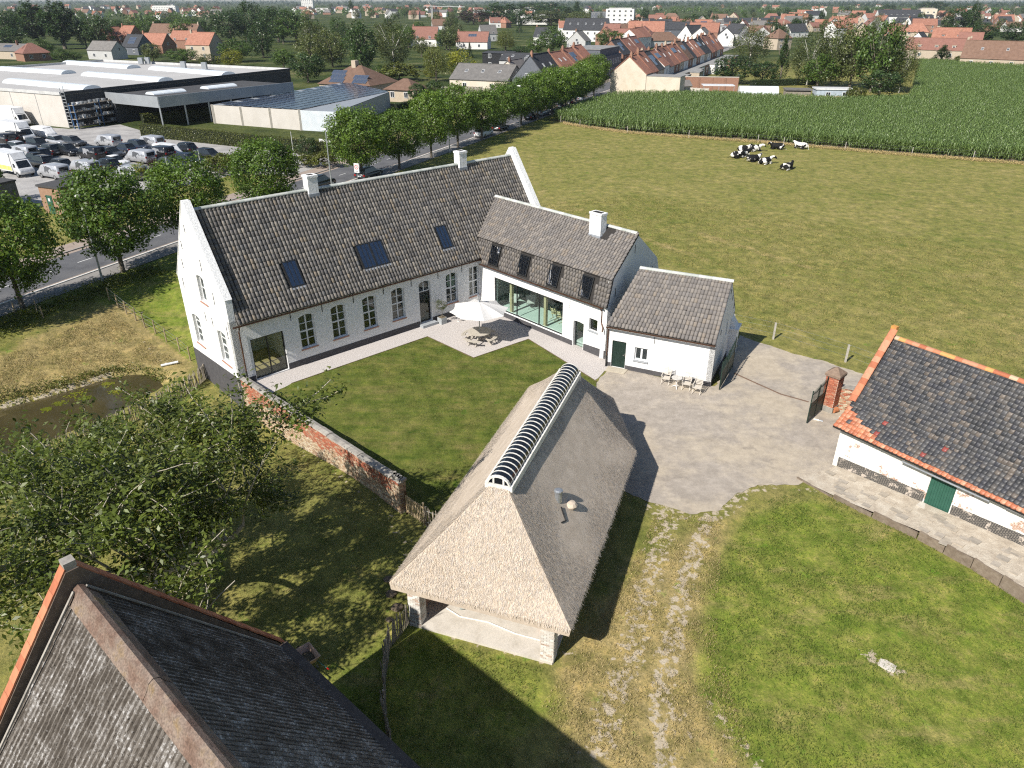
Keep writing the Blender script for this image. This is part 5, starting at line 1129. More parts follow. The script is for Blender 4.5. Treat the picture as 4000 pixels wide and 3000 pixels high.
# ------------------------------------------------------------------ walnut tree in the foreground
def walnut():
    p = Vector((-13.9, 21.6, 0)); p.z = hz(p.x, p.y)
    t = thing('walnut_tree', 'wide walnut tree with pale crooked branches spreading over the grass by the shed', 'tree', p)
    segs = []; tips = []; rnd = random.Random(11)
    def grow(a, d, L, r, lev):
        n = 4 if lev < 2 else 3; pts = [a]; rr = [r]; cur = a; dd = d.copy()
        for i in range(n):
            dd = (dd + Vector((rnd.gauss(0, .26), rnd.gauss(0, .26), rnd.gauss(.02, .16) + (.05 if lev < 2 else .03)))).normalized()
            cur = cur + dd*L/n; pts.append(cur); rr.append(r*(1-.55*(i+1)/n))
            if lev >= 2: tips.append((cur, dd, lev))
        segs.append((pts, rr, lev))
        if lev >= 4: return
        k = (5, 4, 4, 3)[lev]
        for j in range(k):
            f = rnd.uniform(.35, 1) if j else 1.0; i = min(n, max(1, round(f*n))); q = pts[i]
            out = Vector((rnd.gauss(0, 1), rnd.gauss(0, 1), rnd.gauss(.15, .35))).normalized()
            grow(q, (dd*.75+out*.85).normalized(), L*rnd.uniform(.6, .82), rr[i]*.72, lev+1)
    top = Vector((.1, .1, 2.3)); segs.append(([Vector((0, 0, -.3)), Vector((.05, 0, 1)), top], [.42, .34, .30], 0))
    for i in range(7):
        a = 2*pi*i/7+.3; el = rnd.uniform(.12, .48); grow(top-Vector((0, 0, .3*(i % 3))), Vector((cos(a)*cos(el), sin(a)*cos(el), sin(el))), rnd.uniform(3.6, 4.7), .17, 1)
    grow(top, Vector((.3, .1, .8)), 2.4, .2, 1)
    mb = MB()
    for pts, rr, lev in segs: mb.tube(pts, [max(.017, x) for x in rr], 7 if lev < 2 else 5 if lev < 3 else 4, cap=lev < 1)
    mb.build('branches', M('walnut_bark', [(.25, .22, .17), (.36, .33, .27), (.40, .34, .20)], 3, .9, .5, 15, .02), t, True)
    P = np.array([tuple(q) for q, d, l in tips if l >= 3]); k = 34
    lp_ = [(q[0]+p.x-CO.x, q[1]+p.y-CO.y) for q in P]; P = P[[not (a_*cos(CA)+b_*sin(CA) > -.5 and abs(-a_*sin(CA)+b_*cos(CA)) < 5.6) for a_, b_ in lp_]]
    P = np.repeat(P, k, 0) + RNG.normal(0, .21, (len(P)*k, 3)); P[:, 2] += .05
    nr = np.tile([[0, 0, 1.]], (len(P), 1)); V = leaves(P, nr, .215, .42, .6, .5)
    tt = np.repeat(RNG.uniform(.7, 1.25, (len(P)//k, 1)), k, 0)*RNG.uniform(.8, 1.3, (len(P), 1))
    link('crown', mesh_np('crown', V, np.arange(len(V)).reshape(-1, 4), LM['walnut'], np.c_[tt, tt, tt*.9]), t)
    return len(P)
NW = walnut()
# ------------------------------------------------------------------ hedges
def hedge(a, b, h, w, label, key='hedge', zb=0):
    a, b = Vector(a), Vector(b); L = (b-a).length; t = thing('hedge', label, 'hedge', a, atan2(b.y-a.y, b.x-a.x))
    MB().lo(.1, L-.1, -w/2+.12, w/2-.12, 0, h-.12).build('hedge_core', M('hedge_core', (.015, .02, .008), 2, 1), t)
    n = int((L*h*2+L*w)*60); P = RNG.random((n, 3)); P[:, 0] *= L; f = RNG.random(n); hh = 2*h/(2*h+w)
    side = RNG.choice([-1, 1], n); nr = np.zeros((n, 3)); s_ = f < hh
    P[:, 2] = np.where(s_, P[:, 2]*h, h); P[:, 1] = np.where(s_, side*w/2, (P[:, 1]-.5)*w); nr[:, 1] = np.where(s_, side, 0); nr[:, 2] = np.where(s_, 0.2, 1)
    P += RNG.normal(0, .07, P.shape); V = leaves(P, nr, .17, .6, .6)
    c = np.array([mn.noise(Vector((x*.6, y*2, z))) for x, y, z in P])[:, None]*.5+RNG.uniform(.75, 1.25, (n, 1))
    link('foliage', mesh_np('foliage', V, np.arange(len(V)).reshape(-1, 4), LM[key], np.c_[c*1.05, c, c*.9]), t)
hedge(G(560, 530), G(1360, 618), 2.1, 1.3, 'long clipped hedge between the car park and the solar roofed hall')
hedge(G(560, 492), G(845, 462), 2.2, 1.4, 'dark hedge running from the car park to the solar roofed hall')
hedge(G(1545, 430), G(1680, 400), 1.3, 1.0, 'low dark hedge beside the clipped round trees', 'dark')
hedge(G(2930, 338), G(3190, 330), 1.7, 1.2, 'tall dark hedge behind the allotment', 'dark')
for a, b in ((-46, -14), (-11.5, 13)):
    pass
# rough growth on the road verge and pond bank (nobody could count it)
GCOL = {'lush': [(.09, .135, .02), (.14, .18, .03), (.20, .21, .05), (.06, .095, .015)], 'dry': [(.27, .22, .09), (.36, .28, .13), (.18, .16, .05), (.42, .34, .18)], 'lawn': [(.07, .10, .016), (.11, .135, .026), (.15, .15, .04), (.05, .075, .012)], 'mix': [(.12, .14, .03), (.22, .19, .06), (.29, .235, .09), (.09, .12, .02)]}
def blades(name, label, poly, n, cols, size=.11, zoff=0., inside=None):
    xs = [p[0] for p in poly]; ys = [p[1] for p in poly]; X = RNG.uniform(min(xs), max(xs), n*3); Y = RNG.uniform(min(ys), max(ys), n*3); k = poly_sd(X, Y, poly) < 0
    X, Y = X[k][:n], Y[k][:n]; cl = np.array([mn.noise(Vector((x*.7, y*.7, 1))) + .6*mn.noise(Vector((x*2.6, y*2.6, 4))) for x, y in zip(X, Y)]); k = cl + RNG.normal(0, .25, len(X)) > -.12; X, Y = X[k], Y[k]
    Z = hgt_np(X, Y)+size*.3+zoff; P = np.stack([X, Y, Z], -1); nr = RNG.normal(0, 1, P.shape); nr[:, 2] = 0.15; V = leaves(P, nr, size, .16, .25, -2.5); c = np.array(GCOL[cols]); t = c[RNG.integers(0, len(c), len(P))]*RNG.uniform(.8, 1.3, (len(P), 1))
    link(name, mesh_np(name, V, np.arange(len(V)).reshape(-1, 4), m_straw, t), label=label, cat='grass', kind='stuff')
gpx2 = lambda px: [G(*p) for p in px]
blades('grass_blades', 'longer blades in the right hand lawn', gpx2([(2950, 1960), (3170, 1915), (3583, 2080), (4010, 2320), (4010, 3010), (2900, 3010), (2750, 2600), (2800, 2200)]), 42000, 'lush')
blades('grass_blades', 'dry and green blades beside the wheel tracks', gpx2([(2560, 2010), (2820, 2020), (2800, 2500), (2950, 3010), (1950, 3010), (2190, 2640), (2420, 2300)]), 26000, 'dry', .10)
blades('grass_blades', 'blades in the shaded grass before the barn', gpx2([(1400, 2560), (1640, 2480), (2120, 2610), (2000, 3010), (1300, 3010)]), 9000, 'lush')
blades('grass_blades', 'blades of the courtyard lawn', [Vector(p) for p in lawn_pts], 40000, 'lawn', .08, .012)
blades('grass_blades', 'blades in the grass under the walnut tree', [GT(*p) for p in ((960, 1640), (1550, 2040), (1560, 2400), (1250, 2620), (300, 2200), (0, 1950), (480, 1690), (800, 1540))], 34000, 'mix', .11)
blades('grass_blades', 'dry blades of the paddock', [GT(*p) for p in ((0, 1400), (440, 1210), (730, 1430), (540, 1425), (300, 1480), (0, 1570))], 22000, 'dry', .13)
blades('grass_blades', 'tufts in the pasture beside the farm', gpx2([(2100, 800), (2500, 760), (4010, 1000), (4010, 1480), (3480, 1290), (2900, 1290), (2880, 1060), (2600, 1040)]), 60000, 'mix', .16)
def rough(name, label, path, wd, hgt_, dens, key, leaf=.22):
    P = []
    for a, b in zip(path[:-1], path[1:]):
        k = int((b-a).length*wd*dens); u = RNG.random((k, 1)); q = np.array(a)[None]*(1-u)+np.array(b)[None]*u; d = (b-a).normalized()
        off = RNG.normal(0, wd/2.6, (k, 1)); q = q+off*np.array([[-d.y, d.x, 0]]); clump = np.array([mn.noise(Vector((x*.9, y*.9, 5))) for x, y, z in q])
        q[:, 2] = hgt_np(q[:, 0], q[:, 1]) + RNG.random(k)*hgt_*np.clip(.55+clump*1.3, .05, 1.4); P.append(q)
    P = np.concatenate(P); V = leaves(P, np.tile([[0, 0, .6]], (len(P), 1)), leaf, .35, .8); t = RNG.uniform(.7, 1.35, (len(P), 1))
    link(name, mesh_np(name, V, np.arange(len(V)).reshape(-1, 4), LM[key], np.c_[t, t, t*.8]), label=label, cat='plants', kind='stuff')
rough('verge_growth', 'rough green growth along the road verge', [RP(-22, 1.9), RP(-9, 1.9), RP(4, 2.0)], 2.6, .55, 130, 'hedge')
rough('bank_growth', 'tufted weeds along the far pond bank', [GT(0, 1585), GT(206, 1535), GT(336, 1497), GT(434, 1466), GT(560, 1450), GT(640, 1480)], .7, .4, 300, 'hedge', .16)
for x, y, s_ in ((300, 1540, .9), (230, 1575, .55), (330, 1555, .5), (420, 1500, .5), (180, 1600, .5), (120, 1560, .4), (450, 1530, .5)):
    p = G(x, y, WZ+.01); P = np.array(p)[None]+RNG.normal(0, s_*.4, (60, 3))*np.array([[1, .8, .0]]); V = leaves(P, np.tile([[0, 0, 6.]], (60, 1)), .16, .8, .2)
    link('pond_weed', mesh_np('pond_weed', V, np.arange(len(V)).reshape(-1, 4), LM['yellow'], np.ones((60, 3))), label='floating patch of yellow green pond weed', cat='plants', group='weed patches on the pond', kind='stuff')
# ------------------------------------------------------------------ houses of the town
def roofmat(name, cols, rnd=.12): return M(name, cols, 1.1, .85, .6, 7, .05, rnd=rnd, stretch=(1, 1, 1), fine=.22)
RM = {'orange': roofmat('orange_roof', [(.24, .112, .077), (.31, .145, .10), (.37, .185, .13)]), 'red': roofmat('red_roof', [(.19, .095, .074), (.25, .125, .097)]), 'brown': roofmat('brown_roof', [(.14, .085, .06), (.20, .125, .09)]),
      'slate': roofmat('slate_roof', [(.035, .037, .042), (.055, .058, .064)]), 'grey': roofmat('grey_roof', [(.13, .125, .12), (.19, .18, .17)]), 'flat': roofmat('flat_roof', [(.20, .20, .20), (.30, .30, .29)])}
WMt = {'brick': M('town_brick', [(.24, .13, .09), (.33, .19, .135)], 3, .9, .4, 20, .01, rnd=.15), 'buff': M('town_buff', [(.40, .33, .25), (.48, .41, .32)], 3, .9, .4, 20, .01, rnd=.1), 'white': M('town_render', [(.68, .67, .64), (.76, .75, .73)], 1, .85, rnd=.05),
       'cream': M('cream_render', [(.52, .45, .35), (.60, .53, .43), (.63, .56, .46)], .4, .9, .3, 8, .02, fine=.06), 'greyb': M('grey_brick', [(.10, .11, .13), (.15, .16, .18)], 3, .85), 'black': M('black_cladding', (.02, .021, .024), 2, .7), 'lgrey': M('light_grey_render', [(.42, .42, .41), (.5, .5, .49)], 1, .9)}
m_dpane = M('dark_pane', (.025, .03, .036), 2, .12, spec=.6); m_pv = M('solar_cell', [(.045, .06, .095), (.065, .085, .125)], 2, .2, spec=.6)
def two(mb1, mb2, name, ma, mb_):
    a = mb1; n0 = len(a.f); off = len(a.v); a.v += mb2.v; a.f += [tuple(i+off for i in f) for f in mb2.f]; a.t += mb2.t
    me = a.mesh(name, ma); me.materials.append(mb_); me.polygons.foreach_set('material_index', [0]*n0+[1]*len(mb2.f)); return me
_fr = MB()
for x0, x1, z0, z1 in ((-.5, -.42, 0, 1), (.42, .5, 0, 1), (-.42, .42, 0, .07), (-.42, .42, .93, 1), (-.03, .03, .07, .93)): _fr.lo(x0, x1, -.06, .02, z0, z1)
WIN = two(_fr, MB().lo(-.42, -.03, -.03, .02, .07, .93).lo(.03, .42, -.03, .02, .07, .93), 'window', m_frame, m_dpane)
PV = two(MB().lo(-.5, .5, -.5, .5, 0, .05), MB().lo(-.47, .47, -.48, .48, .05, .06), 'solar_panel', m_galv, m_pv)
def gable_prism(L, D, eh, rh):
    P = lambda x: [(x, -D/2, -.3), (x, D/2, -.3), (x, D/2, eh), (x, 0, rh), (x, -D/2, eh)]
    return MB().loft([P(-L/2), P(L/2)][::-1])
def put_win(t, x, y, z, w, h, rz): o = link('window', WIN, t, loc=(x, y, z), rz=rz); o.scale = (w, 1, h); return o
def house(p, rz, L, D, eh, rh, wall='brick', roof='orange', label='', group=None, name='town_house', chim=1, wins=2, solar=0, hip=False, sky=0, over=.25, ext=0, cat='house', dormer=0, gw=True):
    t = thing(name, label, cat, p, rz, group)
    W_ = WMt[wall]; R_ = RM[roof]
    if hip: MB().lo(-L/2, L/2, -D/2, D/2, -.3, eh).build('wall', W_, t)
    else: gable_prism(L, D, eh, rh).build('wall', W_, t)
    k = (rh-eh)/(D/2); mb = MB(); th = .16
    if hip:
        q = min(L/2-.3, D/2*.95); e = [(-L/2-.4, -D/2-.4, eh-.1), (L/2+.4, -D/2-.4, eh-.1), (L/2+.4, D/2+.4, eh-.1), (-L/2-.4, D/2+.4, eh-.1)]; a, b = (-L/2+q, 0, rh), (L/2-q, 0, rh)
        for f in ([e[0], e[1], b, a], [e[1], e[2], b], [e[2], e[3], a, b], [e[3], e[0], a], e[::-1]): mb.face(f)
    else:
        for s in (-1, 1):
            y0 = s*(D/2+over); z0 = eh-over*k+.04; q = [(-L/2-.12, y0, z0+th), (L/2+.12, y0, z0+th), (L/2+.12, 0, rh+th+.04), (-L/2-.12, 0, rh+th+.04)]
            slab(mb, q if s < 0 else q[::-1], th)
    rf = mb.build('roof', R_, t)
    if not hip: MB().lo(-L/2-.1, L/2+.1, -.14, .14, rh+.16, rh+.28).build('ridge_capping', R_, rf)
    for c in range(chim):
        x = (-L/2+.5 if c == 0 else L/2-.5); y = random.choice((-.3, .3)); MB().lo(x-.35, x+.35, y-.3, y+.3, rh-.7, rh+.95).lo(x-.28, x-.02, y-.13, y+.13, rh+.95, rh+1.2).lo(x+.02, x+.28, y-.13, y+.13, rh+.95, rh+1.2).build('chimney', WMt['brick' if wall != 'buff' else 'buff'], rf)
    ang = atan2(rh-eh, D/2)
    def on(s, x, f): y = s*D/2*(1-f); return Vector((x, y, eh+(rh-eh)*f+th+.07)), Matrix.Rotation((ang if s < 0 else -ang), 4, 'X')
    for i in range(solar):
        s = -1 if solar > 0 else 1; x = (i % 4-1.5)*1.05; f = .62-.27*(i//4); pos, r = on(solar_side(rz), x, f)
        o = link('solar_panel', PV, rf, mw=Matrix.Translation(pos) @ r @ Matrix.Diagonal((1., 1.65, 1, 1)))
    for i in range(sky):
        for s in (-1, 1):
            pos, r = on(s, (i-(sky-1)/2)*L/(sky+.5), .45); link('roof_window', PV if False else WIN, rf, mw=Matrix.Translation(pos-Vector((0, 0, .06))) @ r @ Matrix.Rotation(-pi/2, 4, 'X') @ Matrix.Diagonal((.8, 1, 1.2, 1)))
    for i in range(dormer):
        for s in (-1, 1):
            x = (i-(dormer-1)/2)*L/dormer*.8; y = s*D*.32; d_ = MB().lo(x-.7, x+.7, y-.7, y+.7, eh+.3, eh+1.75).lo(x-.85, x+.85, y-.85, y+.85, eh+1.75, eh+1.9).build('dormer', W_, rf); put_win(d_, x, y+s*.7, eh+.7, 1.0, .9, 0 if s < 0 else pi)
    if wins:
        lv = [0] if eh < 3.6 else [0, 1]
        for s in (-1, 1):
            for l in lv:
                for i in range(wins): put_win(t, (i-(wins-1)/2)*L/wins*.95, s*(D/2+.01), .95+l*2.75, 1.15, 1.35, 0 if s < 0 else pi)
            if not hip and gw:
                for l in range(len(lv)): put_win(t, s*(L/2+.01), random.uniform(-.8, .8), .95+l*2.75 if l else eh-.2 if rh-eh > 2.8 else .95, 1.05, 1.25, pi/2 if s > 0 else -pi/2)
    if ext:
        MB().lo(-L/2+.1, L/2-.1, -D/2-ext, -D/2, -.3, 2.9).build('back_extension', W_, t); MB().lo(-L/2, L/2, -D/2-ext-.1, -D/2-.01, 2.9, 3.15).build('extension_roof', RM['flat'], t); put_win(t, 0, -D/2-ext-.01, .8, 1.6, 1.5, 0)
    return t
def solar_side(rz): return -1 if sin(rz+pi/2)*1 > -.2 else 1
RA = RD; RX_ = RD-pi/2
CN = {'orange': 'bright orange tiled', 'red': 'dull red tiled', 'brown': 'brown tiled', 'slate': 'black slated', 'grey': 'grey tiled', 'flat': 'flat grey'}
WN = {'brick': 'red brick', 'buff': 'buff brick', 'white': 'white', 'cream': 'cream rendered', 'greyb': 'dark grey', 'black': 'black clad', 'lgrey': 'light grey'}
# terrace on the maize side of the road
spec = [('cream', 'orange', 0), ('brick', 'orange', 0), ('buff', 'slate', 6), ('white', 'orange', 4), ('lgrey', 'red', 0), ('brick', 'orange', 0), ('buff', 'orange', 4), ('white', 'red', 0), ('brick', 'brown', 4), ('white', 'slate', 0), ('brick', 'orange', 0), ('white', 'orange', 0), ('buff', 'slate', 4), ('white', 'slate', 0), ('brick', 'orange', 0), ('brick', 'red', 0), ('white', 'orange', 4), ('brick', 'orange', 0)]
a = 152.0
ex = ['blank gable end beside the maize', 'second from the blank gable', 'with a band of solar panels, third from the blank gable', 'with light grey side wall, fourth from the blank gable', 'fifth from the blank gable', 'sixth from the blank gable', 'seventh from the blank gable']
for i, (wl, rf_, so) in enumerate(spec):
    L = 6.2+.5*(i % 3); rh = 9.6+random.uniform(-.4, .9); eh = 5.6+random.uniform(-.3, .5)
    p = RP(a+L/2, 6.0); house(p, RA, L-.05, 9.2, eh, rh, wl, rf_, f'{CN[rf_]} {WN[wl]} terrace house '.replace(' tiled', '').replace(' slated', '') + (ex[i] if i < 7 else f'in the road terrace{" with solar panels" if so else ""}'), 'terrace houses along the road', solar=so, wins=1, chim=1, ext=random.choice((3, 5, 6)) if i else 0, sky=1 if i % 3 else 0, gw=i > 0); a += L
p = RP(155.0, 13.4); t = thing('garden_building', 'tall blank cream wall of the flat extension behind the end terrace house', 'building', p, RX_); MB().lo(-2.7, 5.8, -3, 3, -.3, 5.0).build('wall', WMt['cream'], t); MB().lo(-2.75, 5.85, -3.05, 3.05, 5.0, 5.12).build('roof', RM['flat'], t)
# the other side of the road
for aa, e, L, D, eh, rh, wl, rf_, lb, so, sk in (
 (154, -19, 13, 10, 3.6, 9.2, 'greyb', 'slate', 'black slated house with dark shingled gable behind the street trees', 0, 2),
 (166, -19, 9, 10, 4.8, 9.0, 'brick', 'orange', 'orange tiled brick house beside the black slated house', 0, 2),
 (175.5, -19, 9, 10, 5.0, 9.4, 'brick', 'orange', 'orange tiled brick house carrying a solar array', 6, 1),
 (184.5, -19, 8, 10, 5.4, 9.8, 'brick', 'orange', 'orange tiled brick house with tall chimney by the grey block', 0, 0),
 (222, -18, 10, 9, 5.6, 9.8, 'brick', 'slate', 'slated brick house with solar panels past the grey block', 6, 0), (233, -18, 10, 9, 5.6, 9.8, 'brick', 'orange', 'orange roofed brick house past the grey block', 0, 1), (244, -18, 10, 9, 5.6, 10, 'white', 'red', 'red roofed white house past the grey block', 4, 0)):
    house(RP(aa, e), RA, L, D, eh, rh, wl, rf_, lb, solar=so, sky=sk)
p = RP(202, -19); t = thing('apartment_block', 'low dark grey apartment block with rows of narrow windows and roof terrace', 'building', p, RA)
MB().lo(-11, 11, -6, 6, -.3, 6.4).lo(-10.5, 10.5, -5.2, 5.2, 6.4, 8.4).build('wall', WMt['greyb'], t); MB().lo(-10.7, 10.7, -5.4, 5.4, 8.4, 8.6).build('roof', RM['flat'], t)
for l in range(2):
    for i in range(11): put_win(t, -9.5+i*1.9, -6.01, .9+2.9*l, .8, 1.6, 0); 
    for i in range(5): put_win(t, -11.01, -4.4+i*2.2, .9+2.9*l, .9, 1.6, -pi/2)
HLx = [  # x, base y, ridge angle, L, D, eave, ridge, wall, roof, label, opts
 (1405, 372, -23, 15, 13, 3.2, 7.2, 'buff', 'brown', 'hipped brown tiled house with two black solar arrays and square chimney', dict(hip=True, chim=0)),
 (1590, 392, -23, 8, 7, 2.8, 5.0, 'buff', 'brown', 'small hipped brown outbuilding with white corner window', dict(hip=True, chim=0)),
 (1905, 352, -23, 17, 12, 3.0, 6.4, 'cream', 'grey', 'low cream house with grey roof and three rooflights', dict(sky=3, chim=0)),
 (2010, 330, 66, 10, 9, 3.0, 6.5, 'cream', 'grey', 'grey roofed cream gable house behind the street trees', dict(chim=1)),
 (1960, 268, -23, 11, 9, 5.2, 5.5, 'black', 'slate', 'black clad box house with flat roof among gardens', dict(chim=0)),
 (2040, 285, -23, 13, 9, 4.0, 6.0, 'lgrey', 'slate', 'long metal roofed building with pale rooflight strips', dict(chim=0, sky=2)),
 (1665, 180, -10, 14, 9, 3.6, 9.2, 'white', 'red', 'white gabled house with red roof among tall trees', dict()), (1850, 190, -10, 16, 9, 3.2, 7.6, 'white', 'red', 'red roofed white house with dark solar panels by the willow', dict(solar=4)), (1905, 160, 20, 10, 8, 4, 8.5, 'lgrey', 'grey', 'grey roofed barn behind the red roofed house', dict(chim=0)),
 (1715, 118, 10, 11, 8, 3.5, 8, 'white', 'brown', 'brown roofed white gable below the tower crane', dict()), (1935, 108, 10, 10, 8, 4, 8, 'white', 'red', 'red roofed white house in the park', dict()), (1972, 108, 60, 9, 8, 4, 8.5, 'brick', 'orange', 'orange hipped roof beside the park trees', dict(hip=True)),
 (425, 230, -20, 13, 8, 3.4, 6.6, 'lgrey', 'grey', 'pale gable barn with green grey roof behind the warehouse', dict(chim=0)), (450, 185, 60, 9, 8, 5.4, 9.5, 'brick', 'orange', 'red brick house with white dormer window behind the warehouse', dict(dormer=1)), (520, 185, -25, 9, 9, 5.4, 10, 'brick', 'orange', 'tall orange gable house behind the warehouse', dict()),
 (545, 212, -25, 10, 9, 3.2, 8, 'greyb', 'slate', 'dark roofed house with a square blue solar array', dict(solar=8, chim=0)), (620, 205, -20, 14, 9, 3.4, 8, 'brick', 'orange', 'long orange roof beside the solar roofed house', dict()), (735, 190, -15, 14, 9, 4, 8, 'brick', 'orange', 'orange roof in front of brown roofs', dict()), (700, 165, -12, 30, 10, 5, 9.5, 'buff', 'brown', 'long brown roofed row with chimneys', dict(chim=2, wins=6)), (810, 232, -20, 12, 9, 5.6, 10, 'buff', 'orange', 'orange roofed house with conservatory next to the warehouse', dict()),
 (60, 228, -20, 18, 9, 3, 5.5, 'buff', 'grey', 'low grey roofed building with pale solar panels left of the poplars', dict(chim=0, solar=4)), (135, 236, 50, 10, 9, 3, 6.5, 'brick', 'red', 'red hipped bungalow beside the poplars', dict(hip=True)),
 (3870, 262, -35, 20, 11, 3.0, 8.6, 'buff', 'brown', 'large brown roofed bungalow with white shutters beyond the maize', dict(sky=2, wins=3)), (3770, 228, -30, 9, 9, 5.6, 9.8, 'brick', 'red', 'red brick end house with red roof beyond the maize', dict()), (3650, 228, -32, 24, 9, 3.4, 7.6, 'buff', 'red', 'red roofed terrace with dormers behind the maize', dict(dormer=3, chim=2)), (3580, 205, 50, 9, 8, 4.5, 8.5, 'white', 'slate', 'white gabled house with slate roof at the grove edge', dict()), (3570, 160, -30, 14, 9, 5, 9.5, 'buff', 'orange', 'hipped orange roof above the slate gable', dict(hip=True)), (3700, 200, -30, 16, 9, 5.5, 10, 'brick', 'orange', 'row of orange gables behind the terrace with dormers', dict(dormer=2)),
 (2130, 175, -20, 11, 9, 4, 8.5, 'white', 'slate', 'black roofed white house behind the tall hedge', dict()), (2290, 160, -18, 26, 12, 6, 12, 'white', 'slate', 'large grey mansard building with rows of rooflights', dict(sky=5, chim=0, wins=6)), (2215, 140, 0, 12, 9, 5, 9, 'white', 'orange', 'orange roofed white pair of houses', dict()), (2260, 205, 66, 8, 9, 5, 9, 'lgrey', 'grey', 'light grey gable with a small metal roof', dict()),
 (2520, 168, -10, 20, 12, 6, 11, 'brick', 'orange', 'large plain orange roof of a brick hall', dict(chim=0)), (2640, 158, 0, 22, 11, 6, 10, 'greyb', 'slate', 'long black roofed hall among orange roofs', dict(chim=0)), (2700, 182, 40, 12, 10, 5, 10, 'white', 'slate', 'slate roofed white gable house in the centre', dict()), (2745, 172, -20, 16, 10, 6, 10.5, 'brick', 'orange', 'orange roof beside the white cube building', dict()), (2920, 120, -5, 40, 14, 6, 9, 'lgrey', 'slate', 'very long dark roofed school building', dict(chim=0, wins=9)), (2790, 120, -5, 30, 14, 5, 7.5, 'white', 'grey', 'pale long hall with a grey roof', dict(chim=0, wins=6)),
 (3170, 80, 20, 22, 12, 5.5, 10, 'white', 'slate', 'long slate roof in the far town', dict(chim=0)), (3500, 96, -5, 40, 13, 7, 13, 'white', 'slate', 'long blue grey mansard building with dormer row', dict(chim=0, dormer=6, wins=8))]
for x, y, an_, L, D, eh, rh, wl, rf_, lb, op in HLx: house(G(x, y), radians(an_), L, D, eh, rh, wl, rf_, lb, **op)
def flatblock(x, y, an_, L, D, h, wl, lb, n, fl, name='apartment_block'):
    t = thing(name, lb, 'building', G(x, y), radians(an_)); MB().lo(-L/2, L/2, -D/2, D/2, -.3, h).lo(-L/2+2, L/2-2, -D/2+2, D/2-2, h, h+.5).build('wall', WMt[wl], t); MB().lo(-L/2-.1, L/2+.1, -D/2-.1, D/2+.1, h-.2, h+.06).build('roof', RM['flat'], t)
    for f in range(fl):
        for i in range(n): put_win(t, -L/2+(i+.5)*L/n, -D/2-.01, 1+f*3, 1.7, 1.5, 0)
    return t
flatblock(2420, 118, -12, 22, 14, 15.5, 'white', 'white five storey apartment block with wide windows in the town', 5, 5); flatblock(2350, 108, -12, 18, 14, 12, 'greyb', 'dark brick apartment block beside the white one', 4, 4)
flatblock(2080, 95, -5, 30, 16, 8, 'white', 'white windowless hall by the park wood', 0, 0, 'hall'); flatblock(2045, 66, -5, 34, 16, 9, 'white', 'far white office block by the park wood', 6, 3); flatblock(3610, 95, -20, 16, 14, 14, 'cream', 'cream balcony tower among the slate roofs', 3, 4); flatblock(2775, 168, 20, 12, 10, 9, 'white', 'white cube house with black windows', 3, 3)
flatblock(1205, 40, 0, 26, 14, 26, 'white', 'tall white tower block on the far left skyline', 6, 8); flatblock(650, 48, -5, 46, 14, 11, 'white', 'long white three storey block on the left skyline', 14, 3); flatblock(1270, 52, -5, 30, 16, 8, 'white', 'round fronted white hall below the tower block', 6, 2, 'hall')
flatblock(2900, 118, 0, 26, 14, 7, 'lgrey', 'light grey school hall', 5, 2, 'hall')
# filler: the far town, house by house
occ = [o.location.copy() for o in COL.objects if o.parent is None and o.get('category') in ('house', 'building')]
ZN = [((2360, 3060), (88, 195), 60), ((3050, 3720), (60, 150), 52), ((3560, 4010), (55, 130), 30), ((330, 900), (34, 80), 44), ((1150, 1760), (30, 76), 52), ((1700, 2400), (48, 84), 20), ((0, 4000), (22, 50), 40), ((0, 330), (30, 80), 12)]
for (x0, x1), (y0, y1), n in ZN:
    k = tr = 0
    while k < n and tr < n*30:
        tr += 1; p = G(random.uniform(x0, x1), random.uniform(y0, y1))
        if any((p-q).length < 12 for q in occ): continue
        occ.append(p); k += 1; far = p.length > 600
        rf_ = random.choices(['orange', 'red', 'slate', 'brown', 'grey'], [4, 3, 2.2, 1.6, 1.2])[0]; wl = random.choices(['white', 'brick', 'buff', 'lgrey'], [4, 2, 3, 1])[0]; L = random.uniform(8, 17); D = random.uniform(8, 10); eh = random.choice((3.2, 5.2, 5.6)); rh = eh+random.uniform(3, 4.6); so = 0 if far else random.choice((0, 0, 0, 4)); h_ = random.random() < .15
        an_ = random.choice((-20, 68, -8, 80, 25, -60))+random.gauss(0, 5); st_ = 'low' if eh < 4 else 'two storey'
        zn = {2360: 'in the town centre', 3050: 'behind the grove', 3560: 'beyond the brown roofed bungalow', 330: 'in the suburb behind the poplars', 1150: 'in the suburb below the tower block', 1700: 'by the park', 0: 'on the far skyline'}[x0]
        lbl_ = (f'{st_} {WN[wl]} house with {"hipped " if h_ else ""}{CN[rf_].replace(" tiled", "").replace(" slated", "")} roof {"and solar panels " if so else ""}{zn}'.replace('house with hipped', 'hipped house with')); lbl_ = ' '.join(lbl_.replace('two storey ', '').split()) if len(lbl_.split()) > 16 else lbl_
        house(p, radians(an_), L, D, eh, rh, wl, rf_, lbl_, 'houses of the far town', solar=so, hip=h_, chim=random.choice((0, 1, 1)), wins=0 if p.length > 900 else 2 if L < 12 else 3)
ft = 0
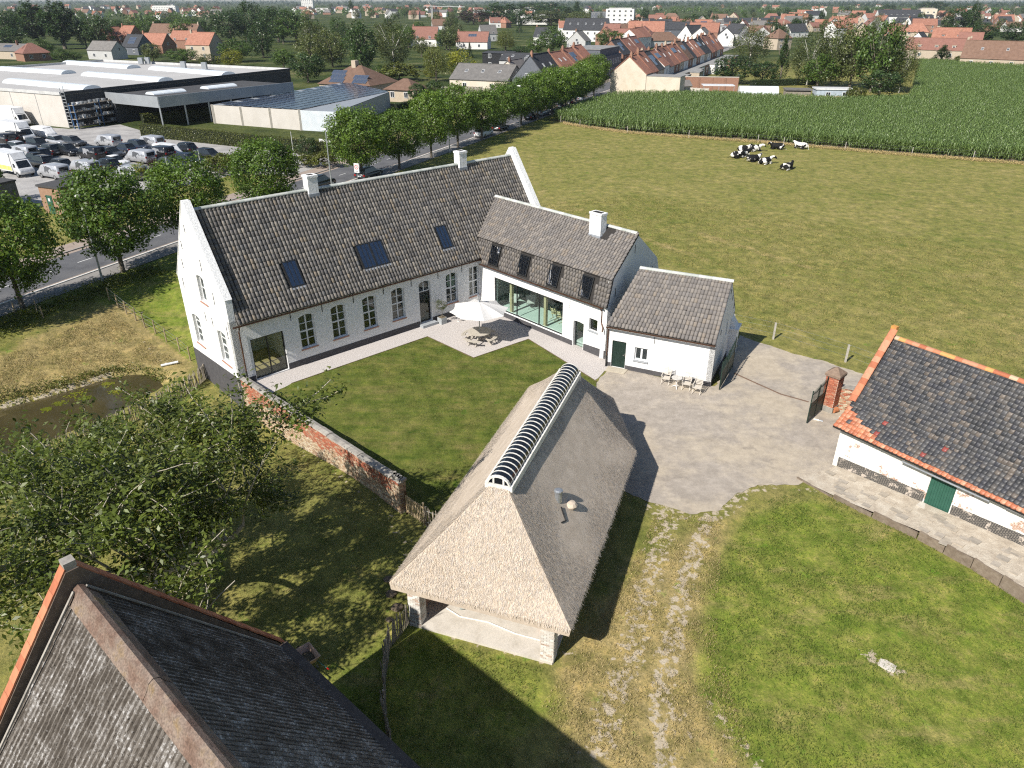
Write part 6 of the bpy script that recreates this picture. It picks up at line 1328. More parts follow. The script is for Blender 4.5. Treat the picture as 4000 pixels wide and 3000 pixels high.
while ft < 290:
    p = G(random.uniform(-60, 4060), random.uniform(26, 80)) if ft > 170 else G(random.uniform(*(r_ := random.choice(((300, 1250, 62, 150), (950, 1800, 80, 235), (1500, 2420, 34, 130), (2400, 3100, 70, 190), (3000, 4000, 50, 150), (0, 330, 70, 150)))) [:2]), random.uniform(*r_[2:]))
    if any((p-q).length < 9 for q in occ) or (abs(re(p.x, p.y)+5) < 14): continue
    if p.x > 90 and p.y < 400: continue
    k = random.choices(['broad', 'dark', 'olivebroad', 'birch', 'conifer', 'poplar'], [4, 4, 3, 1, .6, .3])[0]; H, W = KIND[k][1], KIND[k][2]; s_ = random.uniform(.6, 1.05)
    tree(k, p, H*s_, W*s_*1.1, KIND[k][3]+(' between houses of the far town' if p.length < 900 else ' on the far skyline'), 'trees between the far houses'); ft += 1
# far wood reading as one mass
def farwood(name, label, bands, nb, key):
    P = []; sz = []
    for (x0, x1, y0, y1, hh), cnt in zip(bands, nb):
        for _ in range(cnt):
            c = G(random.uniform(x0, x1), random.uniform(y0, y1)); h = hh*random.uniform(.6, 1.1); w_ = h*random.uniform(.5, .9); k = 34
            q = RNG.normal(0, 1, (k, 3)); q /= np.linalg.norm(q, axis=1, keepdims=True); q[:, 2] = np.abs(q[:, 2])*1.2-.25; P.append(np.array(c)[None]+q*np.array([[w_*.6, w_*.6, h*.5]])+np.array([[0, 0, h*.45]])); sz.append(np.full((k, 1), h*.22))
    P = np.concatenate(P); sz = np.concatenate(sz); V = leaves(P, np.tile([[0, -.4, .6]], (len(P), 1)), sz, .8, .8); t = np.repeat(RNG.uniform(.7, 1.3, (len(P)//34, 1)), 34, 0)
    link(name, mesh_np(name, V, np.arange(len(V)).reshape(-1, 4), LM[key], np.c_[t, t, t]), label=label, cat='wood', kind='stuff')
farwood('far_wood', 'continuous dark wood along the whole horizon', [(-300, 4300, 3, 14, 17), (-300, 4300, 12, 22, 15), (2000, 4200, 20, 34, 13), (-200, 2000, 20, 32, 9)], [1000, 1000, 700, 360], 'dark')
farwood('far_grove', 'green tree belts between the far suburbs', [(700, 1900, 34, 70, 9), (2300, 4100, 34, 60, 10), (0, 900, 60, 100, 9)], [300, 320, 120], 'broad')
# ------------------------------------------------------------------ warehouse, solar hall and car park
m_panel = M('pale_concrete_panel', [(.47, .44, .40), (.53, .50, .46)], .5, .9, .2, 10, .01, fine=.06); m_wroof = M('bitumen_roof', [(.36, .355, .345), (.43, .42, .41)], .12, .9, fine=.06); m_poly = M('polycarbonate', [(.55, .60, .64), (.66, .70, .73)], 1, .35); m_dkroof = M('dark_bitumen', [(.05, .05, .052), (.075, .075, .077)], .3, .9)
m_corgrey = M('grey_profiled_steel', [(.30, .32, .34), (.36, .38, .40)], .6, .5, metal=.3); m_dkwall = M('dark_grey_wall', (.055, .057, .06), 1, .8); m_lot = M('car_park_gravel', [(.24, .235, .23), (.33, .32, .31), (.40, .39, .375)], .35, .95, .4, 22, .02, world=True, fine=.16)
sheet('car_park', ptsz([(-700, 560), (0, 484), (270, 503), (470, 486), (560, 512), (1000, 566), (1345, 612), (1420, 640), (1300, 690), (1130, 660), (980, 668), (700, 730), (400, 770), (60, 822), (-500, 900)], -.01), m_lot)
sheet('car_park_entrance', [tuple(RP(41, -12.3, .012)), tuple(RP(52, -12.3, .012)), tuple(RP(54, -26, .012)), tuple(RP(38, -28, .012))], m_lot)
wc = G(271, 499); hw = ztop(wc, 366); A = Vector((wc.x, wc.y)); Bq = G(1131, 271, hw).xy; Dq = G(0, 348, hw).xy
d1 = (Bq-A); d2 = (Dq-A).normalized()*70; d2 = Vector((-d1.y, d1.x)).normalized()*70 if abs(d1.normalized().dot(d2.normalized())) > .5 else d2
P4 = [A, A+d1, A+d1+d2, A+d2]
wh_ = thing('warehouse', 'large pale flat roofed warehouse with barrel rooflights beside the car park', 'warehouse', (A.x, A.y, 0)); L4 = [tuple(p-A) for p in P4]
wl = MB()
for i in range(4): a, b = L4[i], L4[(i+1) % 4]; wl.face([(*a, -.3), (*b, -.3), (*b, hw), (*a, hw)])
ww = wl.build('wall', m_panel, wh_)
n1 = 9
for i in range(1, n1): q = Vector(L4[0])+(Vector(L4[3])-Vector(L4[0]))*i/n1; MB().box((q.x, q.y, hw/2), (.12, .12, hw-.1), atan2(d2.y, d2.x)).build('panel_joint', m_wroof, ww)
rf = MB().face([(*p, hw-.25) for p in L4]); rfo = rf.build('roof', m_wroof, wh_)
for i in range(4): a, b = L4[i], L4[(i+1) % 4]; MB().beam((*a, hw), (*b, hw), .35, .55).build('parapet', M('parapet_trim', (.5, .5, .49), 1, .7) if i else m_dkwall, rfo)
MB().beam((*(Vector(L4[0])+d1*.002), hw*.5), (*(Vector(L4[1])), hw*.5), .12, hw-.7).build('side_cladding', m_dkwall, wh_)
def barrel(root, p, q, w_, h_, mat, z):
    d = q-p; L = d.length; rz = atan2(d.y, d.x); N = 8; o = MB(); ring = lambda x: [(x, -w_/2*cos(pi*k/N), h_*sin(pi*k/N)) for k in range(N+1)]
    o.loft([ring(0), ring(L)]); b = o.build('barrel_rooflight', mat, root, loc=(p.x-root.location.x, p.y-root.location.y, z), rz=rz)
    for k in range(1, int(L/2.2)): r = MB(); R = [(k*2.2, -(w_/2+.02)*cos(pi*j/N), (h_+.02)*sin(pi*j/N)) for j in range(N+1)]; r.loft([[(x-.05, y, zz) for x, y, zz in R], [(x+.05, y, zz) for x, y, zz in R]]).build('rib', m_frame, b)
for (x0, y0), (x1, y1) in (((9, 268), (268, 284)), ((45, 316), (360, 345)), ((267, 244), (522, 263)), ((346, 289), (648, 313)), ((606, 266), (893, 290))):
    barrel(wh_, G(x0, y0, hw).xy.to_3d(), G(x1, y1, hw).xy.to_3d(), 4.0, .85, m_poly, hw-.25)
for x, y in ((552, 248), (578, 247), (718, 264), (800, 268)): p = G(x, y, hw); MB().box((p.x-A.x, p.y-A.y, hw+.7), (1.2, 1.0, 1.6)).build('roof_unit', m_corgrey, wh_)
MB().tube([(.4, -.5, 0), (.4, -.5, hw+1.4)], .05, 6).tube([(1.1, -.6, 0), (1.1, -.6, hw+1.4)], .05, 6).build('ladder_rail', m_galv, wh_)
for k in range(14): MB().tube([(.4, -.5, .4+k*.6), (1.1, -.6, .4+k*.6)], .03, 5).build('rung', m_galv, wh_)
# canopy
cz = 5.6; cp = [G(410, 361, cz), G(615, 380, cz), G(1143, 322, cz)]; u = (cp[2]-cp[1]); v = cp[0]-cp[1]
cn = thing('loading_canopy', 'dark roofed loading canopy with ribbed grey fascia beside the warehouse', 'canopy', (cp[1].x, cp[1].y, 0)); o = cp[1]
q = [Vector((0, 0, 0)), u, u+v, v]; MB().prism([(p.x, p.y) for p in q], cz-.5, cz-.35).build('roof', m_dkroof, cn)
for a, b in ((q[0], q[1]), (q[3], q[0])): MB().beam((a.x, a.y, cz-.9), (b.x, b.y, cz-.9), .2, 2.0).build('fascia', m_corgrey, cn)
for k in range(7): p = u*(k/6.)*.98; MB().box((p.x, p.y, (cz-1.6)/2), (.25, .25, cz-1.6)).build('column', m_galv, cn)
MB().prism([(p.x, p.y) for p in (v*.85, u+v*.85, u+v*.9, v*.9)], -.2, cz-.5).build('back_wall', m_dkwall, cn)
for a0 in (.12, .5):
    p0 = o+u*a0+v*.5; p1 = o+u*(a0+.22)+v*.5; barrel(cn, p0, p1, 3.0, .6, m_poly, cz-.4)
rk = thing('storage_rack', 'tall outdoor steel rack of trays and buckets against the warehouse', 'rack', G(400, 487), atan2(d1.y, d1.x)+.15)
for x in (-6, 0, 6): MB().lo(x-.08, x+.08, -.6, -.45, 0, 4.6).lo(x-.08, x+.08, .45, .6, 0, 4.6).build('upright', M('rack_blue', (.05, .12, .25), 2, .6) if x == -6 else bpy.data.materials['rack_blue'], rk)
for z in (.5, 1.8, 3.1, 4.3):
    MB().lo(-6.1, 6.1, -.62, .62, z-.07, z).build('shelf', m_chest, rk)
    for k in range(12): x = -5.5+k; h = random.uniform(.25, .7); MB().lathe([(.3, 0), (.36, h), (.3, h)], 8, (x, random.uniform(-.2, .2), z)).build('bucket', random.choice((m_frame, m_galv, m_dkwall, m_corgrey)), rk)
# hall with the solar roof
Lp, Fp, Rp = G(841, 481), G(1183, 509), G(1320, 517); zr, ze = ztop(Lp, 410), ztop(Fp, 430)
Kp = G(1353, 321, zr); Ep = G(1520, 360, ze-.2)
sh_ = thing('solar_hall', 'low hall with cream concrete walls and a roof full of blue solar panels', 'hall', Fp); rel = lambda p, z: (p.x-Fp.x, p.y-Fp.y, z)
MB().face([rel(Lp, -.2), rel(Fp, -.2), rel(Fp, ze), rel(Lp, zr)]).face([rel(Rp, -.2), rel(Ep, -.2), rel(Ep, ze-.2), rel(Rp, ze-.1)]).face([rel(Ep, -.2), rel(Kp, -.2), rel(Kp, zr), rel(Ep, ze-.2)]).face([rel(Kp, -.2), rel(Lp, -.2), rel(Lp, zr), rel(Kp, zr)]).build('wall', m_panel, sh_)
MB().face([rel(Rp, -.2), rel(Ep, -.2), rel(Ep, ze-.25), rel(Rp, ze-.15)]).build('side_wall', m_dkwall, sh_)
for v_ in sh_.children[-1].data.vertices: v_.co += Vector((.08, -.04, 0))
fw_ = MB(); n = 34
for k in range(n):
    a, b = Fp+(Rp-Fp)*0, Fp+(Rp-Fp)*1; z0, z1 = ze*k/n, ze*(k+.86)/n; fw_.beam(rel(a, (z0+z1)/2), rel(b, (z0+z1)/2), .1, z1-z0)
fw_.build('ribbed_front', m_poly, sh_); MB().face([rel(Fp, -.2), rel(Rp, -.2), rel(Rp, ze-.1), rel(Fp, ze)]).build('front_wall', m_frame, sh_)
for k in (0, .33, .66, .985): p = Lp+(Fp-Lp)*k; z = zr+(ze-zr)*k; MB().box(rel(p, z/2), (.5, .5, z+.1), .5).build('pilaster', m_conc, sh_)
rq = [Vector(rel(Fp, ze)), Vector(rel(Rp, ze-.1)), Vector(rel(Ep, ze-.2)), Vector(rel(Kp, zr)), Vector(rel(Lp, zr))]
MB().face([tuple(p+Vector((0, 0, .05))) for p in rq]).build('roof', m_corgrey, sh_); sro = sh_.children[-1]
NCc, NRr = 27, 9
for i in range(NCc):
    for j in range(NRr):
        f = lambda a, b: (Vector(rel(Lp, zr))*(1-a)+Vector(rel(Kp, zr))*a)*(1-b) + (Vector(rel(Fp, ze))*(1-a)+Vector(rel(Ep, ze-.2))*a)*b
        c = [f((i+.1)/NCc, (j+.1)/NRr), f((i+.9)/NCc, (j+.1)/NRr), f((i+.9)/NCc, (j+.9)/NRr), f((i+.1)/NCc, (j+.9)/NRr)]; o3 = c[0]+Vector((0, 0, .14))
        if j == 0 and (i*7) % 3 == 0: continue
        cc = [p+Vector((0, 0, .14))-o3 for p in c]; MB().face(cc[::-1]).face([p-Vector((0, 0, .05)) for p in cc]).build('solar_panel', m_pv, sro, loc=o3)
# roof extras of the hipped house nearby are on it already
hh_ = [o for o in COL.objects if o.get('label', '').startswith('hipped brown tiled')][0]; hr = [c for c in hh_.children if c.name.startswith('roof')][0]
MB().lo(-1.0, .2, -1.0, .6, 5.2, 8.3).build('chimney', WMt['buff'], hr)
sl_a = atan2(4.0, 6.9)
for x, n in ((-4.2, 3), (2.6, 2)):
    for r in range(n):
        for c in range(4): link('solar_panel', PV, hr, mw=Matrix.Translation((x+c*1.05-(.5*r), -5.6+r*1.45, 3.95+r*.83)) @ Matrix.Rotation(sl_a, 4, 'X') @ Matrix.Diagonal((1, 1.6, 1, 1)))
# kiosk and grey shed by the road
kp = G(262, 842); kb = thing('brick_kiosk', 'small flat roofed brick substation with green door by the road', 'kiosk', kp, RD); ez = 3.0
MB().lo(0, 4.2, 0, 3.6, -.2, ez).build('wall', M('kiosk_brick', [(.25, .15, .10), (.34, .22, .15)], 4, .9, .5, 22, .01), kb); MB().lo(-.15, 4.35, -.15, 3.75, ez, ez+.22).build('roof', m_dkroof, kb); MB().box((-.02, 2.2, 1.05), (.06, .95, 2.1)).build('door', m_gd, kb); MB().box((-.06, 2.2, 1.6), (.02, .3, .35)).build('notice', m_frame, kb); MB().tube([(-.06, .2, 0), (-.06, .2, ez)], .05, 6).build('downpipe', m_galv, kb)
for k in range(5): MB().lo(1.5+k*.28, 1.66+k*.28, -.03, .0, 2.2, 2.6).build('vent_slot', m_black, kb)
gs = thing('grey_shed', 'dark grey windowless shed behind the brick substation', 'shed', G(92, 815), RD); MB().lo(-9, 0, 0, 8, -.2, 3.2).build('wall', M('slate_grey_wall', (.13, .135, .14), 1, .9), gs); MB().lo(-9.1, .1, -.1, 8.1, 3.2, 3.4).build('roof', m_dkroof, gs)
# ------------------------------------------------------------------ vehicles
m_tyre = M('tyre', (.018, .018, .018), 4, .9); m_rim = M('rim', (.42, .43, .44), 4, .35, metal=.7); m_cglass = M('car_glass', (.016, .02, .024), 2, .06, spec=.7); m_tail = M('tail_light', (.30, .012, .01), 3, .3); m_head = M('head_light', (.62, .63, .65), 3, .15); m_trim = M('black_trim', (.02, .02, .02), 4, .6)
PA = {'silver': M('silver_paint', (.50, .51, .53), 2, .28, metal=.35, spec=.5), 'white': M('white_paint', (.74, .74, .74), 2, .3, spec=.5), 'black': M('black_paint', (.014, .015, .017), 2, .2, spec=.6), 'grey': M('dark_grey_paint', (.05, .054, .06), 2, .25, spec=.6), 'blue': M('dark_blue_paint', (.018, .025, .042), 2, .22, spec=.6)}
def side(profile, W, bev=.1, inset=.05):
    cx = sum(p[0] for p in profile)/len(profile); cz_ = sum(p[1] for p in profile)/len(profile)
    R = lambda y, s: [(cx+(x-cx)*s, y, cz_+(z-cz_)*s) for x, z in profile]
    return MB().loft([R(-W/2, 1-inset), R(-W/2+bev*.4, 1-inset*.4), R(-W/2+bev, 1), R(W/2-bev, 1), R(W/2-bev*.4, 1-inset*.4), R(W/2, 1-inset)][::-1])
def wheelm(r): return MB().lathe([(r*.6, -.1), (r, -.1), (r, .1), (r*.6, .1)], 14).mesh('wheel', m_tyre), MB().lathe([(r*.55, -.03), (r*.6, .03), (r*.62, .107), (.05, .112)], 10).mesh('rim', m_rim)
SPEC = {'hatch': (4.3, 1.8, 1.48), 'wagon': (4.75, 1.83, 1.5), 'suv': (4.65, 1.88, 1.7), 'sedan': (4.8, 1.83, 1.45)}
def glass_ring(x0, x1, w, z, dx0=0, dx1=0): return [(x0, -w, z), (x1, -w, z), (x1, w, z), (x0, w, z)]
VM = {}
def car(kind_, colour):
    key = (kind_, colour)
    if key in VM: return VM[key]
    L, W, H = SPEC[kind_]; b = .78 if kind_ != 'suv' else .95; h = L/2; parts = []
    prof = [(-h, .35), (-h+.1, .25), (h-.15, .25), (h, .38), (h-.02, .62), (h-.35, b-.06), (h*.42, b+.06), (-h+.25 if kind_ != 'sedan' else -h+.35, b+.1), (-h, b-.02)]
    body = side(prof, W, .16, .07).mesh('body', PA[colour], True)
    rx0 = -h+.12 if kind_ in ('wagon', 'suv') else -h+.3 if kind_ == 'hatch' else -h+.75; rr = -h+.55 if kind_ in ('wagon', 'suv') else -h+.85 if kind_ == 'hatch' else -h+1.5; fx = h*.46; fr = h*.46-.75
    gl = MB().loft([glass_ring(rx0, fx, W/2-.09, b+.02), glass_ring(rr, fr, W/2-.27, H-.06)]).mesh('window_band', m_cglass)
    rf = MB().loft([glass_ring(rr-.06, fr+.05, W/2-.26, H-.065), glass_ring(rr+.12, fr-.12, W/2-.34, H)]).mesh('roof_panel', PA[colour], True)
    VM[key] = (L, W, H, b, body, gl, rf, wheelm(.33)); return VM[key]
def put_wheels(t, L, W, wm_, r, ax=None):
    for x in (ax or (-L*.30, L*.31)):
        for s in (-1, 1):
            o = link('wheel', wm_[0], t, loc=(x, s*(W/2-.1), r)); o.rotation_euler = (-s*pi/2, 0, 0); link('rim', wm_[1], o)
LT = {'tl': MB().box((0, 0, 0), (.06, .28, .22)).mesh('tail_light', m_tail), 'hl': MB().box((0, 0, 0), (.1, .36, .14)).mesh('headlight', m_head), 'pl': MB().box((0, 0, 0), (.02, .5, .11)).mesh('number_plate', m_frame)}
def put_car(kind_, colour, x, y, ang, label, group='cars parked on the car park'):
    L, W, H, b, body, gl, rf, wm_ = car(kind_, colour); t = thing('parked_car', label, 'car', G(x, y), radians(ang), group)
    link('body', body, t); link('window_band', gl, t); link('roof_panel', rf, t); put_wheels(t, L, W, wm_, .33)
    for s in (-1, 1): link('tail_light', LT['tl'], t, loc=(-L/2+.02, s*(W/2-.2), b-.12)); link('headlight', LT['hl'], t, loc=(L/2-.1, s*(W/2-.28), .62))
    link('number_plate', LT['pl'], t, loc=(-L/2-.01, 0, .55)); return t
bull = [(0, .25), (.18, .1), (.3, .32), (.62, .28), (.85, .05), (1.0, .1), (.92, .42), (1.15, .62), (1.5, .68), (1.42, .52), (1.66, .78), (1.45, .92), (1.05, .95), (.6, 1.05), (.3, .9), (.1, 1.1), (.15, .72)]
def text_mesh(s, size, mat, name='lettering'):
    cu = bpy.data.curves.new(name, 'FONT'); cu.body = s; cu.size = size; cu.extrude = .004; cu.align_x = 'CENTER'; o = bpy.data.objects.new(name, cu); COL.objects.link(o)
    dg = bpy.context.evaluated_depsgraph_get(); me = bpy.data.meshes.new_from_object(o.evaluated_get(dg)); bpy.data.objects.remove(o); bpy.data.curves.remove(cu); me.materials.clear(); me.materials.append(mat); return me
m_print = M('grey_print', (.10, .105, .115), 2, .4); m_lprint = M('pale_print', (.30, .31, .33), 2, .4); TX = {'black': text_mesh('RedBull', .42, m_lprint), 'silver': text_mesh('RedBull', .42, m_print)}
def vanmeshes(colour):
    L, W, H = 5.0, 1.92, 1.92; h = L/2
    prof = [(-h, .4), (-h+.08, .28), (h-.2, .28), (h, .45), (h-.02, .78), (h-.5, 1.02), (h-1.35, H-.12), (h-1.75, H-.02), (-h+.35, H), (-h+.08, H-.12)]
    body = side(prof, W, .2, .05).mesh('body', PA[colour], True)
    ws = MB().loft([[(h-.58, -.8, 1.03), (h-.58, .8, 1.03), (h-.66, .78, 1.06), (h-.66, -.78, 1.06)], [(h-1.32, -.66, H-.14), (h-1.32, .66, H-.14), (h-1.4, .64, H-.13), (h-1.4, -.64, H-.13)]]).mesh('windscreen', m_cglass)
    sw = MB()
    for s in (-1, 1): sw.loft([[(h-.85, s*(W/2-.055), 1.08), (h-1.95, s*(W/2-.055), 1.08), (h-1.95, s*(W/2-.03), 1.08), (h-.85, s*(W/2-.03), 1.08)], [(h-1.4, s*(W/2-.07), H-.28), (h-1.95, s*(W/2-.07), H-.28), (h-1.95, s*(W/2-.035), H-.28), (h-1.4, s*(W/2-.035), H-.28)]])
    rw = MB().box((-h+.025, 0, 1.45), (.06, 1.3, .5)).mesh('rear_window', m_cglass)
    return L, W, H, body, ws, sw.mesh('side_window', m_cglass), rw, wheelm(.34)
VV_ = {c: vanmeshes(c) for c in ('silver', 'white', 'black')}
BULL = {c: MB().prism([(p[0], p[1]) for p in bull], 0, .006).mesh('printed_emblem', m) for c, m in (('silver', m_print), ('black', m_lprint))}
def put_van(colour, x, y, ang, label, deco=True, group='delivery vans on the car park'):
    L, W, H, body, ws, sw, rw, wm_ = VV_[colour]; t = thing('delivery_van', label, 'van', G(x, y), radians(ang), group)
    for n, m in (('body', body), ('windscreen', ws), ('side_window', sw), ('rear_window', rw)): link(n, m, t)
    put_wheels(t, L, W, wm_, .34)
    for s in (-1, 1): link('tail_light', LT['tl'], t, loc=(-L/2+.0, s*(W/2-.12), 1.05)); link('headlight', LT['hl'], t, loc=(L/2-.12, s*(W/2-.3), .8))
    if deco and colour in BULL:
        for s in (-1, 1):
            R = Matrix.Translation((.55 if s > 0 else -1.1+.0, s*(W/2+.004), .72)) @ Matrix.Rotation(pi if s > 0 else 0, 4, 'Z') @ Matrix.Rotation(pi/2, 4, 'X'); link('printed_emblem', BULL[colour], t, mw=R)
            R = Matrix.Translation((-1.55, s*(W/2+.004), 1.18)) @ Matrix.Rotation(pi if s > 0 else 0, 4, 'Z') @ Matrix.Rotation(pi/2, 4, 'X'); link('lettering', TX[colour], t, mw=R)
        link('lettering', TX[colour], t, mw=Matrix.Translation((-L/2-.004, 0, 1.0)) @ Matrix.Rotation(-pi/2, 4, 'Z') @ Matrix.Rotation(pi/2, 4, 'X') @ Matrix.Diagonal((.8, .8, 1, 1)))
    return t
q_ = lambda x, y: (x/2.212, y/2.212)
VANS = [('silver', 945, 1262, 151.5, 'silver van with grey animal print alone on the open gravel'), ('silver', 1225, 1402, 151.5, 'silver van with grey animal print before the black van'), ('silver', 480, 1535, 151.5, 'silver van with grey animal print next to the yellow striped truck'), ('silver', 745, 1498, 151.5, 'silver van with grey animal print beside the white saloon'), ('silver', 1150, 1545, 151.5, 'silver van with grey animal print half hidden by the street tree'), ('silver', 1315, 1272, 151.5, 'silver van with grey animal print in the rear row'), ('white', 1460, 1352, -30, 'plain pale van facing the road'), ('black', 800, 1372, 151.5, 'black van with pale animal print in the middle row'), ('black', 1395, 1368, 151.5, 'black van behind the silver van'), ('black', 45, 1248, 151, 'black van at the row end by the box truck'), ('black', 148, 1225, 148, 'black van with bright tail light by the box truck'), ('white', 395, 1188, -32, 'plain white van parked at the warehouse fence'), ('silver', 225, 1362, 151, 'silver van tucked behind the dark estate cars')]
for c, x, y, a, lb in VANS: put_van(c, *q_(x, y), a, lb, deco=c != 'white')
CARS = [('wagon', 'silver', 180, 1305, -30, 'silver estate car at the end of the rear row'), ('suv', 'black', 345, 1282, -30, 'black car behind the silver estate'), ('hatch', 'silver', 505, 1248, -30, 'silver hatchback by the dark saloon'), ('wagon', 'grey', 645, 1255, -28, 'dark saloon next to the open gravel'), ('suv', 'grey', 430, 1335, 152, 'dark estate with roof rails in the second row'), ('suv', 'black', 600, 1338, -28, 'big black car with glossy bonnet in the second row'), ('wagon', 'blue', 345, 1362, 150, 'dark blue estate with red tail lights'), ('suv', 'black', 365, 1440, 150, 'black car beside the yellow striped truck'), ('wagon', 'grey', 975, 1352, -32, 'dark grey estate nose out in the middle row'), ('hatch', 'blue', 1085, 1315, 150, 'dark blue hatchback behind the silver van'), ('wagon', 'blue', 1215, 1290, -30, 'dark blue saloon in the rear row'), ('wagon', 'black', 925, 1455, 150, 'black estate with bright red tail lights'), ('sedan', 'white', 1005, 1428, -30, 'white saloon beside the black estate'), ('suv', 'black', 1600, 1322, 150, 'black car nearest the car park exit'), ('wagon', 'grey', 1495, 1455, -25, 'dark car under the flag pole'), ('wagon', 'blue', 1645, 1412, -25, 'dark blue car between the flag poles'), ('suv', 'black', 1820, 1380, -25, 'black car behind the yellow green shrub'), ('hatch', 'black', 300, 1400, 150, 'small black hatchback between the trucks'), ('suv', 'grey', 520, 1470, 150, 'dark pick-up behind the silver vans'), ('wagon', 'black', 50, 1330, -30, 'black estate at the car park edge')]
for k, c, x, y, a, lb in CARS: put_car(k, c, *q_(x, y), a, lb)
rdg = degrees = 66.7
for k, c, a_, e, ang, lb in (('suv', 'black', 37, -3.9, 66.7, 'black people carrier on the road behind the first chimney'), ('wagon', 'grey', 45, -1.6, 66.7, 'grey saloon parked under the street tree by the speed sign'), ('suv', 'white', 82.5, -1.6, 66.7, 'white car parked on the verge side of the road'), ('hatch', 'black', 90, -1.6, 66.7, 'black car with red lights under the street trees'), ('wagon', 'black', 106, -1.6, 66.7, 'black car parked by the maize corner'), ('suv', 'silver', 112, -1.6, 66.7, 'silver car parked by the maize corner'), ('wagon', 'blue', 118.5, -1.6, 66.7, 'dark blue car in the shade of the street trees'), ('hatch', 'grey', 125, -1.6, 66.7, 'grey hatchback in the shade of the street trees'), ('suv', 'black', 131.5, -1.6, 66.7, 'black car parked near the end terrace house'), ('hatch', 'white', 140, -1.6, 66.7, 'white hatchback parked by the end terrace house')):
    p = RP(a_, e, .01); o = put_car(k, c, 2000, 1500, ang, lb, 'cars along the road'); o.location = p
def truck(x, y, ang, lb, L=6.2, H=2.5, stripe=None):
    t = thing('box_truck', lb, 'truck', G(x, y), radians(ang), 'box trucks on the car park'); W = 2.25
    c = side([(L/2-.1, .45), (L/2+1.55, .45), (L/2+1.65, .95), (L/2+1.2, 1.25), (L/2+.6, 2.2), (L/2+.3, 2.35), (L/2-.1, 2.35)], 2.0, .15, .05).build('cab', PA['white'], t, True)
    MB().loft([[(L/2+1.2, -.85, 1.27), (L/2+1.2, .85, 1.27), (L/2+1.1, .85, 1.27), (L/2+1.1, -.85, 1.27)], [(L/2+.66, -.75, 2.15), (L/2+.66, .75, 2.15), (L/2+.56, .75, 2.15), (L/2+.56, -.75, 2.15)]]).build('windscreen', m_cglass, c)
    MB().box((L/2+.45, 0, 1.6), (.6, 2.03, .55)).build('side_window', m_cglass, c); MB().loft([[(L/2-.1, -1, 2.35), (L/2+.5, -.9, 2.35), (L/2+.5, .9, 2.35), (L/2-.1, 1, 2.35)], [(L/2-.1, -1, .75+H), (L/2-.05, -.9, .75+H), (L/2-.05, .9, .75+H), (L/2-.1, 1, .75+H)]]).build('wind_deflector', PA['white'], c)
    MB().lo(-L/2, L/2-.15, -W/2, W/2, .75, .75+H).build('cargo_box', PA['white'], t)
    if stripe:
        for s in (-1, 1): MB().box((0, s*(W/2+.004), 1.15), (L-.4, .008, .6)).build('stripe', stripe, t)
    MB().lo(-L/2, L/2, -.5, .5, .5, .75).build('chassis', m_trim, t); put_wheels(t, L, 2.05, wheelm(.38), .38, (-L/2+1.2, L/2+.75))
    for s in (-1, 1): link('headlight', LT['hl'], t, loc=(L/2+1.6, s*.7, .85))
m_yel = M('yellow_print', [(.62, .50, .06), (.70, .62, .25)], 1.2, .4)
truck(*q_(150, 1210), -32, 'white box truck with pale lettering facing the road'); truck(*q_(120, 1075), -32, 'large white box truck at the warehouse wall', 6.5, 2.6); truck(*q_(110, 1500), -32, 'white box truck with yellow stripe along its side', 5.6, 2.4, m_yel)
# ------------------------------------------------------------------ street furniture
m_pole = M('grey_pole', (.40, .42, .43), 4, .5, metal=.4); m_lampw = M('lamp_head', (.62, .62, .60), 3, .5)
def lamp(p, lb, h=7.4):
    t = thing('street_lamp', lb, 'street lamp', p, RD+pi/2, 'street lamps along the road'); MB().tube([(0, 0, 0), (0, 0, 1.2), (0, 0, h)], [.11, .085, .06], 8).build('pole', m_pole, t); MB().loft([[(-.15, -.13, h), (.55, -.15, h+.02), (.55, .15, h+.02), (-.15, .13, h)], [(-.12, -.1, h+.2), (.4, -.1, h+.2), (.4, .1, h+.2), (-.12, .1, h+.2)]]).build('lamp_head', m_lampw, t); MB().box((.25, 0, h-.015), (.5, .2, .05)).build('diffuser', m_poly, t)
lamp(G(402, 1100), 'street lamp beside the gable side street tree'); lamp(RP(33.5, .5), 'street lamp rising behind the farmhouse ridge', 8); lamp(G(1757, 597), 'street lamp between two row trees behind the farmhouse'); lamp(G(2030, 497), 'street lamp by the pasture corner'); lamp(RP(128, .5), 'street lamp beside the maize corner')
for x, y, ty, lb in ((664, 700, 619, 'white flag pole before the dark parked cars'), (789, 668, 588, 'white flag pole beside the yellow green shrub'), (1147, 602, 517, 'white flag pole by the globe shrub'), (1283, 566, 484, 'white flag pole behind the white sign board')):
    p = G(x, y); h = ztop(p, ty); t = thing('flag_pole', lb, 'flag pole', p); MB().tube([(0, 0, 0), (0, 0, h)], [.06, .04], 8).build('pole', m_lampw, t); MB().lathe([(.0, 0), (.06, .03), (.03, .1)], 8, (0, 0, h)).build('finial', m_lampw, t)
p = G(1276, 600); t = thing('sign_board', 'white sign board with small green emblem on two posts by the globe shrub', 'sign', p, radians(-28)); MB().lo(-1.25, 1.25, -.05, .05, .7, 2.2).build('board', PA['white'], t)
for x in (-1, 1): MB().lo(x-.05, x+.05, .05, .13, 0, 2.1).build('post', m_pole, t)
MB().lo(-1.1, -.3, -.056, -.05, 1.3, 1.95).build('printed_emblem', m_lprint, t); MB().lo(.75, 1.1, -.056, -.05, .85, 1.6).build('printed_emblem', M('green_print', (.10, .30, .12), 2, .5), t)
p = RP(39, .6); t = thing('speed_sign', 'white rectangular speed sign with red ring behind the farmhouse chimney', 'sign', p, radians(-23)); MB().tube([(0, .05, 0), (0, .05, 2.9)], .03, 8).build('post', m_pole, t); MB().lo(-.38, .38, 0, .03, 1.9, 3.1).build('plate', PA['white'], t)
